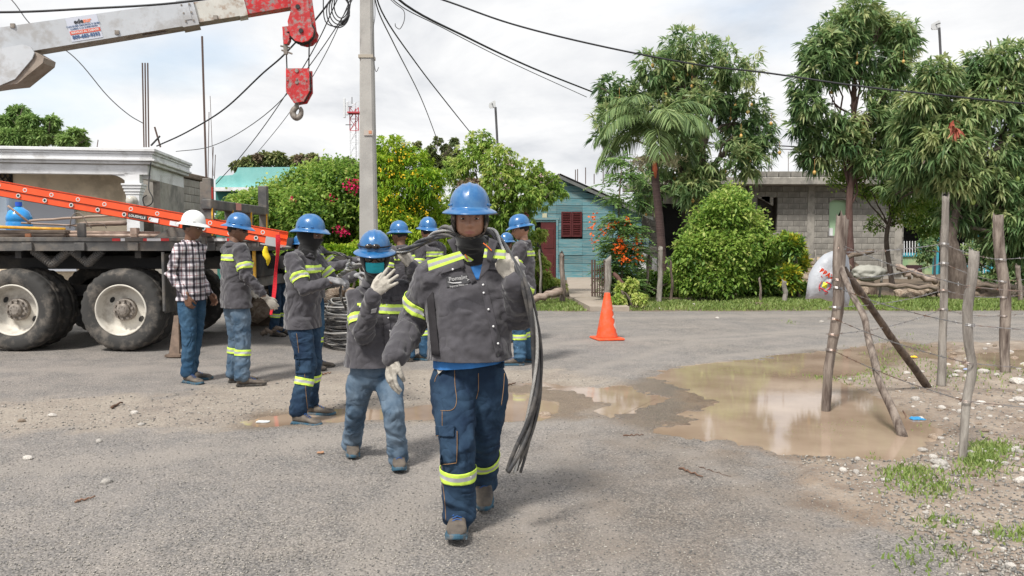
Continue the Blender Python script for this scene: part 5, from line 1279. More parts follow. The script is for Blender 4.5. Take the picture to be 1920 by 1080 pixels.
# ------------------------------------------------------------------ orange extension ladder
ORL = mat('orange_fibreglass', (0.78, 0.085, 0.018), .38, var=.10, vscale=5, coat=.2); ALU = mat('ladder_aluminium', (.55, .56, .57), .35, metal=.7)
LY = 10.30; A = P(-330, 282.5, LY); B = P(524, 434, LY); dL = (B - A).normalized(); nL = Vector((-dL.z, 0, dL.x)); LL = (B - A).length
lad = empty('extension_ladder', A, 'long orange fibreglass extension ladder lying aslant over the truck bed', 'ladder')
hL = .185
for y0, sg in ((LY, 1), (LY + .42, -1)):
    for o_, h_, dy in ((0, .095, 0), (.090, .095, .012)):
        q = MB()
        def pt(t, s_, y): return A + dL * t - nL * s_ + Vector((0, y, 0))
        for (s0, s1, ya, yb) in ((o_, o_ + h_, dy, dy + .006), (o_, o_ + .007, dy, dy + .035), (o_ + h_ - .007, o_ + h_, dy, dy + .035)):
            ya, yb = (y0 - LY) + sg * ya, (y0 - LY) + sg * yb
            p = [pt(0, s0, ya), pt(0, s1, ya), pt(0, s1, yb), pt(0, s0, yb)]; q.prism(p, (0, 0, 0), dL * LL)
        q.build('side_rail', ORL, lad)
k = 0; t = .20
while t < LL - .15:
    for s_, off in ((.048, .0), (.134, -.075)):
        c_ = A + dL * (t + off) - nL * s_; q = MB(); q.tube([c_ + Vector((0, .0, 0)), c_ + Vector((0, .43, 0))], .017, 10, cap=False); q.build('rung', ALU, lad, True)
        q = MB(); q.lathe([(.0, .006), (.016, .006), (.0165, -.004), (.027, -.004), (.027, .002)], tuple(c_), 16, axis='Y'); 
        q.m = [1 if i < 32 else 0 for i in range(len(q.f))]; q.build('rung_plug', [mat('ladder_ring', (.6, .58, .56), .4), mat('rung_hole', (.02, .10, .10), .6)], lad)
    t += .344; k += 1
for u0, u1, m_ in ((318, 335, mat('white_sticker', (.68, .70, .74), .5)), (281, 296, mat('white_sticker'))):
    t0 = (P(u0, 420, LY) - A).dot(dL); t1 = (P(u1, 420, LY) - A).dot(dL); q = MB(); q.prism([pt(t0, .11, 0), pt(t1, .11, 0), pt(t1, .165, 0), pt(t0, .165, 0)], (0, 0, 0), (0, -.003, 0)); q.build('sticker', m_, lad)
t0 = (P(234, 406, LY) - A).dot(dL); t0 = .125 + .344 * round((t0 - .125 - .172) / .344) + .172 - .125; t1 = t0 + .25
q = MB(); q.prism([pt(t0, .105, 0), pt(t1, .105, 0), pt(t1, .158, 0), pt(t0, .158, 0)], (0, 0, 0), (0, -.003, 0)); q.build('name_plate', mat('black_plate', (.02, .03, .03), .4), lad)
c_ = pt((t0 + t1) / 2, .133, -.006); text('plate_lettering', 'LOUISVILLE', .043, frame(c_, dL, nL), mat('white_lettering', (.7, .72, .7), .5), lad, .0008, .0006)
q = MB(); q.prism([pt(LL - .16, .09, 0), pt(LL - .03, .09, 0), pt(LL + .0, .20, 0), pt(LL - .16, .20, 0)], (0, 0, 0), (0, -.004, 0)); q.build('end_plate', ALU, lad)
q = MB(); q.prism([pt(LL - .22, .19, 0), pt(LL + .06, .19, 0), pt(LL + .06, .205, 0), pt(LL - .22, .205, 0)], (0, 0, 0), (0, .43, 0)); q.build('foot_pad', ALU, lad)
q = MB(); q.box((tx(470, 10.5), 10.52, tz(466, 10.5)), (.9, .05, .05)); q.box((GXp, 10.45, tz(440, 10.5)), (.08, .42, .04)); q.box((GXp, 10.45, tz(452, 10.5)), (.05, .05, .2)); q.build('ladder_bracket', STEEL, truck)
REDS = mat('red_webbing', (.58, .012, .025), .8, bump=.3, bscale=100)
pts = curve_pts([P(521, 440, 10.22), P(521, 470, 10.20), P(517, 510, 10.22), P(514, 550, 10.22), P(508, 590, 10.22)], 8); q = MB(); vs = []; fs = []
for i, p in enumerate(pts):
    w_ = .026 + .006 * math.sin(i * .3); a = .2 + .9 * math.sin(i * .16); d = Vector((math.cos(a), math.sin(a), 0)) * w_; e = Vector((-math.sin(a), math.cos(a), 0)) * .003
    vs += [p - d - e, p + d - e, p + d + e, p - d + e]
for i in range(len(pts) - 1):
    for k in range(4): a = i * 4 + k; b_ = i * 4 + (k + 1) % 4; fs.append((a, b_, b_ + 4, a + 4))
fs += [(0, 1, 2, 3), tuple(len(vs) - 4 + i for i in range(4))]; q.add(vs, fs); setp(q.build('tie_strap', REDS, None), 'bright red webbing strap hanging from the ladder end', 'strap')
q = MB(); pts = curve_pts([P(499, 462, 10.3), P(498, 475, 10.28), P(503, 486, 10.28), P(502, 498, 10.3)], 6)
q.tube(pts, [.02, .03, .028, .035, .04, .045, .043, .05, .048, .046, .045, .04, .04, .035, .03, .03, .02, .015, .008][:len(pts)], 8, flat=.35); setp(q.build('yellow_rag', mat('yellow_cloth', (.80, .60, .02), .9), None, True), 'yellow rag tied under the ladder beside the red strap', 'rag')

# ------------------------------------------------------------------ crane boom
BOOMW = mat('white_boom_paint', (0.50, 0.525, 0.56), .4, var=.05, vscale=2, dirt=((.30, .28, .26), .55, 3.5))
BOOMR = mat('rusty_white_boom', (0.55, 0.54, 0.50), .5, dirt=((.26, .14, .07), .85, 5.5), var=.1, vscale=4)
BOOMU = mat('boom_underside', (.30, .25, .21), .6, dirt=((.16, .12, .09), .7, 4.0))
BRED = mat('worn_red_paint', (0.50, 0.016, 0.020), .45, dirt=((.26, .23, .22), .95, 14.0), var=.2, vscale=4, bump=.15, bscale=30)
Ba = P(0, 84, 11.6); Bb = P(345, 31, 12.3); bd = (Bb - Ba).normalized(); bs = Vector((bd.y, -bd.x, 0)).normalized(); bu = bs.cross(bd).normalized()
def bpt(t, s_, h): return Ba + bd * t + bs * s_ + bu * h
def tfor(u):
    k = (u - 960) / FPX; return (k * Ba.y - Ba.x) / (bd.x - k * bd.y)
boom = empty('crane_boom', Ba, 'white telescopic crane boom with worn red tip reaching over the truck', 'crane boom')
if bu.z < 0: bu = -bu
def bsec(name, u0, u1, h0, h1, wd, m, t0=None, slots=None):
    a = tfor(u0) if t0 is None else t0; b = tfor(u1); q = MB(); vs = []
    for t, h in ((a, h0), (b, h1)):
        for s_, z in ((-wd, -h), (wd, -h), (wd, h), (-wd, h)): vs.append(bpt(t, s_, z))
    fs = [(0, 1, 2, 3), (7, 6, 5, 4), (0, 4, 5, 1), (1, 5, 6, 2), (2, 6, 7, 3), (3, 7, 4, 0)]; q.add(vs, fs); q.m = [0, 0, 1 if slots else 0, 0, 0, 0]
    bm = bmesh.new(); me = q.mesh(name, True); return link(name, me, [m, BOOMU], boom)
if bs.y > 0: bs = -bs                                    # bs points towards the camera
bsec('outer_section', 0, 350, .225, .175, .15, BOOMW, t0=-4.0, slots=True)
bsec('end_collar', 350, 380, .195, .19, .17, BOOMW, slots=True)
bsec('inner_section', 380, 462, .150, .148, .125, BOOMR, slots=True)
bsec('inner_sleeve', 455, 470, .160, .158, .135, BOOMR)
bsec('red_section', 470, 572, .135, .130, .115, BRED)
for u in (358, 372):
    for h in (-.12, .0, .12): b = MB(); c_ = bpt(tfor(u), .172, h); b.cyl(c_, c_ + bs * .012, .014, 8); b.build('bolt', HUBM, boom)
MB().prism([bpt(tfor(357), .171, -.10), bpt(tfor(370), .171, -.10), bpt(tfor(370), .171, .12), bpt(tfor(357), .171, .12)], (0, 0, 0), bs * .008).build('wear_pad_cover', BOOMW, boom)
for u, dd in ((53, .06), (232, .04), (412, .03)):
    b = MB(); c_ = bpt(tfor(u), .15 if u < 300 else .13, .19 if u < 100 else -.12); b.box(c_, (.06, .03, .06)); b.build('bracket', HUBM, boom)
for u0, u1 in ((275, 318),):
    q = MB(); a, b = bpt(tfor(u0), .05, -.20), bpt(tfor(u1), .05, -.20); q.tube([a, b], .02, 8); q.build('hose_guide', HUBM, boom)
# luffing cylinder bracket plate
pl = [(-80, 105), (0, 91), (42, 83), (58, 88), (64, 99), (60, 110), (28, 148), (0, 160), (-80, 170)]
pr = [P(u, v, 11.44) for u, v in pl]; q = MB(); q.prism(pr, (0, 0, 0), (0, .02, 0)); q.build('cylinder_bracket', BOOMW, boom)
pr2 = [P(u, v, 11.47) for u, v in [(-80, 100), (60, 95), (82, 108), (80, 118), (32, 157), (2, 160), (-80, 172)]]; q = MB(); q.prism(pr2, (0, 0, 0), (0, .30, 0)); q.build('bracket_web', BOOMU, boom)
# hydraulic cylinder and pedestal, both beyond the left edge
MB().cyl(bpt(tfor(-60), 0, -.35), (-9.3, 11.2, 2.2), .09, 14).build('lift_cylinder', BOOMW, boom)
q = MB(); pb = bpt(-3.8, 0, 0); q.box((pb.x, pb.y, (ZT + pb.z) / 2), (.7, .7, pb.z - ZT + .3), bev=.05); q.build('pedestal', BOOMW, boom)
# notice plate
ta, tb_ = tfor(148), tfor(205); zc = 0.0
Mx = frame(bpt((ta + tb_) / 2, .152, .012), bd, bu)
PW, PH = (tb_ - ta), .335
def plate(name, x0, x1, y0, y1, m, dz=.0):
    q = MB(); q.add([Mx @ Vector((a, b, dz)) for a, b in ((x0, y0), (x1, y0), (x1, y1), (x0, y1))] + [Mx @ Vector((a, b, dz + .003)) for a, b in ((x0, y0), (x1, y0), (x1, y1), (x0, y1))], [(3, 2, 1, 0), (4, 5, 6, 7), (0, 1, 5, 4), (1, 2, 6, 5), (2, 3, 7, 6), (3, 0, 4, 7)]); return q.build(name, m, boom)
NP = mat('notice_paper', (.56, .59, .68), .5); NR = mat('notice_red', (.62, .10, .06), .5); NBl = mat('notice_blue', (.05, .11, .24), .5)
plate('notice_plate', -PW / 2, PW / 2, -PH / 2, PH / 2, NP)
plate('notice_stripe', -PW / 2 * .96, PW / 2 * .98, -PH * .22, -PH * .06, NR, .004)
def nt_text(s_, size, x, y, m, b=.0006, dz=.008): 
    M2 = Mx.copy(); M2.translation = Mx @ Vector((x, y, dz)); text('notice_lettering', s_, size, M2, m, boom, .0006, b)
nt_text('ede', .085, -.05, PH * .30, mat('notice_black', (.03, .03, .035), .5), .003); nt_text('sur', .085, .065, PH * .30, mat('notice_orange', (.80, .25, .14), .5), .003)
nt_text('CUALQUIER DENUNCIA O QUEJA', .030, 0, PH * .13, NBl, .0008); nt_text('LLAMAR A LA SUPERVISIÓN', .030, 0, PH * .02, NBl, .0008)
nt_text('SERVICIO AL CLIENTE', .038, 0, -PH * .14, mat('white_lettering'), .001); nt_text('809-683-9393', .066, 0, -PH * .34, NBl, .003)
# tip: rope end anchor, sheave head
th = tfor(566); hd = bpt(th, 0, 0); up = Vector((0, 0, 1))
def hp(u, v, Y): return P(u, v, Y)
HY = hd.y - .22
for dy in (0.0, .30):
    q = MB(); pr = [hp(u, v, HY) + Vector((0, dy, 0)) for u, v in ((546, -12), (575, -14), (580, 20), (584, 48), (588, 56), (585, 68), (577, 76), (566, 79), (553, 76), (544, 66), (539, 40), (545, 20))]
    q.prism(pr, (0, 0, 0), (0, .04, 0)); q.build('sheave_cheek', BRED, boom)
q = MB(); c_ = hp(564, 57, HY + .06); q.lathe([(0, 0), (.20, 0), (.20, .03), (.17, .06), (.20, .09), (.20, .12), (0, .12)], tuple(c_), 36, axis='Y'); q.build('sheave', DSTEEL, boom, True)
for u, v in ((564, 57), (558, 12)):
    q = MB(); c_ = hp(u, v, HY - .02); q.cyl(c_, c_ + Vector((0, .4, 0)), .035, 12); q.build('pin', DSTEEL, boom)
q = MB(); q.prism([hp(u, v, HY + .05) for u, v in ((529, 50), (546, 48), (545, 58), (536, 60), (543, 64), (542, 75), (538, 82), (532, 82), (530, 72), (530, 60))], (0, 0, 0), (0, .12, 0)); q.build('rope_anchor', BRED, boom)
q = MB(); q.tube([hp(535, 78, HY + .1), hp(536, 102, HY + .1)], .035, 8); q.tube([hp(526, 86, HY + .1), hp(545, 90, HY + .1)], .014, 6); q.tube([hp(528, 94, HY + .1), hp(540, 98, HY + .1), hp(548, 101, HY + .1)], .014, 6); q.build('rope_clamp', HUBM, boom)
hk = empty('hook_block', hp(558, 160, HY), 'worn red crane hook block hanging from the boom tip', 'hook block')
HB = HY + .08
for dy in (0, .2):
    q = MB(); q.prism([hp(u, v, HB) + Vector((0, dy, 0)) for u, v in ((536, 128), (579, 128), (580, 170), (569, 190), (551, 193), (536, 172))], (0, 0, 0), (0, .035, 0)); q.build('side_plate', BRED, hk)
q = MB(); q.prism([hp(u, v, HB + .04) for u, v in ((538, 132), (578, 132), (579, 169), (568, 188), (551, 190), (537, 170))], (0, 0, 0), (0, .155, 0)); q.build('block_core', DSTEEL, hk)
for u, v, r in ((556, 132, .03), (556, 154, .026), (556, 148, .014), (574, 150, .012), (539, 150, .012)):
    q = MB(); c_ = hp(u, v, HB - .015); q.cyl(c_, c_ + Vector((0, .03, 0)), r, 12); q.build('pin', HUBM, hk)
q = MB(); pts = curve_pts([hp(557, 190, HB + .12), hp(556, 200, HB + .12), hp(551, 206, HB + .12), hp(549, 213, HB + .12), hp(555, 221, HB + .12), hp(563, 217, HB + .12), hp(565, 207, HB + .12), hp(562, 202, HB + .12)], 5)
q.tube(pts, [.03 + .02 * math.sin(PI * min(1, i / (len(pts) - 1) * 1.1)) for i in range(len(pts))], 10); q.build('hook', HUBM, hk, True)
q = MB()
for u0, v0, u1, v1 in ((537, 100, 538, 129), (580, 70, 579, 129)): q.tube([hp(u0, v0, HB + .1), hp(u1, v1, HB + .1)], .012, 6)
q.build('hoist_rope', DSTEEL, hk)
# ------------------------------------------------------------------ buildings
PLW = mat('white_stucco', (0.74, 0.75, 0.77), .8, var=.04, vscale=3, dirt=((.40, .39, .38), .5, 2.5), bump=.2, bscale=40)
OLDW = mat('stained_beige_plaster', (0.68, 0.58, 0.44), .9, dirt=((.34, .28, .21), .7, 1.3), var=.10, vscale=2, bump=.3, bscale=20)
BLKM = mat('concrete_block', (0.30, 0.285, 0.26), .92, var=.12, vscale=9, orand=.16, bump=.5, bscale=50, dirt=((.11, .105, .10), .5, 2.5))
BLKL = mat('pale_block', (0.36, 0.345, 0.31), .92, var=.10, vscale=9, orand=.13, bump=.4, bscale=50, dirt=((.22, .19, .16), .5, 2.5))
MORT = mat('mortar', (0.15, 0.14, 0.13), .95, var=.2, vscale=12, bump=.4, bscale=40)
CONC = mat('raw_concrete', (0.34, 0.32, 0.29), .9, var=.12, vscale=5, dirt=((.13, .125, .12), .7, 2.0), bump=.4, bscale=25)
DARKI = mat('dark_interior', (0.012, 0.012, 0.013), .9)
REB = mat('rusty_rebar', (0.10, 0.065, 0.055), .8)
IRON = mat('black_iron', (0.02, 0.02, 0.022), .6)
_bm_cache = {}
def block_mesh(w, h, d, var):
    k = (round(w, 3), round(h, 3), round(d, 3), var)
    if k not in _bm_cache:
        mb = MB(); mb.box((0, 0, 0), (w, d, h), bev=.008); me = mb.mesh('block', True); rr = random.Random(var)
        for v in me.vertices: v.co += Vector((rr.uniform(-1, 1), rr.uniform(-1, 1), rr.uniform(-1, 1))) * .0025
        _bm_cache[k] = me
    return _bm_cache[k]
def wall_blocks(name, A, B, z0, z1, par, m, bw=.40, bh=.20, d=.15, holes=(), seed=1, core=True, gap=.012, skip=0.0):
    """courses of blocks from A to B (2D points), holes: (s0,s1,z0,z1) in wall coordinates"""
    A = Vector((A[0], A[1], 0)); B = Vector((B[0], B[1], 0)); L_ = (B - A).length; e = (B - A).normalized(); nrm = Vector((e.y, -e.x, 0)); yaw = math.atan2(e.y, e.x); rr = random.Random(seed); nb = 0
    rows = int(round((z1 - z0) / bh)); bh2 = (z1 - z0) / rows
    if core:
        q = MB()
        # mortar slab pieces around holes, 12 mm behind the block faces
        xs = sorted({0, L_} | {h[0] for h in holes} | {h[1] for h in holes}); zs = sorted({z0, z1} | {h[2] for h in holes} | {h[3] for h in holes})
        for x0, x1 in zip(xs, xs[1:]):
            for za, zb in zip(zs, zs[1:]):
                xm, zm_ = (x0 + x1) / 2, (za + zb) / 2
                if any(h[0] < xm < h[1] and h[2] < zm_ < h[3] for h in holes) or za < z0 or zb > z1: continue
                c = A + e * xm; q.box((c.x, c.y, zm_), (x1 - x0 , d - .024, zb - za), rot=yaw)
        q.build('mortar', MORT, par)
    for r in range(rows):
        za = z0 + r * bh2; s = -(bw / 2 if r % 2 else 0)
        while s < L_:
            s0, s1 = max(0, s), min(L_, s + bw); s += bw
            if s1 - s0 < .06: continue
            segs = [(s0, s1)]
            for h in holes:
                if za + bh2 * .5 < h[2] or za + bh2 * .5 > h[3]: continue
                ns = []
                for a, b in segs:
                    if b <= h[0] or a >= h[1]: ns.append((a, b)); continue
                    if a < h[0] - .05: ns.append((a, h[0]))
                    if b > h[1] + .05: ns.append((h[1], b))
                segs = ns
            for a, b in segs:
                me = block_mesh(round(b - a - gap, 2), round(bh2 - gap, 3), d, rr.randint(0, 2)); o = bpy.data.objects.new('block', me); COL.objects.link(o)
                if not me.materials: me.materials.append(m)
                elif me.materials[0] != m:
                    me = me.copy(); me.materials[0] = m; o.data = me
                c = A + e * ((a + b) / 2); off = rr.uniform(-.004, .006)
                o.location = (c.x + nrm.x * off, c.y + nrm.y * off, za + bh2 / 2); o.rotation_euler = (0, 0, yaw + rr.uniform(-.004, .004)); 
                o.parent = par; o.matrix_parent_inverse = par_world(par).inverted(); nb += 1
    return nb
def vprism(name, poly, off, m, par, **kw): q = MB(); q.prism([Vector(p) for p in poly], (0, 0, 0), off); return q.build(name, m, par, **kw)

# ---- left house with white porch
HL = empty('porch_house', (-9, 18, 0), 'white trimmed porch house with stained beige wall behind the truck', 'house')
C0 = P(290, 278, 17.2); fd = Vector((1, .16, 0)).normalized(); sd2 = Vector((-.16, 1, 0)).normalized()  # front direction, depth direction
def hl(s_, t, z): return Vector((C0.x, C0.y, 0)) + fd * s_ + sd2 * t + Vector((0, 0, z))
ZC = C0.z
def lbox(name, s0, s1, t0, t1, z0, z1, m, bev=0, par=None):
    q = MB(); c = hl((s0 + s1) / 2, (t0 + t1) / 2, (z0 + z1) / 2); q.box(c, (s1 - s0, t1 - t0, z1 - z0), rot=math.atan2(fd.y, fd.x), bev=bev); return q.build(name, m, par or HL)
# cornice in stepped mouldings
zz0 = ZC
for dz, hgt, prj in ((0, .07, .0), (.07, .05, -.04), (.12, .10, -.07), (.22, .05, -.02), (.27, .06, -.09)):
    lbox('cornice_moulding', -9, -.0 + prj, 0 - prj, 3.4, zz0 - dz - hgt, zz0 - dz - .004, PLW, .008)
zl = ZC - .33
lbox('roof_slab', -8.9, -.15, .15, 3.3, zl - .02, zl + .2, CONC)
lbox('porch_lintel', -8.9, -.20, .16, .40, zl - .22, zl, PLW)                      # beam under cornice
lbox('porch_side_lintel', -.44, -.20, .40, 3.3, zl - .30, zl, PLW)
# arch haunch next to column
zc = zl - .22
cu0 = (P(258, 360, 17.4) - hl(0, 0, 0)).dot(fd)
q = []
for i in range(9): a = PI / 2 * i / 8; q.append(hl(-1.02 + .42 * math.sin(a), .18, zc - .30 + .30 * math.cos(a)))
vprism('arch_haunch', [hl(-1.02, .18, zc + .01)] + q + [hl(-.60, .18, zc + .01)], sd2 * .2, PLW, HL)
# column
colx = -.52
z_cap = tz(345, 17.4)
for wd, za, zb in ((.42, z_cap - .04, z_cap + .0), (.38, z_cap - .10, z_cap - .042), (.34, z_cap - .17, z_cap - .102), (.30, z_cap - .23, z_cap - .172), (.27, .2, z_cap - .232), (.36, 0.0, .198)):
    lbox('column_block', colx - wd / 2, colx + wd / 2, .30 - wd / 2, .30 + wd / 2, za, zb, PLW, .006)
lbox('column_neck', colx - .15, colx + .15, .16, .44, z_cap + .002, zc + .02, PLW)
lbox('back_wall', -9, -.9, 1.15, 1.3, 0, zl, OLDW)
lbox('side_wall', -.35, -.20, 1.1, 3.3, 0, zl, CONC)
lbox('porch_floor', -9, -.2, .1, 1.9, 0, .25, CONC)
# window with diamond grille (upper left) and slatted door
def win(name, u0, u1, v0, v1, kind):
    Y = 18.3; a, b = P(u0, v1, Y), P(u1, v0, Y); s0 = (a - hl(0, 0, 0)).dot(fd); s1 = (b - hl(0, 0, 0)).dot(fd); f = lbox(name, s0, s1, 1.11, 1.15, a.z, b.z, IRON)
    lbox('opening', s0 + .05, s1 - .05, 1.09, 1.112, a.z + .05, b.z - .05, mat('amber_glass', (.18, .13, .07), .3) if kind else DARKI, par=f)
    if kind:
        q = MB(); n_ = 9
        for i in range(-n_, n_):
            for sg in (1, -1):
                x0 = s0 + (s1 - s0) * i / n_; pts = [(x0, a.z if sg > 0 else b.z), (x0 + (b.z - a.z) * .7, b.z if sg > 0 else a.z)]
                if pts[0][0] < s0: k_ = (s0 - pts[0][0]) / (pts[1][0] - pts[0][0]); pts[0] = (s0, pts[0][1] + (pts[1][1] - pts[0][1]) * k_)
                if pts[1][0] > s1:
                    k_ = (s1 - pts[0][0]) / (pts[1][0] - pts[0][0]); pts[1] = (s1, pts[0][1] + (pts[1][1] - pts[0][1]) * k_)
                if pts[1][0] <= pts[0][0]: continue
                q.tube([hl(pts[0][0], 1.07, pts[0][1]), hl(pts[1][0], 1.07, pts[1][1])], .012, 4)
        q.build('diamond_grille', IRON, f)
    else:
        k = 0; x = s0 + .05
        while x < s1 - .04: lbox('slat', x, x + .05, 1.065, 1.088, a.z + .04, b.z - .04, mat('dark_slat', (.045, .04, .04), .6), par=f); x += .075
win('window', -40, 42, 322, 372, True); win('door', 52, 126, 363, 440, False)
lbox('pale_board', -3.15, -2.0, 1.0, 1.10, .8, tz(373, 18.9), mat('pale_grey_board', (.40, .42, .47), .6))
Mx = frame(hl(-2.45, .99, tz(377, 18.9)), fd, (0, 0, 1)); text('board_lettering', 'ABANDO', .07, Mx, IRON, HL, .001, .001)
# meter
q = MB(); c = hl(colx, .10, tz(377, 17.3)); q.lathe([(0, -.12), (.075, -.12), (.085, -.10), (.085, -.03), (.11, -.02), (.11, .04)], tuple(c), 24, axis='Y'); q.build('electric_meter', mat('meter_grey', (.50, .48, .43), .3), HL, True)
pts = curve_pts([P(283, 303, 17.2), P(280, 330, 17.2), P(279, 355, 17.1), P(286, 370, 17.05), P(284, 382, 17.05), P(272, 386, 17.05), P(268, 372, 17.05), P(275, 366, 17.05)], 6)
MB().tube(pts, .014, 6).build('service_cable', IRON, HL, True)
# side wing of bare blocks
wa, wb = P(321, 400, 20.4), P(386, 400, 23.0); zt = tz(321, 20.4)
wall_blocks('w', (wa.x, wa.y), (wb.x, wb.y), 0.05, zt - .12, HL, BLKL, bh=.20, d=.16, seed=3, bw=.42, holes=((1.35, 2.45, 1.55, 2.25),))
eb = (Vector((wb.x, wb.y, 0)) - Vector((wa.x, wa.y, 0))); yaw = math.atan2(eb.y, eb.x); mid = (wa + wb) / 2
MB().box((mid.x, mid.y, zt - .03), (eb.length + .15, .30, .14), rot=yaw, bev=.02).build('ring_beam', mat('stained_concrete', (.22, .17, .13), .9, dirt=((.10, .07, .05), .8, 3.0), bump=.4), HL)
MB().box((mid.x - 1.2, mid.y + .5, (zt) / 2), (2.4, 2.2, zt - .3), rot=yaw).build('wing_core', CONC, HL)
q = MB(); c = Vector((wa.x, wa.y, 0)) + eb.normalized() * 1.9; q.box((c.x, c.y, 1.9), (1.1, .10, .7), rot=yaw); q.build('rusty_shutter', mat('rusty_brown', (.12, .075, .06), .8, var=.3, vscale=8), HL)
# rebars on roof
def rebar(u, v0, v1, Y, par, lean=0, r=.012): MB().tube([P(u, v1, Y), P(u + lean * .5, (v0 + v1) / 2, Y), P(u + lean, v0, Y)], r, 5).build('rebar', REB, par)
for u, v0, ln in ((270, 118, -3), (274, 118, -2), (279, 118, -2), (301, 238, -11)): rebar(u, v0, 276, 17.6, HL, ln, .016 if u < 300 else .02)
for u, v0, Y in ((390, 210, 23), (398, 275, 23), (402, 290, 23), (182, 262, 20)): rebar(u, v0, 335 if u > 300 else 276, Y, HL, 2, .011)
MB().tube([P(300, 255, 17.6), P(283, 273, 17.5)], .02, 6).build('tie_rod', IRON, HL)
rebar(387, 68, 340, 22.5, HL, -8, .030)
rebar(400, 180, 330, 23, HL, -6, .008)

# ---- turquoise house behind the hedge
TUR = mat('turquoise_wall', (0.22, 0.50, 0.48), .85, var=.08, vscale=1.5, dirt=((.12, .36, .35), .6, 1.5), bump=.15)
YT = 26.0; HT = empty('turquoise_house', (P(470, 400, YT).x, YT, 0), 'turquoise house with stepped parapet behind the hedge', 'house')
pts = [(404, 352), (404, 338), (412, 330), (436, 328), (443, 322), (446, 314), (560, 313), (640, 318), (640, 352)]
vprism('parapet', [P(u, v, YT) for u, v in pts], (0, .25, 0), TUR, HL if False else HT)
vprism('eave_slab', [P(u, v, YT - .3) for u, v in ((398, 351), (650, 351), (650, 358), (398, 358))], (0, .6, 0), PLW, HT)
vprism('front_wall', [P(u, v, YT) for u, v in ((404, 358), (640, 358))] + [Vector((P(640, 358, YT).x, YT, 0)), Vector((P(404, 358, YT).x, YT, 0))], (0, 4, 0), mat('deep_teal_wall', (.035, .17, .15), .8, var=.12, vscale=2), HT)
YG = 21.0
setp(vprism('teal_fence_wall', [P(u, v, YG) for u, v in ((462, 462), (560, 462))] + [Vector((P(560, 462, YG).x, YG, 0)), Vector((P(462, 462, YG).x, YG, 0))], (0, .2, 0), mat('deep_teal_wall'), None), 'deep teal garden wall behind the red strap', 'wall')

# ---- blue plank hut
BLUEP = mat('weathered_blue_plank', (0.075, 0.205, 0.245), .85, vcol=(.14, .29, .33), vscale=3, orand=.22, stretch=(.5, 3, 6), dirt=((.30, .30, .27), .55, 5.0), bump=.4, bscale=30)
MARO = mat('maroon_paint', (0.085, 0.012, 0.014), .55, var=.15, vscale=5)
TINR = mat('corrugated_tin', (0.10, 0.10, 0.105), .55, dirt=((.22, .15, .10), .6, 2.0), metal=.2)
YH = 28.0; hut = empty('plank_hut', (P(1100, 500, YH).x, YH, 0), 'weathered blue plank hut with maroon door and louvred shutters', 'hut')
def hp2(u, v, dy=0): return P(u, v, YH) + Vector((0, dy, 0))
zg = 0.10
apex, eR, eL = (1048, 322), (1213, 399), (925, 395)
uv = lambda u: P(u, 450, YH).x; vz = lambda v: P(960, v, YH).z
xa, za_ = uv(apex[0]), vz(apex[1] + 6); xr, zr = uv(1203), vz(399); xl, zl2 = uv(940), vz(398)
def roof_z(x): return za_ + (x - xa) * ((zr - za_) / (xr - xa) if x > xa else (za_ - zl2) / (xa - xl))
door = (uv(1003), uv(1043), zg, vz(412)); sh_ = (uv(1052), uv(1091), vz(444), vz(397)); sh2 = (uv(972), uv(992), vz(444), vz(394))
z = zg; rr = random.Random(2); row = 0
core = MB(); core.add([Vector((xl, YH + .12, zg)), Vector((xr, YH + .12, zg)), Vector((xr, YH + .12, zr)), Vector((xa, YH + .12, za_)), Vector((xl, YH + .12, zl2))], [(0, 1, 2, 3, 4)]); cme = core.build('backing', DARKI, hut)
cuts = [uv(1043) + .01, uv(1091), uv(1133), uv(1168)]
while z < za_:
    h_ = .29 if z < vz(397) else .24
    segs = [(xl, uv(992)), (uv(992), uv(1043)), (uv(1043), uv(1092)), (uv(1092), uv(1150) + rr.uniform(-.1, .1)), (uv(1150), xr)]
    for a, b in segs:
        # clip to the roof line
        top = z + h_ - .012; rects = [(a, b)]
        for D in (door, sh_, sh2):
            nr = []
            for p0, p1 in rects:
                if top < D[2] + .02 or z > D[3] - .10 or p1 <= D[0] or p0 >= D[1]: nr.append((p0, p1)); continue
                if p0 < D[0] - .03: nr.append((p0, D[0]))
                if p1 > D[1] + .03: nr.append((D[1], p1))
            rects = nr
        for p0, p1 in rects:
            poly = []
            zA, zB = roof_z(p0) - .02, roof_z(p1) - .02
            if max(zA, zB) < z + .03: continue
            P0 = [(p0, z), (p1, z)]; 
            if zB < z: xx = p0 + (p1 - p0) * (zA - z) / (zA - zB + 1e-9); P0 = [(p0, z), (min(p1, xx), z)]; zB2 = None
            if zA < z: xx = p0 + (p1 - p0) * (z - zA) / (zB - zA + 1e-9); P0 = [(max(p0, xx), z), (p1, z)]
            lo, hi = P0[0][0], P0[1][0]
            if hi - lo < .04: continue
            poly = [(lo, z), (hi, z), (hi, min(top, max(z + .005, roof_z(hi) - .02)))]
            if lo < xa < hi: poly.append((xa, min(top, za_ - .02)))
            poly.append((lo, min(top, max(z + .005, roof_z(lo) - .02))))
            dy = rr.uniform(-.010, .010); q = MB(); q.prism([Vector((x_ + (.006 if i in (0,) else 0), YH + dy, z_)) for i, (x_, z_) in enumerate(poly)], (0, 0, 0), (0, .03, 0)); q.build('plank', BLUEP, hut)
    z += h_; row += 1
dn = MB(); dn.box(((door[0] + door[1]) / 2 + .10, YH + .05, (door[2] + door[3]) / 2), (door[1] - door[0] - .22, .05, door[3] - door[2] - .04), bev=.01); dr = dn.build('door_leaf', MARO, hut)
for k in range(2): MB().box(((door[0] + door[1]) / 2 + .12, YH + .02, door[2] + .55 + k * .9), (.34, .02, .7), bev=.008).build('door_panel', MARO, dr)
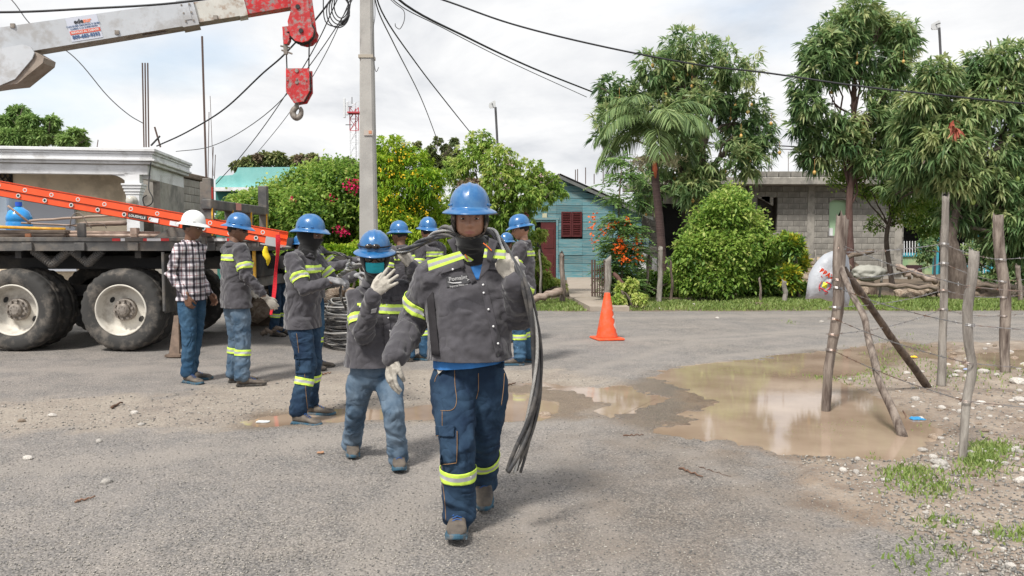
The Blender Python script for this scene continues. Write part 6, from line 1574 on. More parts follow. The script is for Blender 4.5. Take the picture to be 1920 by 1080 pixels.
for D, n_ in ((sh_, 2), (sh2, 1)):
    for k in range(n_):
        w_ = (D[1] - D[0]) / n_; x0 = D[0] + k * w_; sf = MB()
        for (cx_, cz, dx, dz) in ((x0 + .03, (D[2] + D[3]) / 2, .05, D[3] - D[2]), (x0 + w_ - .03, (D[2] + D[3]) / 2, .05, D[3] - D[2]), (x0 + w_ / 2, D[3] - .03, w_ - .10, .06), (x0 + w_ / 2, D[2] + .03, w_ - .10, .06), (x0 + w_ / 2, (D[2] + D[3]) / 2, w_ - .10, .04)):
            sf.box((cx_, YH - .03, cz), (dx, .04, dz))
        s_o = sf.build('shutter', MARO, hut); zz_ = D[2] + .09
        while zz_ < D[3] - .08:
            MB().box((x0 + w_ / 2, YH - .03, zz_), (w_ - .10, .035, .030), rot=Matrix.Rotation(.6, 3, 'X')).build('louvre', MARO, s_o); zz_ += .062
for D in (door,):
    for (x_, ww) in ((D[0] - .05, .09), (D[1] + .03, .07)): MB().box((x_, YH - .015, (D[2] + D[3]) / 2), (ww, .03, D[3] - D[2])).build('door_frame', BLUEP, hut)
    MB().box(((D[0] + D[1]) / 2, YH - .017, D[3] + .04), (D[1] - D[0] + .2, .03, .09)).build('door_frame', BLUEP, hut)
MB().box((uv(1021), YH - .03, vz(404)), (.16, .01, .15)).build('paper_notice', mat('yellowed_paper', (.5, .5, .36), .8), hut)
MB().box((xl + .9, YH + 1.8, 1.3), (1.6, 3, 2.4)).build('hut_body', DARKI, hut) if False else None
for (x0, z0, x1, z1) in ((xa, za_, xr + .35, zr - .13), (xl - .35, zl2 - .13, xa, za_)):
    d = Vector((x1 - x0, 0, z1 - z0)); n_ = 40; q = MB(); vs = []; fs = []
    for j in range(2):
        for i in range(n_ * 4 + 1):
            pass
    L_ = 4.2; m_ = 60; up_ = Vector((-d.z, 0, d.x)).normalized()
    for i in range(m_ + 1):
        y = YH - .28 + L_ * i / m_; hgt = .014 * math.sin(i * PI / 1.5)
        for s__ in (0, 1):
            p = Vector((x0, y, z0)) + d * s__ + up_ * (hgt + .02); vs += [p, p + up_ * .012]
    for i in range(m_): a = i * 4; fs += [(a, a + 2, a + 6, a + 4), (a + 1, a + 5, a + 7, a + 3), (a, a + 4, a + 5, a + 1), (a + 2, a + 3, a + 7, a + 6)]
    fs += [(0, 1, 3, 2)]; q.add(vs, fs); q.build('roof_sheet', TINR, hut)
    q = MB(); q.prism([Vector((x0, YH - .24, z0 - .02)), Vector((x1, YH - .24, z1 - .02)), Vector((x1, YH - .24, z1 - .14)), Vector((x0, YH - .24, z0 - .14))], (0, 0, 0), (0, .03, 0)); q.build('bargeboard', mat('grey_board', (.15, .16, .16), .8, var=.2), hut)
MB().box((xr - .02, YH + 1.9, (zr + zg) / 2), (.05, 3.7, zr - zg)).build('side_wall', BLUEP, hut)
for u, v0 in ((1079, 318), (1083, 317), (1098, 314), (1114, 326), (1131, 268)): MB().tube([P(u, 345, 34), P(u, v0, 34)], .02, 5).build('rebar', REB, hut)

# ---- unfinished block house
YB = 28.6; bh_ = empty('block_house', (P(1450, 500, YB).x, YB, 0), 'unfinished grey concrete block house behind the mango trees', 'house')
bx = lambda u: P(u, 450, YB).x; bz = lambda v: P(960, v, YB).z
X0, X1 = bx(1205), bx(1692); ZR = bz(349)
door_h = (bx(1240) - X0, bx(1290) - X0, .35, bz(385)); w1 = (bx(1418) - X0, bx(1455) - X0, bz(440), bz(370)); w2 = (bx(1552) - X0, bx(1589) - X0, bz(442), bz(375))
wall_blocks('b', (bx(1400), YB), (X1, YB), .35, ZR, bh_, BLKM, bh=.21, bw=.41, d=.16, seed=8, holes=((w1[0] - (bx(1400) - X0), w1[1] - (bx(1400) - X0), w1[2], w1[3]), (w2[0] - (bx(1400) - X0), w2[1] - (bx(1400) - X0), w2[2], w2[3])))
wall_blocks('b', (X0, YB + .9), (bx(1242), YB + .9), .35, ZR, bh_, BLKL, bh=.21, bw=.41, d=.16, seed=9)
MB().box((bx(1350), YB + 1.8, 2.0), (5.2, .2, ZR)).build('inner_wall', mat('dim_inner_wall', (.14, .12, .10), .9, var=.2), bh_)
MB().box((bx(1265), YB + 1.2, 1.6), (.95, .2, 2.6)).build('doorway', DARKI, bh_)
MB().box((bx(1322), YB + .15, (bz(340) + ZR) / 2 - .4), (bx(1400) - bx(1245), .16, .6)).build('porch_lintel', CONC, bh_)
for u in (1213, 1400 + 118, 1682): MB().box((bx(u), YB - .012 if u > 1300 else YB + .88, (ZR + .3) / 2), (.26, .17, ZR - .3), bev=.01).build('concrete_post', CONC, bh_)
MB().box(((X0 + X1) / 2 + .0, YB + 1.4, ZR + .13), (X1 - X0 + .5, 4.4, .26), bev=.02).build('roof_slab', CONC, bh_)
wall_blocks('p', (bx(1380), YB - .62), (X1 + .2, YB - .62), ZR + .262, ZR + .48, bh_, BLKM, bh=.21, bw=.42, d=.16, seed=10, core=False, gap=.03)
for wq in (w1, w2):
    MB().box((X0 + (wq[0] + wq[1]) / 2, YB + (.5 if wq is w1 else .10), (wq[2] + wq[3]) / 2), (wq[1] - wq[0] - .004, .02, wq[3] - wq[2])).build('window_back', mat('dim_block_wall', (.10, .095, .09), .9, var=.2) if wq is w1 else mat('pale_green_wall', (.40, .58, .38), .8), bh_)
for k, dx in enumerate((0, .15, .28)):
    pts_ = [(w1[0] + dx * .9, w1[3] + .02), (w1[0] + dx * .9 + .30, w1[3] + .02), (w1[0] + dx * .9 + .30, w1[3] - .12 - .09 * k), (w1[0] + dx * .9, w1[3] - .02 - .05 * k)]
    vprism('chipped_lintel', [Vector((X0 + a, YB - .09, b)) for a, b in pts_], (0, .15, 0), CONC, bh_)
q = MB(); x0w, x1w = X0 + w2[0], X0 + w2[1]
arc = [Vector((x0w, YB - .09, w2[3] + .06))] + [Vector((x0w + (x1w - x0w) * i / 10, YB - .09, w2[3] - .10 + .14 * math.sin(PI * i / 10) ** .6)) for i in range(11)] + [Vector((x1w, YB - .09, w2[3] + .06))]
vprism('arched_head', arc, (0, .10, 0), CONC, bh_)
MB().box((X0 + (w2[0] + w2[1]) / 2 - .25, YB + .08, bz(435)), (.2, .02, .28)).build('far_window', PLW, bh_)
for u in (1443, 1447, 1478): MB().tube([P(u, 322, 30), P(u, 285, 30)], .012, 5).build('rebar', REB, bh_)
MB().box((bx(1470), YB + 2.2, .2), (X1 - X0, 4.4, .3)).build('floor_slab', CONC, bh_)
MB().box((X1 - .1, YB + 2.0, (ZR + .3) / 2), (.16, 3.9, ZR - .3)).build('side_wall', BLKM, bh_)
# low porch wall with painted sign, left of the palm
kz = lambda v, Y=27: tz(v, Y)
lw = empty('low_porch_wall', (P(1215, 500, 26).x, 26, 0), 'broken concrete porch wall with pale posts beside the palm', 'wall')
def kb(name, u0, u1, v0, v1, Y, d, m, par): a, b = P(u0, v1, Y), P(u1, v0, Y); return MB().box(((a.x + b.x) / 2, Y + d / 2, (a.z + b.z) / 2), (b.x - a.x, d, b.z - a.z), bev=.01).build(name, m, par)
kb('upper_ledge', 1198, 1245, 463, 473, 26, .5, CONC, lw); kb('lower_ledge', 1198, 1245, 475, 483, 26.05, .6, CONC, lw); kb('pale_post', 1199, 1212, 474, 522, 25.8, .25, PLW, lw); kb('pale_post', 1224, 1232, 484, 520, 25.9, .2, PLW, lw)
kb('plinth', 1197, 1290, 483, 530, 26.7, .3, CONC, lw)
sg = kb('painted_sign', 1199, 1217, 447, 463, 25.95, .04, mat('pale_cyan_board', (.40, .58, .62), .6), lw)
text('sign_lettering', 'COL A', .155, frame(P(1208.5, 455, 25.94), (1, 0, 0), (0, 0, 1)), mat('navy_paint', (.02, .06, .22), .6), lw, .002, .004)

# ---- turquoise and green house at the right
YR = 33.0; hr = empty('green_turquoise_house', (P(1770, 500, YR).x, YR, 0), 'green and turquoise house with white window bars at the right behind the fence', 'house')
GRNW = mat('pale_green_plaster', (0.26, 0.40, 0.22), .85, var=.08, vscale=1.5, dirt=((.45, .42, .25), .6, 1.5)); TQ = mat('bright_turquoise', (0.05, 0.33, 0.42), .7, var=.08)
def rb(name, u0, u1, v0, v1, Y, d, m, par=None): a, b = P(u0, v1, Y), P(u1, v0, Y); return MB().box(((a.x + b.x) / 2, Y + d / 2, (a.z + b.z) / 2), (b.x - a.x, d, b.z - a.z)).build(name, m, par or hr)
rb('wall', 1690, 1735, 479, 522, YR, .2, GRNW); rb('column', 1733, 1752, 400, 526, YR - .3, .3, GRNW); rb('corner', 1752, 1763, 400, 526, YR - .5, .3, TQ); rb('wall', 1763, 1960, 498, 530, YR, .2, TQ); rb('lintel', 1680, 1960, 380, 425, YR - .1, .3, GRNW)
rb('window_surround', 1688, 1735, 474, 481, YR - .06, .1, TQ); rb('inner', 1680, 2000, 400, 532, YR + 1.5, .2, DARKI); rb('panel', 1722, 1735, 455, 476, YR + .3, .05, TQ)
rb('base', 1700, 1740, 497, 522, YR - .1, .2, mat('dim_maroon', (.05, .02, .025), .8)); rb('roof', 1670, 2000, 360, 385, YR - .5, 6, CONC)
for u0, u1, v0, v1 in ((1690, 1722, 452, 479), (1766, 1785, 440, 498), (1806, 1818, 455, 500), (1838, 1852, 470, 518)):
    u = u0
    while u <= u1: a, b = P(u, v1, YR - .1), P(u, v0, YR - .1); MB().tube([a, b], .018, 5).build('window_bar', PLW, hr); u += 5.2
rb('far_wall', 1820, 1960, 440, 520, YR + 1.0, .1, TQ)
# horizon filler: distant tree belt is in the vegetation part
# ------------------------------------------------------------------ vegetation
def leafmat(name, stops, trans=.30, rough=.5):
    return mat(name, stops[0][1], rough, attr='tone', emis=stops, trans=trans, spec=.4)
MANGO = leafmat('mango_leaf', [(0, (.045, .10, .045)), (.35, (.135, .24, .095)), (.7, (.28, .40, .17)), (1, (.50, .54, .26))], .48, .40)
BRIGHT = leafmat('bright_leaf', [(0, (.065, .15, .03)), (.35, (.20, .35, .06)), (.75, (.38, .52, .11)), (1, (.58, .63, .20))], .48)
TECO = leafmat('narrow_lime_leaf', [(0, (.07, .17, .015)), (.5, (.20, .38, .025)), (1, (.46, .58, .06))], .42)
OLIVE = leafmat('olive_leaf', [(0, (.08, .12, .05)), (.5, (.18, .24, .08)), (1, (.32, .32, .14))], .3)
BRN = leafmat('dry_leaf', [(0, (.12, .08, .06)), (.5, (.22, .16, .11)), (1, (.32, .26, .17))], .2)
PALMM = leafmat('palm_leaflet', [(0, (.06, .11, .04)), (.5, (.16, .245, .085)), (1, (.34, .42, .18))], .25)
FEATH = leafmat('feathery_leaf', [(0, (.07, .15, .04)), (.5, (.18, .31, .09)), (1, (.34, .48, .16))], .35)
GRASS = leafmat('grass_blade', [(0, (.10, .16, .04)), (.5, (.20, .29, .07)), (1, (.38, .42, .16))], .3)
BARK = mat('grey_bark', (.075, .055, .045), .9, vcol=(.15, .12, .10), vscale=6, stretch=(3, 3, .7), bump=.7, bscale=14, bdist=.03)
BARKR = mat('reddish_bark', (.085, .045, .038), .9, vcol=(.14, .085, .075), vscale=7, stretch=(3, 3, .7), bump=.6, bscale=14, bdist=.03)
def rot_rand(d, spread, g):
    v = d + g.normal(size=d.shape) * spread; return v / np.linalg.norm(v, axis=1, keepdims=True)
def leafset(C, D, ln, wd, tone, g, droop=.25, name='leaves', m=None, par=None, fold=.15, **kw):
    """C base points, D directions; 5 vertices and 4 faces per leaf"""
    n = len(C); D = D / np.linalg.norm(D, axis=1, keepdims=True); up = np.tile([0, 0, 1.0], (n, 1)) + g.normal(size=(n, 3)) * .45
    S = np.cross(D, up); S /= np.linalg.norm(S, axis=1, keepdims=True) + 1e-9; U = np.cross(S, D)
    ln = np.broadcast_to(ln, (n,))[:, None]; wd = np.broadcast_to(wd, (n,))[:, None]; z = np.array([0, 0, 1.0])
    mid = C + D * ln * .48 - z * ln * droop * .18; tip = C + D * ln - z * ln * droop
    Lp = mid + S * wd * .5 + U * wd * fold; Rp = mid - S * wd * .5 + U * wd * fold
    V_ = np.stack([C, Lp, tip, Rp, mid], 1).reshape(-1, 3)
    b = (np.arange(n) * 5)[:, None]; F = np.concatenate([b + [0, 4, 1], b + [1, 4, 2], b + [0, 3, 4], b + [4, 3, 2]], 1).reshape(-1, 3)
    return V_, F, np.repeat(np.clip(tone, 0, 1), 5)
def blob_tips(blobs, Y, n, g, thick=.8, shell=.55, gap=.0, gapf=1.2, dY=None):
    """tips spread through a set of lobes given by pixel ellipses at a depth"""
    cs = []; rs = []
    for i, b in enumerate(blobs):
        u, v, ru, rv = b[:4]; y = Y + (b[4] if len(b) > 4 else g.uniform(-.6, .6) * thick); c = P(u, v, y); k = y / FPX
        cs.append(tuple(c)); rs.append((ru * k, min(ru, rv * 1.3) * k * thick, rv * k))
    cs = np.array(cs); rs = np.array(rs); wt = np.array([r[0] * r[2] for r in rs]); pick = g.choice(len(cs), size=n, p=wt / wt.sum())
    d = g.normal(size=(n, 3)); d /= np.linalg.norm(d, axis=1, keepdims=True); r = shell + (1 - shell) * g.random(n) ** .7
    r *= 1 + .22 * vnoise(d * 2.4 + pick[:, None] * 3.1)
    p = cs[pick] + d * rs[pick] * r[:, None]; out_ = d / rs[pick]; out_ /= np.linalg.norm(out_, axis=1, keepdims=True)
    if gap > 0:
        k = fbm(p * gapf + 31, 3) > -.55 + gap; p, out_, r = p[k], out_[k], r[k]
    return p, out_, r
def foliage(name, blobs, Y, n, leaf, k, m, par, seed, spread=.9, droop=.3, tonev=.25, tbase=.45, gap=.15, gapf=1.2, thick=.8, shell=.5, lift=.0, cl=.0, **kw):
    g = np.random.default_rng(seed); p, o, r = blob_tips(blobs, Y, n, g, thick, shell, gap, gapf); n2 = len(p); ln, wd = leaf
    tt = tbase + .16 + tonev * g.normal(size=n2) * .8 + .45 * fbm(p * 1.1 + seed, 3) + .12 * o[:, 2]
    C = np.repeat(p, k, 0); O = np.repeat(o, k, 0); T = np.repeat(tt, k) + g.normal(size=n2 * k) * .12
    D = rot_rand(O + np.array([0, 0, lift]), spread, g); 
    if cl: C = C + g.normal(size=C.shape) * cl
    L_ = ln * (.7 + .6 * g.random(n2 * k)); W_ = wd * (.75 + .5 * g.random(n2 * k))
    V_, F, A = leafset(C, D, L_, W_, T, g, droop)
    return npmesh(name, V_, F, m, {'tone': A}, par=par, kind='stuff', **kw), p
def branch(mb, a, b, r0, r1, g, n=7, wob=.12):
    a = Vector(a); b = Vector(b); L_ = (b - a).length; pts = []; rs = []
    for i in range(n + 1):
        t = i / n; p = a.lerp(b, t) + Vector(g.normal(size=3)) * wob * L_ * .25 * math.sin(PI * t) + Vector((0, 0, .12 * L_ * math.sin(PI * t))); pts.append(p); rs.append(r0 + (r1 - r0) * t)
    mb.tube(pts, rs, 7)
def tree(name, label, cat, trunk, Y, r, blobs, n, leaf, k, m, seed, bark=BARK, group=None, limbs=True, fork=.6, **kw):
    g = np.random.default_rng(seed + 99); tp = [P(u, v, Y) for u, v in trunk]; tp[0].z = Hs(tp[0].x, tp[0].y) - .05
    t = empty(name, (tp[0].x, tp[0].y, 0), label, cat, group)
    pts = curve_pts(tp, 6); n_ = len(pts); q = MB(); q.tube(pts, [r * (1.35 if i == 0 else 1.0) * (1 - .55 * i / n_) * (1 + .06 * math.sin(i * 1.9)) for i in range(n_)], 12); q.build('trunk', bark, t, True, fix=False)
    if limbs:
        for b in blobs:
            y = Y + (b[4] if len(b) > 4 else 0); c = P(b[0], b[1] + b[3] * .2, y); s_ = pts[int((fork + .38 * g.random()) * (n_ - 1))]
            q = MB(); branch(q, s_, c, r * .28, r * .08, g)
            for j in range(3): e_ = c + Vector(g.normal(size=3)) * b[2] * Y / FPX * .4; branch(q, Vector(s_).lerp(c, .55 + .15 * j), e_, r * .13, r * .05, g, 4)
            q.build('limb', bark, t, True, fix=False)
    fo, tips = foliage('crown', blobs, Y, n, leaf, k, m, t, seed, **kw)
    return t, tips
def fruit(t, tips, n, seed, m, size=.045, stalk=.25, name='mango'):
    g = np.random.default_rng(seed); sel = tips[g.choice(len(tips), n)]; me = None
    for p in sel:
        if p[1] > np.median(tips[:, 1]): p = p.copy(); p[1] -= .5
        l = stalk * (.5 + g.random()); q = MB()
        if me is None:
            q.lathe([(0, -size * 1.25), (size * .6, -size * 1.0), (size, -size * .2), (size * .95, size * .4), (size * .5, size * 1.1), (size * .1, size * 1.3), (.006, size * 1.3), (.005, size * 1.3 + stalk)], (0, 0, 0), 10); me = q.mesh(name, True); me.polygons.foreach_set('use_smooth', [True] * len(me.polygons)); me.materials.append(m)
        o = bpy.data.objects.new(name, me); COL.objects.link(o); o.location = (p[0], p[1] - .15, p[2] - l); s_ = .8 + .4 * g.random(); o.scale = (s_, s_, s_)
        o.parent = t; o.matrix_parent_inverse = par_world(t).inverted()
MFR = mat('ripening_mango', (.52, .24, .10), .45, orand=.25, vcol=(.60, .42, .12), vscale=6); MFG = mat('green_mango', (.30, .38, .10), .45, orand=.2)

t1, tips = tree('mango_tree', 'wide mango tree full of orange fruit standing behind the palm', 'tree', [(1292, 560), (1297, 480), (1303, 400), (1310, 330), (1316, 250)], 24.5, .30,
    [(1290, 98, 62, 42), (1262, 140, 45, 40), (1378, 118, 52, 46), (1345, 170, 60, 50), (1228, 130, 38, 34), (1140, 168, 28, 30), (1178, 190, 48, 40), (1150, 232, 42, 42), (1225, 215, 60, 50), (1300, 220, 70, 60), (1385, 220, 58, 60), (1420, 255, 34, 40), (1350, 290, 70, 50), (1270, 300, 60, 50), (1400, 300, 42, 36), (1215, 350, 34, 46), (1300, 350, 46, 34), (1345, 335, 40, 30)],
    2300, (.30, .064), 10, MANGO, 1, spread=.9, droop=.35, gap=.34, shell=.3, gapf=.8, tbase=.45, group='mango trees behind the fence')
fruit(t1, tips, 34, 5, MFR, .047)
t2, tips = tree('mango_tree', 'tall slender mango tree with a bare reddish trunk right of the block house windows', 'tree', [(1593, 590), (1594, 480), (1592, 390), (1599, 290), (1601, 180), (1606, 60)], 21.0, .112,
    [(1612, 20, 34, 30), (1585, 55, 42, 34), (1650, 45, 28, 30), (1545, 85, 40, 34), (1610, 100, 55, 42), (1680, 80, 36, 46), (1705, 62, 18, 24), (1545, 125, 46, 34), (1505, 160, 26, 26), (1600, 160, 60, 40), (1670, 130, 40, 36), (1520, 195, 38, 26), (1590, 215, 60, 36), (1650, 190, 44, 34), (1500, 238, 22, 16), (1550, 250, 58, 34), (1630, 250, 60, 40), (1530, 290, 38, 28), (1640, 300, 40, 26), (1690, 235, 36, 30), (1590, 262, 34, 26)],
    2150, (.28, .058), 10, MANGO, 2, BARKR, spread=.9, droop=.35, gap=.34, shell=.3, gapf=.95, tbase=.42, fork=.42, group='mango trees behind the fence')
fruit(t2, tips, 7, 6, MFR, .042)
t3, tips = tree('mango_tree', 'spreading mango tree with green fruit at the right edge of the photo', 'tree', [(1800, 560), (1793, 500), (1778, 450), (1790, 380), (1820, 300)], 19.0, .27,
    [(1760, 140, 36, 32), (1725, 185, 34, 30), (1770, 195, 60, 42), (1840, 125, 36, 32), (1895, 110, 44, 34), (1870, 170, 60, 44), (1930, 190, 50, 60), (1830, 215, 66, 40), (1715, 240, 40, 34), (1770, 265, 60, 44), (1860, 280, 80, 50), (1940, 290, 50, 60), (1800, 330, 70, 44), (1880, 350, 70, 50), (1720, 300, 50, 34), (1850, 400, 70, 36), (1920, 410, 60, 50), (1790, 400, 34, 24), (1900, 455, 60, 26), (1700, 350, 40, 26, 1)],
    3900, (.27, .058), 10, MANGO, 3, spread=.9, droop=.4, gap=.20, shell=.3, gapf=.8, tbase=.50, fork=.5, group='mango trees behind the fence')
fruit(t3, tips, 22, 7, MFG, .05)
q = MB()
g_ = np.random.default_rng(3)
V_, F, A = leafset(np.array([tuple(P(1788 + dx, 225 + dy, 17.6)) for dx, dy in [(0, 0), (-3, 8), (4, 14), (2, 22), (8, 18)] * 9]), rot_rand(np.tile([0, 0, -1.0], (45, 1)), .5, g_), .20, .05, g_.random(45), g_, .2)
npmesh('dead_leaves', V_, F, mat('dead_red_leaf', (.30, .07, .04), .7), par=t3, kind='stuff')
tree('bright_leafed_tree', 'small bright green tree with forked dark branches in front of the block wall', 'tree', [(1672, 585), (1671, 520), (1662, 450), (1672, 400), (1690, 350)], 22.0, .085,
    [(1635, 290, 40, 30), (1590, 320, 30, 26), (1690, 300, 50, 34), (1740, 320, 50, 34), (1640, 345, 50, 28), (1700, 365, 50, 30), (1760, 370, 40, 30), (1560, 340, 18, 14), (1640, 420, 14, 12), (1700, 400, 34, 22), (1740, 420, 28, 24)],
    2600, (.09, .055), 7, BRIGHT, 4, spread=1.0, droop=.2, gap=.22, gapf=1.3, tbase=.36, cl=.06)
def bush(name, label, u, v, Y, blobs, n, leaf, k, m, seed, cat='bush', group=None, stems=4, **kw):
    c = P(u, v, Y); t = empty(name, (c.x, c.y, 0), label, cat, group); g = np.random.default_rng(seed + 7)
    for j in range(stems):
        b = blobs[g.integers(len(blobs))]; q = MB(); branch(q, (c.x + g.normal() * .12, c.y + g.normal() * .1, Hs(c.x, c.y) - .03), P(b[0], b[1], Y), .035, .012, g, 6); q.build('stem', BARK, t, True, fix=False)
    fo, tips = foliage('leaves', blobs, Y, n, leaf, k, m, t, seed, **kw); return t, tips
bush('round_bush', 'big round bright green bush in front of the block house', 1365, 560, 19.4,
     [(1365, 395, 40, 32), (1330, 425, 44, 36), (1400, 425, 40, 36), (1300, 470, 34, 34), (1360, 470, 62, 46), (1428, 470, 32, 40), (1290, 515, 26, 36), (1345, 520, 56, 40), (1415, 520, 46, 40), (1372, 362, 16, 12), (1395, 372, 12, 14), (1340, 380, 12, 14), (1448, 500, 14, 30), (1275, 490, 14, 14), (1452, 455, 12, 12), (1300, 440, 14, 12)],
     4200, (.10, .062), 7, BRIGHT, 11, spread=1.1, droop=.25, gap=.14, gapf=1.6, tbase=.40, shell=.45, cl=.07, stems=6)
bush('yellow_tipped_shrub', 'small upright shrub with yellow-tipped leaves right of the round bush', 1487, 560, 19.3, [(1484, 460, 22, 20), (1490, 490, 24, 24), (1480, 520, 20, 24)], 520, (.16, .07), 6, mat('croton_leaf', (.1, .2, .03), .5, attr='tone', emis=[(0, (.04, .12, .02)), (.55, (.15, .28, .05)), (.8, (.35, .42, .04)), (1, (.62, .52, .05))], trans=.25), 12, spread=.8, droop=.1, lift=.7, tbase=.5)
bush('hedge_bush', 'broad green hedge bush with a few magenta blossoms left of the concrete pole', 560, 560, 18.8,
     [(478, 390, 44, 28), (532, 364, 44, 26), (586, 342, 44, 32), (630, 340, 46, 40), (670, 370, 40, 46), (460, 400, 40, 34), (520, 400, 60, 44), (590, 400, 60, 50), (650, 430, 50, 50), (500, 455, 60, 40), (580, 470, 60, 40), (660, 490, 44, 50), (438, 404, 22, 14), (700, 430, 30, 60), (620, 520, 70, 30), (545, 510, 50, 30)],
     8200, (.10, .065), 7, BRIGHT, 13, spread=1.0, droop=.2, gap=.05, tbase=.36, shell=.6, cl=.08, stems=8, cat='hedge')
bush('low_yellow_green_shrub', 'low yellow-green shrub between the concrete pole and the hedge foot', 640, 560, 17.0, [(640, 478, 50, 18), (680, 470, 30, 16), (610, 495, 40, 18), (650, 510, 60, 22)], 1500, (.09, .05), 6, TECO, 14, spread=.9, droop=.1, lift=.4, gap=.05, tbase=.55, shell=.5)
tc_, tct = tree('yellow_flowering_tree', 'lime green tree with yellow trumpet blossoms just right of the concrete pole', 'tree', [(755, 590), (752, 500), (748, 420), (745, 350)], 18.0, .07,
    [(735, 285, 34, 30), (770, 310, 40, 34), (715, 320, 30, 40), (800, 345, 36, 30), (750, 360, 56, 44), (720, 400, 40, 50), (790, 400, 44, 44), (750, 440, 60, 44), (810, 440, 34, 40), (700, 450, 30, 40), (760, 490, 60, 30)],
    4700, (.125, .034), 8, TECO, 15, spread=.9, droop=.35, gap=.05, tbase=.50, shell=.5, limbs=True, fork=.3)
FLOY = mat('yellow_blossom', (.85, .55, .02), .6, trans=.3); FLOM = mat('magenta_blossom', (.72, .02, .14), .6, trans=.3); FLOO = mat('orange_blossom', (.85, .17, .02), .6, trans=.3); FLOP = mat('pale_pink_blossom', (.70, .50, .52), .6, trans=.3)
def blossoms(par, pts, m, seed, size=.05, k=9, spread=.09, name='blossom'):
    g = np.random.default_rng(seed)
    for p in pts:
        C = np.tile(tuple(p), (k, 1)) + g.normal(size=(k, 3)) * spread * .5; V_, F, A = leafset(C, rot_rand(np.tile([0, -.4, .4], (k, 1)), 1.0, g), size, size * .9, np.full(k, .5), g, .1)
        npmesh(name, V_, F, m, par=par)
g_ = np.random.default_rng(8); front = tct[tct[:, 1] < 18.1]
blossoms(tc_, [P(u, v, 17.3) for u, v in ((745, 285), (752, 300), (760, 272), (735, 300), (775, 322), (800, 340), (770, 345), (783, 330), (735, 330), (725, 372), (712, 385), (743, 368), (790, 388), (778, 372), (815, 350), (820, 372), (748, 395), (725, 395), (773, 395), (800, 400), (770, 412), (752, 332), (716, 318), (742, 420), (760, 442), (768, 290))], FLOY, 3, .05, 8, .09)
hb_ = [o for o in bpy.data.objects if o.name.startswith('hedge_bush')][0]
blossoms(hb_, [P(u, v, 17.9) for u, v in ((655, 343), (662, 350), (668, 340), (672, 352), (649, 350), (622, 372), (640, 432), (646, 436), (634, 430), (696, 465), (671, 462), (548, 378), (694, 425))], FLOM, 4, .07, 14, .11)
cg, cgt = tree('compound_leafed_tree', 'airy green tree with compound leaves and dry patches behind the lead man', 'tree', [(930, 590), (928, 500), (925, 420), (930, 360)], 19.5, .08,
    [(902, 265, 24, 22), (885, 295, 34, 28), (935, 300, 34, 30), (860, 320, 34, 28), (985, 320, 40, 24), (940, 340, 50, 30), (1015, 345, 40, 24), (880, 360, 40, 30), (985, 370, 50, 30), (1040, 358, 24, 16), (930, 400, 50, 34), (850, 400, 34, 40), (965, 410, 36, 26), (870, 440, 50, 40), (960, 450, 46, 36), (840, 470, 40, 40)],
    3500, (.115, .048), 8, BRIGHT, 16, spread=.85, droop=.45, gap=.20, gapf=1.3, tbase=.44, shell=.35, fork=.3)
foliage('dry_leaves', [(868, 362, 16, 12), (880, 345, 20, 10), (860, 380, 14, 8)], 18.9, 160, (.10, .04), 6, BRN, cg, 17, gap=0)
blossoms(cg, [P(u, v, 18.7) for u, v in ((958, 305), (950, 350), (940, 334), (840, 392), (826, 392), (1012, 330))], FLOP, 5, .06, 8, .10)
q_, _ = tree('sparse_far_tree', 'thin far-off tree with separate round leaf tufts above the yellow-flowering tree', 'tree', [(815, 560), (815, 420), (812, 330)], 38, .10, [(782, 272, 7, 6), (820, 264, 8, 6), (852, 265, 7, 6), (808, 282, 10, 9), (836, 280, 10, 8), (855, 292, 14, 12), (805, 300, 16, 12), (830, 305, 20, 14), (850, 318, 20, 14), (800, 325, 20, 16), (772, 300, 8, 8)], 1500, (.16, .10), 5, OLIVE, 18, shell=.3, gap=0, tbase=.3)
tree('far_left_tree', 'feathery green tree rising behind the porch house roof at the far left', 'tree', [(60, 560), (60, 400), (60, 300)], 36, .22, [(8, 235, 16, 16), (32, 212, 16, 14), (55, 228, 18, 14), (20, 258, 30, 16), (60, 255, 30, 16), (98, 228, 14, 10), (90, 252, 26, 12), (142, 250, 14, 10), (125, 262, 18, 8), (155, 266, 12, 6), (-40, 240, 40, 40)], 3000, (.24, .08), 7, FEATH, 19, shell=.3, gap=.1, gapf=.8, tbase=.62)
tree('far_hedge_tree', 'olive and brown tree tops showing above the turquoise parapet', 'tree', [(560, 560), (560, 420), (560, 340)], 31, .12, [(470, 305, 20, 10), (498, 297, 16, 12), (520, 296, 16, 10), (445, 310, 14, 6), (560, 302, 16, 10), (585, 300, 14, 10), (612, 312, 16, 8), (650, 308, 18, 12), (680, 318, 20, 14), (540, 315, 30, 10), (625, 325, 30, 12)], 1500, (.17, .09), 6, OLIVE, 20, shell=.3, gap=.1, tbase=.5)
foliage('dry_leaves', [(483, 296, 8, 6), (585, 298, 9, 6), (560, 297, 7, 5), (616, 310, 7, 5)], 30.4, 130, (.15, .08), 6, BRN, [o for o in bpy.data.objects if o.name.startswith('far_hedge_tree')][0], 21, gap=0)
bush('doorway_shrub', 'leafy light green shrub leaning in front of the maroon door', 1012, 555, 20.5, [(1012, 440, 14, 8), (998, 475, 14, 16), (1016, 492, 12, 10), (995, 512, 20, 20), (1022, 522, 12, 12), (1010, 540, 26, 16), (1045, 538, 16, 14)], 700, (.13, .06), 6, BRIGHT, 22, spread=.8, droop=.3, gap=.12, gapf=2, tbase=.58, stems=5)
bush('front_sprig', 'small light green sprig beside the leaning fence post near the hut path', 1180, 570, 17.6, [(1165, 545, 14, 14), (1185, 535, 12, 14), (1158, 562, 14, 8), (1200, 560, 14, 10)], 220, (.09, .055), 6, BRIGHT, 23, spread=.9, tbase=.6, stems=2)
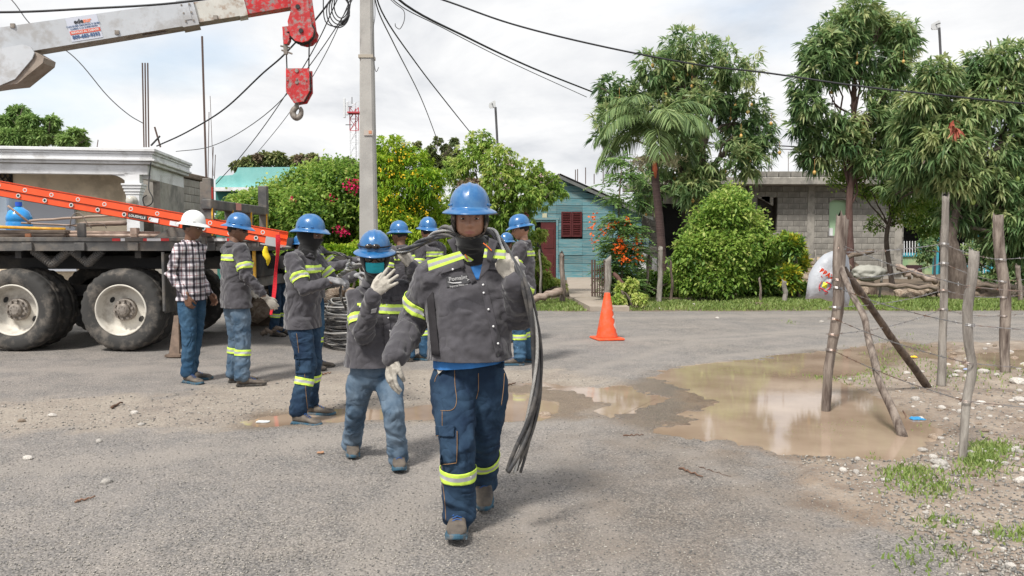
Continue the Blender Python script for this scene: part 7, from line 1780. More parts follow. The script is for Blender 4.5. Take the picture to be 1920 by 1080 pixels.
# feathery flowering shrub
pf = [(1160, 300, 20, 8), (1140, 345, 12, 6), (1175, 330, 22, 7), (1155, 372, 18, 8), (1185, 375, 14, 8), (1150, 410, 16, 8), (1165, 422, 26, 14), (1185, 430, 18, 12), (1155, 460, 26, 18), (1182, 470, 22, 20), (1148, 500, 16, 20), (1172, 510, 26, 24), (1165, 545, 28, 18), (1188, 540, 14, 18)]
c = P(1165, 560, 18.6); fl = empty('flowering_shrub', (c.x, c.y, 0), 'tall feathery shrub with orange-red blossoms in front of the blue hut', 'shrub'); g = np.random.default_rng(31)
q = MB(); q.tube(curve_pts([Vector((c.x, c.y, 0)), P(1166, 480, 18.6), P(1160, 400, 18.6), P(1165, 320, 18.6)], 6), [.035 - .001 * i for i in range(19)], 7); q.build('stem', BARK, fl, True, fix=False)
p, o_, r_ = blob_tips(pf, 18.6, 760, g, .8, .1, .05, 1.5); Cs = []; Ds = []; Ts = []
for a, od in zip(p, o_):                                    # pinnate sprays: a rachis with paired leaflets
    d = od + g.normal(size=3) * .5; d[2] *= .35; d /= np.linalg.norm(d); ln = .34 * (.7 + .6 * g.random()); s_ = np.cross(d, [0, 0, 1]); s_ /= np.linalg.norm(s_) + 1e-9; tt = .45 + .2 * g.normal()
    for k in range(9):
        t = (k + 1) / 9; b = a + d * ln * t - np.array([0, 0, .10 * t * t * ln * 3])
        for sg in (1, -1): Cs.append(b); Ds.append(s_ * sg + d * .35); Ts.append(tt)
V_, F, A = leafset(np.array(Cs), np.array(Ds), .095, .042, np.array(Ts) + g.normal(size=len(Ts)) * .06, g, .2); npmesh('leaves', V_, F, FEATH, {'tone': A}, par=fl, kind='stuff')
blossoms(fl, [P(u, v, 18.0) for u, v in ((1113, 409), (1108, 429), (1142, 424), (1148, 420), (1173, 419), (1176, 416), (1131, 433), (1166, 448), (1170, 444), (1163, 452), (1194, 449), (1197, 446), (1158, 463), (1172, 463), (1193, 463), (1162, 473), (1168, 488), (1175, 486), (1197, 484), (1155, 466), (1113, 452))], FLOO, 6, .065, 14, .11)
# palm
PY = 21.5; pb = P(1240, 560, PY); palm = empty('palm_tree', (pb.x, pb.y, 0), 'palm with a thin dark trunk and drooping fronds in front of the mango tree', 'palm')
pts = curve_pts([Vector((pb.x, pb.y, 0)), P(1243, 520, PY), P(1238, 430, PY), P(1230, 350, PY), P(1227, 305, PY)], 7); n_ = len(pts)
q = MB(); q.tube(pts, [.125 * (1 - .28 * i / n_) * (1.3 if i == 0 else 1) * (1.0 if i % 2 else 1.05) for i in range(n_)], 12); q.build('trunk', mat('dark_ringed_palm_trunk', (.055, .030, .030), .85, vcol=(.10, .065, .06), vscale=5, stretch=(.5, .5, 9), bump=.5, bscale=12, bdist=.02), palm, True, fix=False)
q = MB(); q.tube(curve_pts([P(1227, 306, PY), P(1225, 280, PY), P(1224, 248, PY)], 5), [.10, .115, .118, .12, .115, .11, .10, .09, .08, .07, .05], 12); q.build('crownshaft', mat('green_crownshaft', (.22, .30, .10), .5, vcol=(.30, .34, .14), vscale=4, stretch=(4, 4, .5)), palm, True, fix=False)
q = MB(); q.tube([P(1227, 303, PY - .12), P(1228, 318, PY - .16), P(1229, 334, PY - .14)], [.05, .07, .02], 8); q.build('orange_sheath', mat('orange_sheath', (.50, .13, .06), .7), palm, True, fix=False)
top = P(1224, 252, PY); g = np.random.default_rng(41)
for k in range(22):
    az = 2 * PI * k / 22 + g.uniform(-.2, .2); el = g.uniform(.35, 1.15) if k % 3 else g.uniform(.9, 1.4); L_ = g.uniform(1.75, 2.3); pts = []; p = np.array(tuple(top)); d = np.array([math.cos(az) * math.cos(el), math.sin(az) * math.cos(el) * .9, math.sin(el)])
    n_ = 22
    for i in range(n_ + 1):
        pts.append(p.copy()); d = d + np.array([0, 0, -.085 - .003 * i]); d /= np.linalg.norm(d); p = p + d * L_ / n_
    q = MB(); q.tube([Vector(x) for x in pts], [.022 * (1 - .85 * i / n_) for i in range(n_ + 1)], 5); rc = q.build('frond', mat('frond_stalk', (.16, .22, .06), .6), palm, True, fix=False)
    Cs = []; Ds = []; Ls = []
    for i in range(3, n_ + 1):
        t = i / n_; dd = pts[i] - pts[i - 1]; dd /= np.linalg.norm(dd); s_ = np.cross(dd, [0, 0, 1.0]); s_ /= np.linalg.norm(s_) + 1e-9
        for rep_ in (0, .5):
            b = pts[i - 1] + (pts[i] - pts[i - 1]) * rep_
            for sg in (1, -1): Cs.append(b); Ds.append(s_ * sg * .85 + dd * (.45 + .5 * t) + np.array([0, 0, .12 - .35 * g.random()])); Ls.append(.62 * math.sin(PI * min(1, .12 + t * .86)) ** .6)
    V_, F, A = leafset(np.array(Cs), np.array(Ds), np.array(Ls), .042, .42 + .2 * g.normal() * .6 + g.normal(size=len(Cs)) * .15, g, .55, fold=.25); npmesh('leaflets', V_, F, PALMM, {'tone': A}, par=rc, kind='stuff')
for cxx, cyy, ang in ((1197, 316, -1), (1256, 308, 1)):
    q = MB(); base = P(1226, 300, PY - .1)
    for j in range(46):
        a = P(cxx + g.normal() * 9, cyy - 12 + g.normal() * 6, PY - .2 + g.normal() * .15); b = a + Vector((g.normal() * .14, g.normal() * .1, -.28 * g.random() - .02)); q.tube([base, base.lerp(a, .6) + Vector((0, 0, .06)), a, b], [.008, .006, .006, .004], 3)
        for z_ in range(5): pp = a.lerp(b, z_ / 5) + Vector(g.normal(size=3)) * .05; q.tube([a.lerp(b, z_ / 5), pp], [.006, .009], 3)
    q.build('flower_spray', mat('pale_flower_spray', (.42, .38, .24), .8), palm)
# dark thicket and far tree belt
bush('dark_thicket', 'dark leafy thicket behind the right-hand fence posts', 1900, 560, 24, [(1860, 500, 40, 30), (1900, 480, 60, 40), (1960, 480, 60, 60), (1880, 530, 60, 26), (1830, 470, 26, 24), (1760, 440, 30, 20, 3), (1735, 470, 16, 26, 2)], 2600, (.14, .06), 6, MANGO, 51, gap=.05, tbase=.40, cat='thicket')
bush('path_thicket', 'tangled low greenery behind the rusty rebar gate', 1195, 560, 20.2, [(1215, 530, 20, 24), (1265, 530, 30, 26), (1235, 550, 40, 14), (1180, 560, 20, 10), (1500, 545, 60, 16), (1290, 555, 50, 12), (1440, 555, 60, 10)], 1500, (.10, .055), 6, BRIGHT, 52, gap=.15, gapf=2, tbase=.30, cat='thicket')
bl = []
g = np.random.default_rng(61)
for u in range(-700, 2700, 45): bl.append((u, 432 + g.uniform(-10, 8), 46, 26 + g.uniform(0, 10), g.uniform(-5, 5)))
fo, _ = foliage('distant_trees', bl, 62, 9000, (.6, .35), 5, OLIVE, None, 62, gap=0, tbase=.25, shell=.3); fo['label'] = 'distant belt of trees along the horizon behind the houses'; fo['category'] = 'tree belt'
# grass verge
def path_mask(X, Y):
    return sdist(X, Y, PATHP) > -.05
PATHP = poly_px([(1062, 528), (1122, 528), (1124, 545), (1152, 566), (1180, 583), (1106, 583), (1068, 566)])
def grass(name, X, Y, hgt, seed, label, tone=.5, wd=.012):
    g = np.random.default_rng(seed); n = len(X); Z = H(X, Y) - .005; a = g.random(n) * 2 * PI; lean = g.normal(size=(n, 2)) * .45; h = hgt * (.5 + g.random(n)); w = wd * (.6 + .8 * g.random(n))
    S = np.stack([np.cos(a) * w, np.sin(a) * w, np.zeros(n)], 1); B = np.stack([X, Y, Z], 1); M_ = B + np.stack([lean[:, 0] * h * .35, lean[:, 1] * h * .35, h * .6], 1); T = B + np.stack([lean[:, 0] * h, lean[:, 1] * h, h], 1)
    V_ = np.stack([B - S, B + S, M_ + S * .7, M_ - S * .7, T], 1).reshape(-1, 3); b = (np.arange(n) * 5)[:, None]
    F = np.concatenate([b + [0, 1, 2], b + [0, 2, 3], b + [3, 2, 4]], 1).reshape(-1, 3)
    tn = tone + .22 * fbm(np.stack([X, Y, X * 0], 1) * 1.1, 3) + g.normal(size=n) * .15
    return npmesh(name, V_, F, GRASS, {'tone': np.repeat(np.clip(tn, 0, 1), 5)}, label=label, kind='stuff')
n = 105000; X = rng.uniform(-11, 17, n); Y = VERGE_Y - .15 + rng.random(n) ** .8 * 3.4 + .25 * fbm(np.stack([X, X * 0, X * 0], 1) * .7, 3)
den = fbm(np.stack([X, Y, X * 0], 1) * .9 + 4, 4); k = (den > -.45 + .28 * np.clip(Y - VERGE_Y - 1.0, 0, 2)) & ~path_mask(X, Y) & ~((X > 1.9) & (X < 3.0) & (Y > VERGE_Y + .4)) & ((X > .2) | (rng.random(n) < .35))
grass('grass', X[k], Y[k], .060, 71, 'strip of short green grass along the far side of the road', .55, .014)
tx_, ty_ = [], []
for u, v, r_, m_ in ((1840, 868, 22, 500), (1850, 845, 30, 500), (1700, 892, 34, 380), (1745, 925, 40, 300), (1580, 800, 30, 260), (1545, 805, 20, 160), (1640, 690, 60, 300), (1520, 712, 34, 380), (1530, 700, 22, 200), (1840, 880, 40, 260), (1690, 655, 50, 200), (1800, 700, 60, 300), (1870, 850, 40, 200), (1600, 700, 60, 250), (1765, 985, 30, 80), (1900, 1010, 40, 160), (1480, 605, 10, 30), (1900, 690, 60, 200), (1720, 800, 16, 60), (1490, 805, 24, 80), (1730, 1040, 60, 120), (1640, 850, 20, 60)):
    uu = u + rng.normal(size=m_) * r_ * .8; vv = v + rng.normal(size=m_) * r_ * .26
    for a, b in zip(uu, vv):
        p = G(a, b); tx_.append(p.x); ty_.append(p.y)
grass('grass_tufts', np.array(tx_), np.array(ty_), .034, 72, 'sparse grass tufts on the muddy verge between the stones', .5, .006)
# ------------------------------------------------------------------ pole, wires, tower, dishes
POLEC = mat('pole_concrete', (0.40, 0.39, 0.37), .85, var=.06, vscale=3, dirt=((.28, .27, .26), .5, 2.0), bump=.3, bscale=40)
WIRE = mat('wire_black', (.015, .016, .02), .6); WIREG = mat('wire_grey', (.07, .07, .075), .6)
PLY = 13.4; up = Vector((0, 0, 1)); pole = empty('utility_pole', (P(692, 600, PLY).x, PLY, 0), 'tapered square concrete utility pole behind the workers', 'utility pole')
px_ = P(691, 430, PLY).x
q = MB(); vs = []; fs = []; lv = [0, 2, 4, 6, 8.2, 10.5]
for z in lv:
    h_ = .152 - .0095 * z; b = .03
    for (x_, y_) in ((-h_ + b, -h_), (h_ - b, -h_), (h_, -h_ + b), (h_, h_ - b), (h_ - b, h_), (-h_ + b, h_), (-h_, h_ - b), (-h_, -h_ + b)): vs.append(Vector((px_ + x_ + .002 * z, PLY + y_, z)))
for i in range(len(lv) - 1):
    for k in range(8): a = i * 8 + k; b_ = i * 8 + (k + 1) % 8; fs.append((a, b_, b_ + 8, a + 8))
fs += [tuple(range(8))[::-1], tuple(range(len(vs) - 8, len(vs)))]; q.add(vs, fs); q.build('shaft', POLEC, pole)
zb = P(690, 108, PLY).z; MB().box((px_ + .005, PLY, zb), (.245, .245, .05)).build('joint_band', mat('tan_band', (.40, .36, .30), .8), pole)
MB().box((px_ + .04, PLY - .135, P(0, 251, PLY).z), (.15, .01, .085)).build('number_plate', mat('faded_plate', (.45, .40, .36), .5), pole)
MB().box((px_ + .07, PLY - .142, P(0, 250, PLY).z), (.05, .006, .05)).build('plate_patch', mat('orange_patch', (.55, .25, .14), .5), pole)
def wire(pts, r, label, m=WIRE, n=8, cat='cable', group='overhead wires'):
    return setp(MB().tube(curve_pts(pts, n), r, 5).build('overhead_wire', m, None, True, fix=False), label, cat, group)
wire([P(-200, 20, 9.5), P(0, 23, 9.6), P(150, 17, 9.8), P(360, 2, 10), P(600, -40, 10.4)], .014, 'thick dark wire crossing above the white crane boom')
wire([P(-40, -60, 17), P(22, 0, 17), P(62, 50, 17), P(140, 108, 17.2), P(200, 178, 17.4), P(240, 214, 17.5), P(270, 232, 17.6)], .011, 'grey wire falling from the upper left to the rebar on the porch roof', WIREG)
wire([P(294, 274, 17.3), P(350, 248, 16.8), P(420, 205, 16), P(490, 140, 15), P(540, 95, 14.4), P(620, 0, 13.8), P(690, -120, 13.4)], .016, 'thick wire rising from the porch roof corner to the pole top')
wire([P(330, 284, 19), P(390, 276, 18.4), P(450, 248, 17), P(520, 195, 15.5), P(590, 110, 14.3), P(660, 0, 13.6), P(690, -90, 13.4)], .009, 'thin grey wire sagging low behind the hook block', WIREG)
wire([P(405, 345, 21), P(450, 295, 19), P(500, 230, 17), P(560, 140, 15.2), P(600, 70, 14.2), P(632, 0, 13.7), P(690, -120, 13.4)], .010, 'wire from behind the truck gate up past the hook block')
wire([P(478, 292, 22), P(540, 215, 18.6), P(600, 120, 15.4), P(650, 15, 13.8), P(690, -90, 13.4)], .008, 'faint wire just right of the hook block', WIREG)
wire([P(392, 300, 23), P(470, 260, 22), P(540, 200, 20)], .006, 'very thin drooping wire under the boom tip', WIREG) if False else None
wire([P(700, -60, 13.4), P(706, 10, 14), P(740, 85, 16), P(790, 185, 20), P(822, 268, 25)], .012, 'thin wire dropping right of the pole to the far tree', WIREG)
wire([P(700, -60, 13.4), P(715, 20, 14), P(780, 118, 17), P(840, 196, 20), P(888, 256, 24)], .014, 'wire slanting from the pole down to the compound-leafed tree')
wire([P(690, -110, 13.4), P(745, -3, 14.2), P(880, 72, 17), P(1000, 128, 20), P(1110, 172, 23.4)], .022, 'thick twin wire running from the pole to the mango tree')
wire([P(690, -70, 13.4), P(742, 4, 14.2), P(830, 52, 16.6), P(960, 118, 20), P(1100, 182, 24)], .010, 'thinner wire just below the thick twin wire', WIREG)
wire([P(640, -60, 15), P(825, -2, 15), P(960, 45, 15), P(1120, 85, 15), P(1300, 120, 15), P(1440, 137, 15), P(1600, 160, 14.6), P(1760, 178, 14.2), P(1940, 196, 14), P(2300, 225, 13.6)], .017, 'long black bundled wire crossing the mango trees to the right edge')
wire([P(1330, 270, 40), P(1430, 272, 40), P(1560, 278, 40), P(1660, 278, 40)], .03, 'upper of the two thin wires between the first and second mango tree')
wire([P(1330, 276, 40.2), P(1430, 279, 40.2), P(1560, 281, 40.2), P(1660, 280, 40.2)], .022, 'lower of the two thin wires between the first and second mango tree', WIREG)
q = MB()
for k in range(4):
    cxk, cyk = 634 + k * 2.0, 22 - k * 4; pts = [P(cxk + (24 - k * 3) * math.sin(a) * (.9 if a > 0 else 1), cyk + (30 - k * 2) * -math.cos(a), 13.2 + .04 * k) for a in [PI * 2 * i / 14 - PI * .05 for i in range(15)]]; q.tube(curve_pts(pts, 3), .010, 5)
q.tube(curve_pts([P(655, -40, 13.2), P(657, 5, 13.2), P(645, 45, 13.2), P(610, 40, 13.2), P(606, -30, 13.2)], 6), .010, 5); q.tube([P(640, 45, 13.1), P(655, 28, 13.1)], .022, 6)
setp(q.build('coiled_cable', WIRE, None, True, fix=False), 'spare loops of black cable hanging left of the pole top', 'cable loops', kind='thing')
q = MB(); q.tube(curve_pts([P(728, -5, 13.4), P(742, 8, 13.4), P(757, 20, 13.4), P(758, 38, 13.4), P(750, 54, 13.4), P(742, 50, 13.4), P(741, 44, 13.4)], 6), .007, 5)
setp(q.build('loose_wire', WIREG, None, True, fix=False), 'curled loose wire end right of the pole top', 'wire')
q = MB(); q.tube(curve_pts([P(702, -5, 13.15), P(703, 30, 13.15), P(699, 60, 13.15), P(700, 100, 13.15), P(703, 128, 13.15), P(706, 134, 13.15), P(710, 126, 13.15)], 6), .006, 5); q.build('tie_wire', WIREG, pole, True, fix=False)
# telecom tower
tw = empty('telecom_tower', (P(662, 300, 70).x, 70, 0), 'distant red and white lattice telecom tower beside the pole', 'tower'); TRD = mat('tower_red', (.45, .05, .07), .6); TWH = mat('tower_white', (.62, .64, .67), .6)
bxs = [P(657, 300, 70).x, P(673, 300, 70).x]; zt_ = P(0, 190, 70).z
z = 0.0; k = 0
while z < zt_ - .05:
    z2 = min(zt_, z + 1.0); m = TRD if zt_ - 2.6 < z < zt_ - .6 else TWH; q = MB()
    for (x_, y_) in ((bxs[0], 70), (bxs[1], 70), ((bxs[0] + bxs[1]) / 2, 70.7)): q.tube([(x_, y_, z), (x_, y_, z2)], .05, 4)
    q.tube([(bxs[0], 70, z), (bxs[1], 70, z2)], .028, 4); q.tube([(bxs[0], 70, z2), (bxs[1], 70, z)], .028, 4); q.tube([(bxs[0], 70, z), (bxs[1], 70, z)], .035, 4); q.tube([(bxs[0], 70, z), ((bxs[0] + bxs[1]) / 2, 70.7, z2)], .025, 4)
    q.build('lattice_section', m, tw); z = z2; k += 1
for u, v0, v1 in ((646, 184, 221), (651, 190, 216)): a, b = P(u, v1, 69.6), P(u, v0, 69.6); MB().box(((a.x), 69.6, (a.z + b.z) / 2), (.20, .15, b.z - a.z), bev=.03).build('antenna_panel', TWH, tw)
for v in (200, 214, 234): MB().tube([P(648, v, 69.7), P(660, v, 70)], .04, 4).build('antenna_arm', WIREG, tw)
MB().tube([P(660, 195, 70), P(660, 182, 70)], .04, 4).build('mast_tip', WIREG, tw)
MB().box((P(665, 212, 70).x, 70, P(0, 212, 70).z), (1.1, 1.0, .12)).build('platform', TRD, tw)
for u, v, y, lab in ((925, 195, 30, 'small white dish antenna on a thin grey mast above the compound-leafed tree'), (1757, 46, 30, 'white dish antenna on a tall thin mast above the right-hand mango trees')):
    d = empty('dish_antenna', (P(u, v, y).x, y, 0), lab, 'antenna'); uu = 10 if u > 1000 else 0
    MB().tube([Vector((P(u + 6 + uu * .1, v + 100, y).x, y, 0)), P(u + 8, v + 80, y), P(u + 4, v + 6, y)], .045, 6).build('mast', WIREG, d)
    a = P(u - 2, v, y); q = MB(); s_ = 1.25 if u > 1000 else 1.0
    q.prism([a + Vector((x_ * s_, 0, z_ * s_)) for x_, z_ in ((-.12, .02), (.08, .13), (.12, .10), (.13, -.08), (.08, -.14), (-.10, -.15), (-.13, -.10))], (0, 0, 0), (0, .05, 0)); q.build('grid_dish', mat('antenna_white', (.55, .56, .57), .5), d)
    MB().tube([a + Vector((0, -.3, -.03)), a], .02, 5).build('feed_arm', WIREG, d)

# ------------------------------------------------------------------ fence posts and barbed wire on the right
POSTM = mat('weathered_post_wood', (.085, .062, .052), .9, vcol=(.31, .262, .225), vscale=5, stretch=(4, 4, .6), bump=.8, bscale=14, bdist=.02, detail=8)
POSTG = mat('silvery_post_wood', (.16, .14, .125), .9, vcol=(.33, .305, .275), vscale=5, stretch=(4, 4, .6), bump=.8, bscale=14, bdist=.02, detail=8)
POSTD = mat('dark_wet_post_wood', (.06, .042, .034), .85, vcol=(.15, .115, .09), vscale=6, stretch=(3, 3, 1), bump=.7, bscale=14, bdist=.02)
def post(name, top, bot, r0, r1, m, label, kinks=(), seed=1, cat='fence post', group='fence posts at the puddle', slash=True, n=14):
    g = np.random.default_rng(seed); top = Vector(top); bot = Vector(bot); N_ = 34; vs = []; fs = []; ax = (top - bot).normalized(); u = ax.orthogonal().normalized(); v = ax.cross(u); ph = g.random(3) * 6
    for i in range(N_ + 1):
        t = i / N_; c = bot.lerp(top, t); off = 0
        for kt, kx, kw in kinks: off += kx * math.exp(-((t - kt) / kw) ** 2)
        c = c + Vector((off + .008 * math.sin(t * 9 + ph[0]), .008 * math.sin(t * 7 + ph[1]), 0)); r = r0 + (r1 - r0) * t
        for k in range(n):
            a = 2 * PI * k / n; rr = r * (1 + .09 * math.sin(2 * a + ph[2] + t * 3) + .10 * float(vnoise(np.array([[math.cos(a) * 1.6, math.sin(a) * 1.6, t * 9 + seed * 3.3]]))[0]) + .06 * math.sin(5 * a + t * 2) + .07 * float(vnoise(np.array([[a * 2, t * 30, seed]]))[0]))
            w_ = Vector((0, 0, 0))
            if i == N_ and slash: w_ = ax * (math.cos(a + ph[0]) * r * .9 + r * 1.3 * g.random() * (k % 2))
            vs.append(c + (u * math.cos(a) + v * math.sin(a)) * rr + w_)
    for i in range(N_):
        for k in range(n): a = i * n + k; b = i * n + (k + 1) % n; fs.append((a, b, b + n, a + n))
    fs += [tuple(range(n))[::-1], tuple(range(N_ * n, N_ * n + n))]; q = MB(); q.add(vs, fs); o = q.build(name, m, None, True, fix=False); o['bx'] = bot.x; return setp(o, label, cat, group)
p1b, p1t = P(1548, 771, 7.0), P(1580, 414, 7.0); p1b.z = -.05
post('fence_post', p1t, p1b, .040, .050, POSTM, 'thick reddish fence post standing in the big puddle, bag tied to it', ((.55, .02, .15),), 1)
q = MB(); q.cyl((p1b.x, p1b.y, -.04), (p1b.x + .003, p1b.y, .10), .060, 14); 
b2, t2_ = G(1693, 815), P(1580, 505, 6.95); b2.z = -.03; post('fence_brace', t2_, b2, .032, .026, POSTM, 'thin crooked grey brace leaning from the puddle post into the water', ((.3, -.02, .1), (.7, .03, .1)), 2, 'brace')
b3, t3_ = G(1740, 728), P(1582, 505, 7.1); post('fence_brace', t3_, b3, .036, .034, POSTD, 'dark straight brace leaning behind the grey one towards the stones', (), 3, 'brace')
b4, t4 = G(1765, 726), P(1771, 370, 8.1); b4.z = -.02; post('fence_post', t4, b4, .044, .034, POSTG, 'tall thin grey fence post with a knobbly base among the stones', ((.25, -.01, .1), (.6, .02, .2)), 4)
b5, t5 = G(1805, 865), P(1823, 474, 5.4); b5.z = -.02; post('fence_post', t5, b5, .023, .033, POSTG, 'short silvery fence post with a slanted cut top nearest the camera', ((.45, .035, .10), (.75, -.012, .08)), 5)
b6, t6 = G(1887, 700), P(1872, 410, 9.0); b6.z = -.02; post('fence_post', t6, b6, .052, .052, POSTM, 'broad reddish split fence post near the right edge', ((.5, .02, .2),), 6)
GALV = mat('galvanised_wire', (.36, .36, .37), .4, metal=.8, dirt=((.28, .13, .06), .8, 4.0))
def barbed(a, b, s_, label):
    pts = sag(a, b, s_, 40); q = MB(); L_ = (Vector(b) - Vector(a)).length
    for ph in (0, PI):
        pp = []
        for i, p in enumerate(pts):
            t = i / 40 * L_ * 30 + ph; pp.append(p + Vector((0, math.cos(t) * .0028, math.sin(t) * .0028)))
        q.tube(pp, .0024, 4)
    root = q.build('barbed_wire', GALV, None, fix=False); k = .06; g = random.Random(int(L_ * 1000)); B_ = MB()
    while k < L_:
        c = pts[min(40, int(k / L_ * 40))]
        for s2 in (1, -1): d = Vector((g.uniform(-.5, .5), g.uniform(-1, 1), g.uniform(-1, 1))).normalized() * .016; B_.tube([c - d, c + d], .0015, 3)
        k += .115
    o = B_.build('barbs', GALV, root, fix=False); o['kind'] = 'stuff'
    return setp(root, label, 'barbed wire', 'barbed wire strands of the fence')
def on(b, t, f): return Vector(b).lerp(Vector(t), f)
b7, t7 = P(2150, 640, 9.6), P(2150, 380, 9.6)
names = ['lowest', 'second', 'third', 'fourth', 'top']
for k, (f1, f2, f3, f4) in enumerate(((.42, .42, .38, .34), (.56, .52, .50, .48), (.70, .66, .60, .58), (.84, .76, .74, .72))):
    barbed(on(p1b, p1t, f1), on(b4, t4, f2), .05 - .01 * k, names[k] + ' barbed strand from the puddle post to the tall thin post')
    barbed(on(b4, t4, f2), on(b6, t6, f3), .03, names[k] + ' barbed strand from the tall thin post to the broad reddish post'); barbed(on(b6, t6, f3), on(b7, t7, f4), .03, names[k] + ' barbed strand from the broad reddish post to beyond the right edge')
b8, t8 = P(2250, 900, 5.0), P(2250, 500, 5.0)
for k, (f1, f2, f3) in enumerate(((.34, .30, .30), (.50, .48, .5), (.66, .66, .68), (.88, .84, .86))):
    barbed(on(p1b, p1t, f1), on(b5, t5, f2), .03, names[k] + ' barbed strand from the puddle post to the slanted-top post'); barbed(on(b5, t5, f2), on(b8, t8, f3), .02, names[k] + ' barbed strand from the slanted-top post to the right edge of the photo')
# ties on posts
for bb, tt, fr, r_ in ((p1b, p1t, (.34, .42, .50, .56, .66, .70, .86), .052), (b4, t4, (.42, .52, .66, .76), .048), (b5, t5, (.30, .48, .66, .84), .036), (b6, t6, (.38, .50, .60, .74), .058)):
    q = MB()
    for f in fr:
        c = on(bb, tt, f); 
        for dz in (-.006, .004): q.tube([c + Vector((math.cos(a) * r_, math.sin(a) * r_, dz + .004 * math.sin(a * 2))) for a in [2 * PI * i / 14 for i in range(15)]], .0022, 4, cap=False)
    q.build('wire_tie', GALV, [o for o in bpy.data.objects if o.name.split('.')[0] == 'fence_post' and abs(o.get('bx', 0) - bb.x) < 1e-3][0], fix=False, kind='stuff')
# ------------------------------------------------------------------ plastic bag
BAGM = mat('white_plastic_bag', (.60, .63, .68), .35, trans=.35, var=.06, vscale=5, bump=.5, bscale=9, bdist=.03)
ol = [(1513, 559), (1516, 536), (1519, 515), (1527, 500), (1536, 488), (1546, 479), (1558, 474), (1572, 472), (1583, 476), (1589, 486), (1591, 505), (1594, 530), (1592, 555), (1588, 573), (1578, 571), (1566, 563), (1553, 562), (1540, 557), (1526, 558)]
ol = [(1556 + (a - 1556) * 1.07, 520 + (b - 520) * 1.06) for a, b in ol]; BY = 7.18; cc_ = P(1556, 520, BY); vs = []; fs = []; nr = 7; no = len(ol); g = np.random.default_rng(5)
for side_ in (-1, 1):
    for j in range(nr):
        f = 1 - j / nr
        for i, (u, v) in enumerate(ol):
            p = cc_.lerp(P(u, v, BY), f); hgt = .085 * math.sqrt(max(0, 1 - f ** 2.2)); wr = .012 * math.sin(i * 2.1 + f * 6) * (1 if j else 0) + .006 * g.normal() * (1 if j else 0); vs.append(p + Vector((0, side_ * (hgt + wr), 0)))
    vs.append(cc_ + Vector((0, side_ * .088, 0)))
half = nr * no + 1
for s2 in (0, 1):
    o0 = s2 * half
    for j in range(nr - 1):
        for i in range(no): a = o0 + j * no + i; b = o0 + j * no + (i + 1) % no; fs.append((a, b, b + no, a + no))
    for i in range(no): fs.append((o0 + (nr - 1) * no + i, o0 + (nr - 1) * no + (i + 1) % no, o0 + nr * no))
q = MB(); q.add(vs, fs); bm = bmesh.new(); me = q.mesh('plastic_bag'); bm.from_mesh(me); bmesh.ops.remove_doubles(bm, verts=bm.verts, dist=.0005); bmesh.ops.recalc_face_normals(bm, faces=bm.faces); bm.to_mesh(me); bm.free()
bag = link('plastic_bag', me, BAGM, None, True, label='white plastic shopping bag with red and yellow cart print caught on the puddle post', category='plastic bag')
bv = BVHTree.FromPolygons([tuple(v.co) for v in me.vertices], [tuple(p.vertices) for p in me.polygons])
def bagpt(u, v, off=.004):
    d = raydir(u, v); h, _, _, _ = bv.ray_cast(P(u, v, 6.5), d, 3); h = h or P(u, v, BY - .09); return h - d * off
BR = mat('bag_red', (.60, .015, .03), .4); BO = mat('bag_orange_red', (.80, .07, .015), .4); BYL = mat('bag_yellow', (.65, .65, .02), .4)
for ch, (u, v) in zip('BRAVO', ((1541, 508), (1547, 512), (1553, 516), (1559.5, 520), (1566, 525))):
    c = bagpt(u, v); text('bag_lettering', ch, .055, frame(c, Vector((.90, .1, -.42)), Vector((.30, -.25, .9))), BO, bag, .002, .0025)
def bagline(pts, r, m): MB().tube([bagpt(u, v) for u, v in curve2(pts)], r, 5, flat=.6).build('bag_print', m, bag, True, fix=False)
def curve2(pts): return [(p.x, p.y) for p in curve_pts([Vector((a, b, 0)) for a, b in pts], 5)]
bagline([(1540, 517), (1542, 522), (1539, 530), (1536, 537), (1536, 544), (1538, 545)], .005, BR); bagline([(1536, 539), (1542, 542), (1548, 546), (1553, 548)], .006, BR); bagline([(1549, 529), (1556, 532), (1558, 536), (1555, 541), (1551, 544)], .006, BR); bagline([(1546, 546), (1551, 548), (1550, 551), (1546, 551)], .005, BR)
q = MB(); q.quad(*[bagpt(u, v, .005) for u, v in ((1541, 538), (1549, 541.5), (1552, 532), (1544, 528))]); q.build('bag_print', BYL, bag)

# ------------------------------------------------------------------ traffic cone
cb = G(1138, 636); cn = empty('traffic_cone', (cb.x, cb.y, 0), 'orange traffic cone with a torn white patch standing on the road', 'traffic cone')
k_ = cb.y / FPX; CO = mat('cone_orange', (.78, .085, .018), .55, var=.10, vscale=5, dirt=((.40, .14, .08), .6, 9.0)); hgt = 88 * k_; rb_ = 20.5 * k_; rt = 5.5 * k_; z0 = Hs(cb.x, cb.y)
q = MB(); q.lathe([(0, .03), (rb_ * 1.0, .03), (rb_ * .98, .05), (rt, hgt - .01), (rt * .9, hgt), (rt * .7, hgt), (rt * .6, hgt - .1), (0, hgt - .1)], (cb.x, cb.y, z0), 40); q.build('cone_body', CO, cn, True)
q = MB(); q.box((cb.x, cb.y, z0 + .018), (52 * k_, 52 * k_, .036), rot=.25, bev=.012); q.build('cone_base', CO, cn)
vs = []; fs = []; g = random.Random(3)
for i in range(11):
    t = .05 + .58 * i / 10; r = rb_ * .98 + (rt - rb_ * .98) * t + .004; z = z0 + .05 + (hgt - .06) * t
    a1 = -.15; a0 = -.85 - g.uniform(-.3, .35) + .4 * abs(i - 5) / 5
    for k in range(6): a = a0 + (a1 - a0 + .3) * k / 5; vs.append(Vector((cb.x + r * math.cos(a), cb.y + r * math.sin(a), z)))
for i in range(10):
    for k in range(5): a = i * 6 + k; fs.append((a, a + 1, a + 7, a + 6))
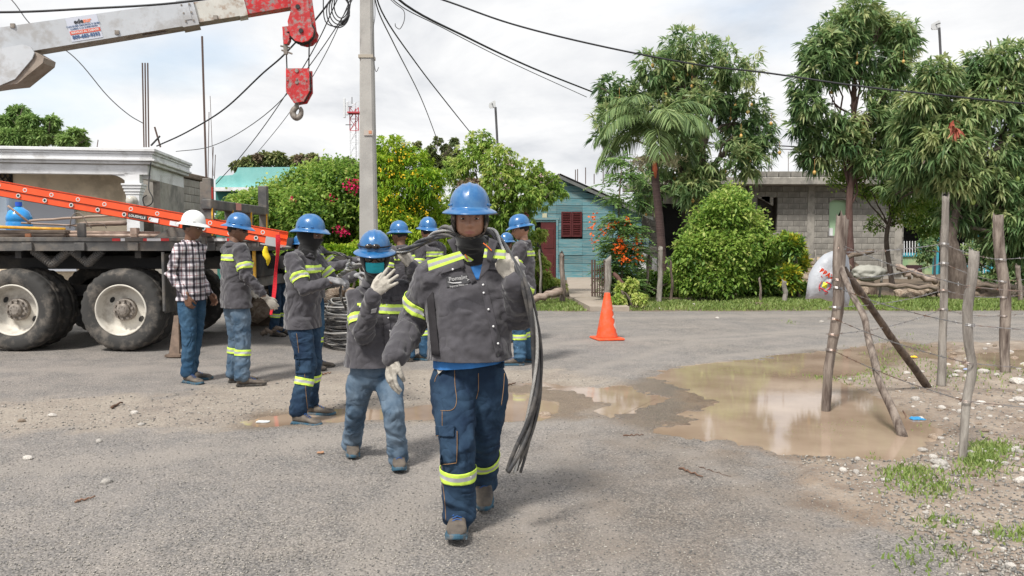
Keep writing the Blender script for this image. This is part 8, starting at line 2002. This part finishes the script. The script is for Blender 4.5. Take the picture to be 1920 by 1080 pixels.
q = MB(); q.add(vs, fs); q.build('torn_reflective_sleeve', mat('pinkish_white_sleeve', (.62, .50, .46), .5), cn)

# ------------------------------------------------------------------ path and verge clutter
zp = .075; pp_ = [Vector((a, b, 0)) for a, b in PATHP]; q = MB(); q.prism([Vector((p.x, p.y, zp - .12 + Hs(p.x, p.y))) for p in pp_], (0, 0, 0), (0, 0, .14)); q.build('path', mat('old_path_concrete', (.36, .31, .26), .9, var=.10, vscale=3, dirt=((.25, .20, .16), .6, 3.0), bump=.4, bscale=30), None, kind='structure')
ROCK = mat('pale_stone', (.34, .315, .29), .85, vcol=(.58, .55, .51), vscale=5, orand=.22, bump=.5, bscale=25, bdist=.01); ROCKT = mat('tan_rock', (.22, .16, .12), .9, vcol=(.40, .33, .26), vscale=3, orand=.2, bump=.6, bscale=12, bdist=.03)
_rk = []
for s_ in range(6):
    bm = bmesh.new(); bmesh.ops.create_icosphere(bm, subdivisions=2, radius=1); g = np.random.default_rng(s_)
    c = np.array([tuple(v.co) for v in bm.verts]); f = 1 + .30 * fbm(c * 1.3 + s_ * 9, 3); c = c * f[:, None] * np.array([1, .8, .55]) * (1 + .1 * g.random(3))
    for v, p in zip(bm.verts, c): v.co = p
    me = bpy.data.meshes.new('stone'); bm.to_mesh(me); bm.free(); me.materials.append(ROCK); _rk.append(me)
_rk2 = []
for me in _rk: m2_ = me.copy(); m2_.materials.clear(); m2_.materials.append(ROCKT); _rk2.append(m2_)
def stone(u, v, wpx, label, group=None, kind=0, seed=0, Y=None, z=None, name='stone'):
    p = G(u, v) if Y is None else P(u, v, Y); s_ = wpx / 2 * p.y / FPX; g = random.Random(int(u * 13 + v * 7)); me = (_rk2 if kind else _rk)[g.randint(0, 5)]; o = bpy.data.objects.new(name, me); COL.objects.link(o)
    o.scale = (s_, s_ * g.uniform(.8, 1.1), s_ * g.uniform(.75, 1.1)); o.rotation_euler = (0, 0, g.uniform(0, 6.28)); o.location = (p.x, p.y, (Hs(p.x, p.y) + s_ * .22) if z is None else z); return setp(o, label, 'stone', group)
for u, v, w_, lb in ((1763, 876, 36, 'largest smooth white stone below the slanted-top post'), (1660, 908, 18, 'pale stone between the puddle edge and the lower grass tuft'), (1908, 718, 34, 'big pale rock at the right edge beside the broad post'), (1912, 752, 26, 'white rock at the right edge below the biggest one'), (1877, 886, 14, 'brown pebble right of the grass at the slanted-top post'), (1915, 910, 26, 'pale rock cut by the right edge, lower right'), (1731, 843, 20, 'grey stone at the puddle\'s lower right shore'), (1716, 752, 18, 'pale stone below the foot of the dark brace'), (1608, 866, 16, 'small white stone on the mud below the puddle'), (1752, 818, 24, 'flat pinkish stone at the puddle corner'), (1905, 845, 18, 'pale stone near the right edge above the grass'), (1856, 873, 18, 'flat stone in the grass beside the slanted-top post'), (1845, 702, 22, 'flat grey stone between the tall post and the broad post'), (1790, 706, 16, 'stone just right of the tall thin post\'s base'), (1700, 700, 14, 'small stone among the grass behind the dark brace'),
    (97, 779, 18, 'white stone on the dirt strip at the left edge'), (52, 861, 20, 'grey flat stone on the road at the lower left'), (200, 907, 22, 'flat pale chip of stone on the asphalt, lower left'), (252, 774, 16, 'pale stone in the dirt strip below the truck wheels'), (265, 796, 14, 'flat stone in the dirt strip below the truck wheels'), (1022, 775, 26, 'muddy brown clod at the edge of the middle puddle'), (186, 828, 14, 'dark grey stone on the asphalt below the dirt strip'), (40, 789, 14, 'small brown stone at the far left of the dirt strip')):
    stone(u, v, w_, lb, 'stones one can pick out on the road and verge', kind=1 if 'brown' in lb or 'pinkish' in lb else 0)
g = random.Random(77); cnt = 0
while cnt < 230:
    u = g.uniform(1440, 1960); v = 640 + 440 * g.random() ** 1.1; p = G(u, v); A_ = np.array([p.x]), np.array([p.y])
    if sdist(*A_, DIRT)[0] < .15 or sdist(*A_, BIGP)[0] > -.05: continue
    dens = 1.0 if (u > 1740 and v < 900) else .35
    if g.random() > dens: continue
    stone(u, v, g.choice((5, 6, 7, 8, 9, 11, 14)) * (1 + (v - 640) / 900), 'small pale pebble lying on the muddy verge among the fence posts', 'pebbles on the muddy verge', kind=1 if g.random() < .4 else 0, name='pebble'); cnt += 1
# loose chips on the asphalt
n = 26000; uu = rng.uniform(-60, 1980, n); vv = 700 + 420 * rng.random(n) ** .75; Cx = []; 
fu = FPX; d0 = np.stack([(uu - 960), np.full(n, 0.0), np.zeros(n)], 1)
dy = math.cos(PITCH) * fu + math.sin(PITCH) * (540 - vv); dz = -math.sin(PITCH) * fu + math.cos(PITCH) * (540 - vv); tt = -CAMH / dz; X = (uu - 960) * tt; Y = dy * tt
k = np.ones(n, bool)
for pl in (BIGP, MIDP, TRACK): k &= sdist(X, Y, pl) < -.1
X, Y = X[k], Y[k]; n = len(X); Z = H(X, Y); sz = .0028 + .0042 * rng.random(n) ** 2; sz = np.where((sdist(X, Y, DIRT) > 0) | (sdist(X, Y, STRIP) > 0), sz * 1.9, sz)
base = np.array([[1, 0, 0], [0, 1, 0], [-1, 0, 0], [0, -1, 0], [0, 0, .8], [0, 0, -.5]]); a = rng.random(n) * 6.28; ca, sa = np.cos(a), np.sin(a); W_ = base[None] * sz[:, None, None] * (1 + .5 * rng.normal(size=(n, 6, 1)) * .4)
Vx = W_[:, :, 0] * ca[:, None] - W_[:, :, 1] * sa[:, None] + X[:, None]; Vy = W_[:, :, 0] * sa[:, None] + W_[:, :, 1] * ca[:, None] + Y[:, None]; Vz = W_[:, :, 2] + Z[:, None] + sz[:, None] * .25
F0 = np.array([[0, 1, 4], [1, 2, 4], [2, 3, 4], [3, 0, 4], [1, 0, 5], [2, 1, 5], [3, 2, 5], [0, 3, 5]]); F = (np.arange(n)[:, None, None] * 6 + F0[None]).reshape(-1, 3)
npmesh('gravel', np.stack([Vx, Vy, Vz], -1).reshape(-1, 3), F, mat('gravel_chip', (.2, .2, .2), .85, attr='tone', emis=[(0, (.10, .10, .10)), (.4, (.22, .21, .195)), (.8, (.32, .295, .26)), (1, (.46, .43, .39))]), {'tone': np.repeat(rng.random(n), 6)}, kind='stuff', label='loose stone chips on the road surface')
# sticks, litter
for (u0, v0, u1, v1, r_, lb) in ((208, 764, 228, 754, .014, 'dark stick lying on the dirt strip below the truck'), (140, 945, 176, 936, .008, 'thin reddish twig on the asphalt at the lower left'), (1275, 880, 1318, 897, .008, 'orange-brown broken twig on the wet road'), (1310, 876, 1370, 894, .003, 'long thin dry stem on the wet road'), (945, 725, 966, 720, .012, 'dark twig in the middle puddle beside the lead man'), (1170, 817, 1208, 815, .006, 'thin dark twig below the big puddle'), (598, 704, 620, 700, .010, 'small twig on the road behind the second man'), (1695, 770, 1706, 805, .006, 'yellow stalk standing at the crooked brace foot')):
    a, b = G(u0, v0), G(u1, v1); a.z = Hs(a.x, a.y) + r_; b.z = Hs(b.x, b.y) + r_ * 1.3; rod('twig', a, b, r_, mat('twig_brown', (.16, .09, .06), .9, orand=.5), lb, 'twig', wob=.006, n=6, r2=r_ * .5)
def rag(name, u, v, w_, m, label, cat, hgt=.02):
    p = G(u, v); s_ = w_ / 2 * p.y / FPX; q = MB(); vs = []; fs = []; g = random.Random(int(u)); n_ = 6
    for j in range(n_ + 1):
        for i in range(n_ + 1): vs.append(Vector((p.x + (i / n_ - .5) * 2 * s_ * (1 - .3 * abs(j / n_ - .5)), p.y + (j / n_ - .5) * 1.3 * s_, Hs(p.x, p.y) + .012 + hgt * g.random() * (1 if 0 < i < n_ and 0 < j < n_ else .2))))
    N_ = (n_ + 1) ** 2; vs += [v_ - Vector((0, 0, .004)) for v_ in vs]
    for j in range(n_):
        for i in range(n_): a = j * (n_ + 1) + i; fs += [(a, a + 1, a + n_ + 2, a + n_ + 1), (a + N_, a + N_ + n_ + 1, a + N_ + n_ + 2, a + N_ + 1)]
    q.add(vs, fs); return setp(q.build(name, m, None, fix=False), label, cat)
rag('plastic_scrap', 1720, 783, 28, mat('blue_plastic', (.03, .25, .50), .5), 'crumpled blue plastic scrap on the puddle shore', 'plastic scrap'); rag('yellow_peel', 1714, 670, 12, mat('yellow_litter', (.80, .50, .02), .6), 'bright yellow-orange scrap in the grass behind the dark brace', 'litter')
rag('paper_scrap', 493, 788, 26, mat('white_litter', (.62, .64, .65), .5), 'white scrap lying at the end of the wheel-track puddle', 'litter', .006); rag('paper_scrap', 1811, 697, 10, mat('pale_blue_litter', (.35, .42, .60), .5), 'small pale blue scrap beside the tall thin post', 'litter'); rag('bark_scrap', 601, 852, 14, mat('tan_bark', (.40, .22, .13), .8), 'small tan bark scrap left of the second man\'s boot', 'litter', .006)
for u, v in ((1345, 597), (1515, 571), (1300, 575), (1540, 604), (1567, 606), (1237, 580), (1695, 570), (1836, 568)): stone(u, v, 9, 'tiny white scrap on the far road edge', 'white scraps along the far road edge', name='paper_scrap')['category'] = 'litter'
# verge posts in front of the hut and the bushes
for u0, v0, u1, v1, y, r_, m_, lb in ((1053, 478, 1055, 566, 18.3, .075, POSTM, 'stout jagged post at the left of the hut path'), (1140, 487, 1138, 575, 17.9, .085, POSTG, 'pale straight post directly behind the traffic cone'), (1238, 466, 1235, 567, 18.3, .07, POSTG, 'pale slender post in front of the palm trunk'), (1218, 478, 1205, 565, 18.5, .035, POSTM, 'crooked thin stick post left of the palm'), (1258, 490, 1259, 560, 18.6, .035, POSTD, 'thin dark post right of the palm trunk'),
    (1424, 522, 1426, 560, 18.4, .03, POSTM, 'low thin post at the foot of the round bush'), (1470, 528, 1472, 552, 18.5, .06, POSTG, 'short grey stump post under the yellow-tipped shrub'), (1528, 470, 1532, 500, 19.5, .03, POSTG, 'short pale stake above the plastic bag'), (1655, 468, 1650, 530, 19.5, .03, POSTG, 'thin grey stake beside the white tarpaulin'), (1012, 470, 1014, 560, 19.2, .03, POSTG, 'thin grey stake in the doorway shrub'), (1907, 500, 1915, 550, 18.5, .06, POSTM, 'reddish post beyond the road at the right edge')):
    a, b = P(u0, v0, y), P(u1, v1, y); b.z = Hs(b.x, b.y) - .02; post('yard_post', a, b, r_, r_ * .8, m_, lb, ((.5, .02, .2),), int(u0), 'post', 'posts along the yard edge across the road', n=9)
gt = empty('rebar_gate', (P(1122, 555, 18.2).x, 18.2, 0), 'rusty gate of upright rebars at the hut path', 'gate')
for k, u in enumerate((1110, 1115, 1119.5, 1124, 1128.5, 1133)):
    v0 = 487 if k in (0, 1, 5) else 497; a, b = P(u, v0, 18.2), P(u + .5, 556, 18.2 + .03 * k); MB().tube([a, b], .022 if k in (0, 1, 5) else .014, 6).build('gate_bar', REB, gt)
for v in (507, 522, 548): MB().tube([P(1108, v, 18.2), P(1136, v + 1, 18.3)], .012, 5).build('gate_rail', REB, gt)
rod('fallen_log', P(985, 566, 17.9), P(1052, 545, 18.1), .085, WPOLE, 'short split log lying left of the hut path', 'log', wob=.02); rod('leaning_beam', P(1150, 512, 18.0), P(1200, 570, 17.8), .05, mat('reddish_timber', (.11, .055, .045), .85, var=.2), 'reddish beam fallen aslant under the flowering shrub', 'beam', wob=.01)
# rubble and logs, right and left
def heap(name, label, u0, u1, v0, v1, Y, n, sz, seed, kind=1, cat='rubble heap'):
    c = P((u0 + u1) / 2, v1, Y); e = empty(name, (c.x, c.y, 0), label, cat); g = random.Random(seed)
    for i in range(n):
        u = g.uniform(u0, u1); t = abs((u - (u0 + u1) / 2) / ((u1 - u0) / 2)); v = v1 - (v1 - v0) * g.random() ** 1.3 * (1 - t ** 2 * .8); y = Y + g.uniform(-.5, .5); p = P(u, v, y); s_ = sz * g.uniform(.5, 1.3) * y / FPX / 2
        o = bpy.data.objects.new('rock', (_rk2 if kind else _rk)[g.randint(0, 5)]); COL.objects.link(o); o.location = p; o.scale = (s_, s_, s_ * 1.1); o.rotation_euler = (g.uniform(-.5, .5), g.uniform(-.5, .5), g.uniform(0, 6)); o.parent = e; o.matrix_parent_inverse = par_world(e).inverted()
    return e
heap('rubble_heap', 'heap of tan rubble behind the cable coil', 600, 680, 540, 580, 13.2, 34, 26, 1); heap('rubble_heap', 'pale boulders behind the red strap and the truck tail', 435, 545, 515, 585, 13.6, 40, 44, 2)
heap('earth_mound', 'brown earth and rubble mound behind the plastic bag', 1490, 1620, 482, 556, 21.0, 90, 26, 3, cat='mound'); heap('rubble_heap', 'dark rubble along the foot of the fallen branches at the right', 1680, 1940, 528, 560, 20.0, 70, 24, 4)
# mound body under the rocks
def mound(name, u0, u1, v0, v1, Y, m, label):
    a = P(u0, v1, Y); b = P(u1, v1, Y); c = (a + b) / 2; rx = (b.x - a.x) / 2; hh = P(0, v0, Y).z; bm = bmesh.new(); bmesh.ops.create_icosphere(bm, subdivisions=4, radius=1); co = np.array([tuple(v.co) for v in bm.verts]); co = co * (1 + .18 * fbm(co * 2.2 + u0, 4))[:, None] * np.array([rx, rx * .5, hh])
    for v, p in zip(bm.verts, co): v.co = Vector(p) + Vector((c.x, c.y, 0))
    me = bpy.data.meshes.new(name); bm.to_mesh(me); bm.free(); return link(name, me, m, None, True, kind='structure')
EARTH = mat('brown_earth', (.11, .08, .06), .95, vcol=(.22, .17, .13), vscale=6, bump=.8, bscale=12, bdist=.05, detail=8)
mound('earth_bank', 1480, 1640, 486, 556, 21.3, EARTH, ''); mound('earth_bank', 1660, 1990, 530, 560, 20.6, EARTH, ''); mound('earth_bank', 420, 560, 535, 585, 14.2, EARTH, '')
for (u0, v0, u1, v1, y, r_, m_, lb) in ((1683, 500, 1755, 528, 19.0, .075, WPOLE, 'large pale split log lying behind the tall thin post'), (1600, 532, 1760, 540, 18.9, .055, WOOD, 'long dark log along the far verge'), (1560, 487, 1640, 470, 20.5, .06, WOOD, 'brown branch lying on the earth mound'), (1760, 530, 1900, 538, 19.2, .055, WOOD, 'dark log lying behind the slanted-top post'), (1680, 498, 1705, 520, 18.9, .05, WPOLE, 'splintered branch stub leaning on the pale split log'), (490, 624, 525, 616, 11.8, .035, WOOD, 'dark stick on the road left of the stooping worker')):
    rod('log' if r_ > .05 else 'branch', P(u0, v0, y), P(u1, v1, y), r_, m_, lb, 'log', 'logs and branches lying about', wob=.03)
bm = bmesh.new(); bmesh.ops.create_icosphere(bm, subdivisions=4, radius=1); c = P(1628, 512, 19.2); co = np.array([tuple(v.co) for v in bm.verts]); co *= (1 + .30 * fbm(co * 2.6, 4) - .16 * np.abs(fbm(co * 5, 3)))[:, None] * np.array([.40, .25, .20])
for v, p in zip(bm.verts, co): v.co = Vector(p) + c
me = bpy.data.meshes.new('tarpaulin'); bm.to_mesh(me); bm.free(); link('tarpaulin', me, mat('dirty_white_tarp', (.34, .335, .30), .7, var=.12, vscale=4, bump=.4, bscale=12), None, True, label='dirty white tarpaulin bundle lying behind the puddle post', category='tarpaulin')
# old tyre behind the truck
ty = empty('old_tyre', (P(490, 520, 12.9).x, 12.9, 0), 'old knobbly tyre lying flat on the pale boulders behind the truck', 'tyre'); c = P(488, 522, 12.9); q = MB(); n_ = 60; vs = []; fs = []
pr = [(.30, -.08), (.36, -.12), (.44, -.11), (.47, -.05), (.47, .05), (.44, .11), (.36, .12), (.30, .08)]
for j, (r, z) in enumerate(pr):
    for k in range(n_): a = 2 * PI * k / n_; rr = r - (.022 if j in (3, 4) and k % 2 else 0); vs.append(c + Vector((rr * math.cos(a), rr * math.sin(a), z + .12 * math.sin(a) * rr)))
for j in range(len(pr)):
    for k in range(n_): a = j * n_ + k; b = j * n_ + (k + 1) % n_; j2 = (j + 1) % len(pr); fs.append((a, b, j2 * n_ + (k + 1) % n_, j2 * n_ + k))
q.add(vs, fs); q.build('tyre', RUBBER, ty)
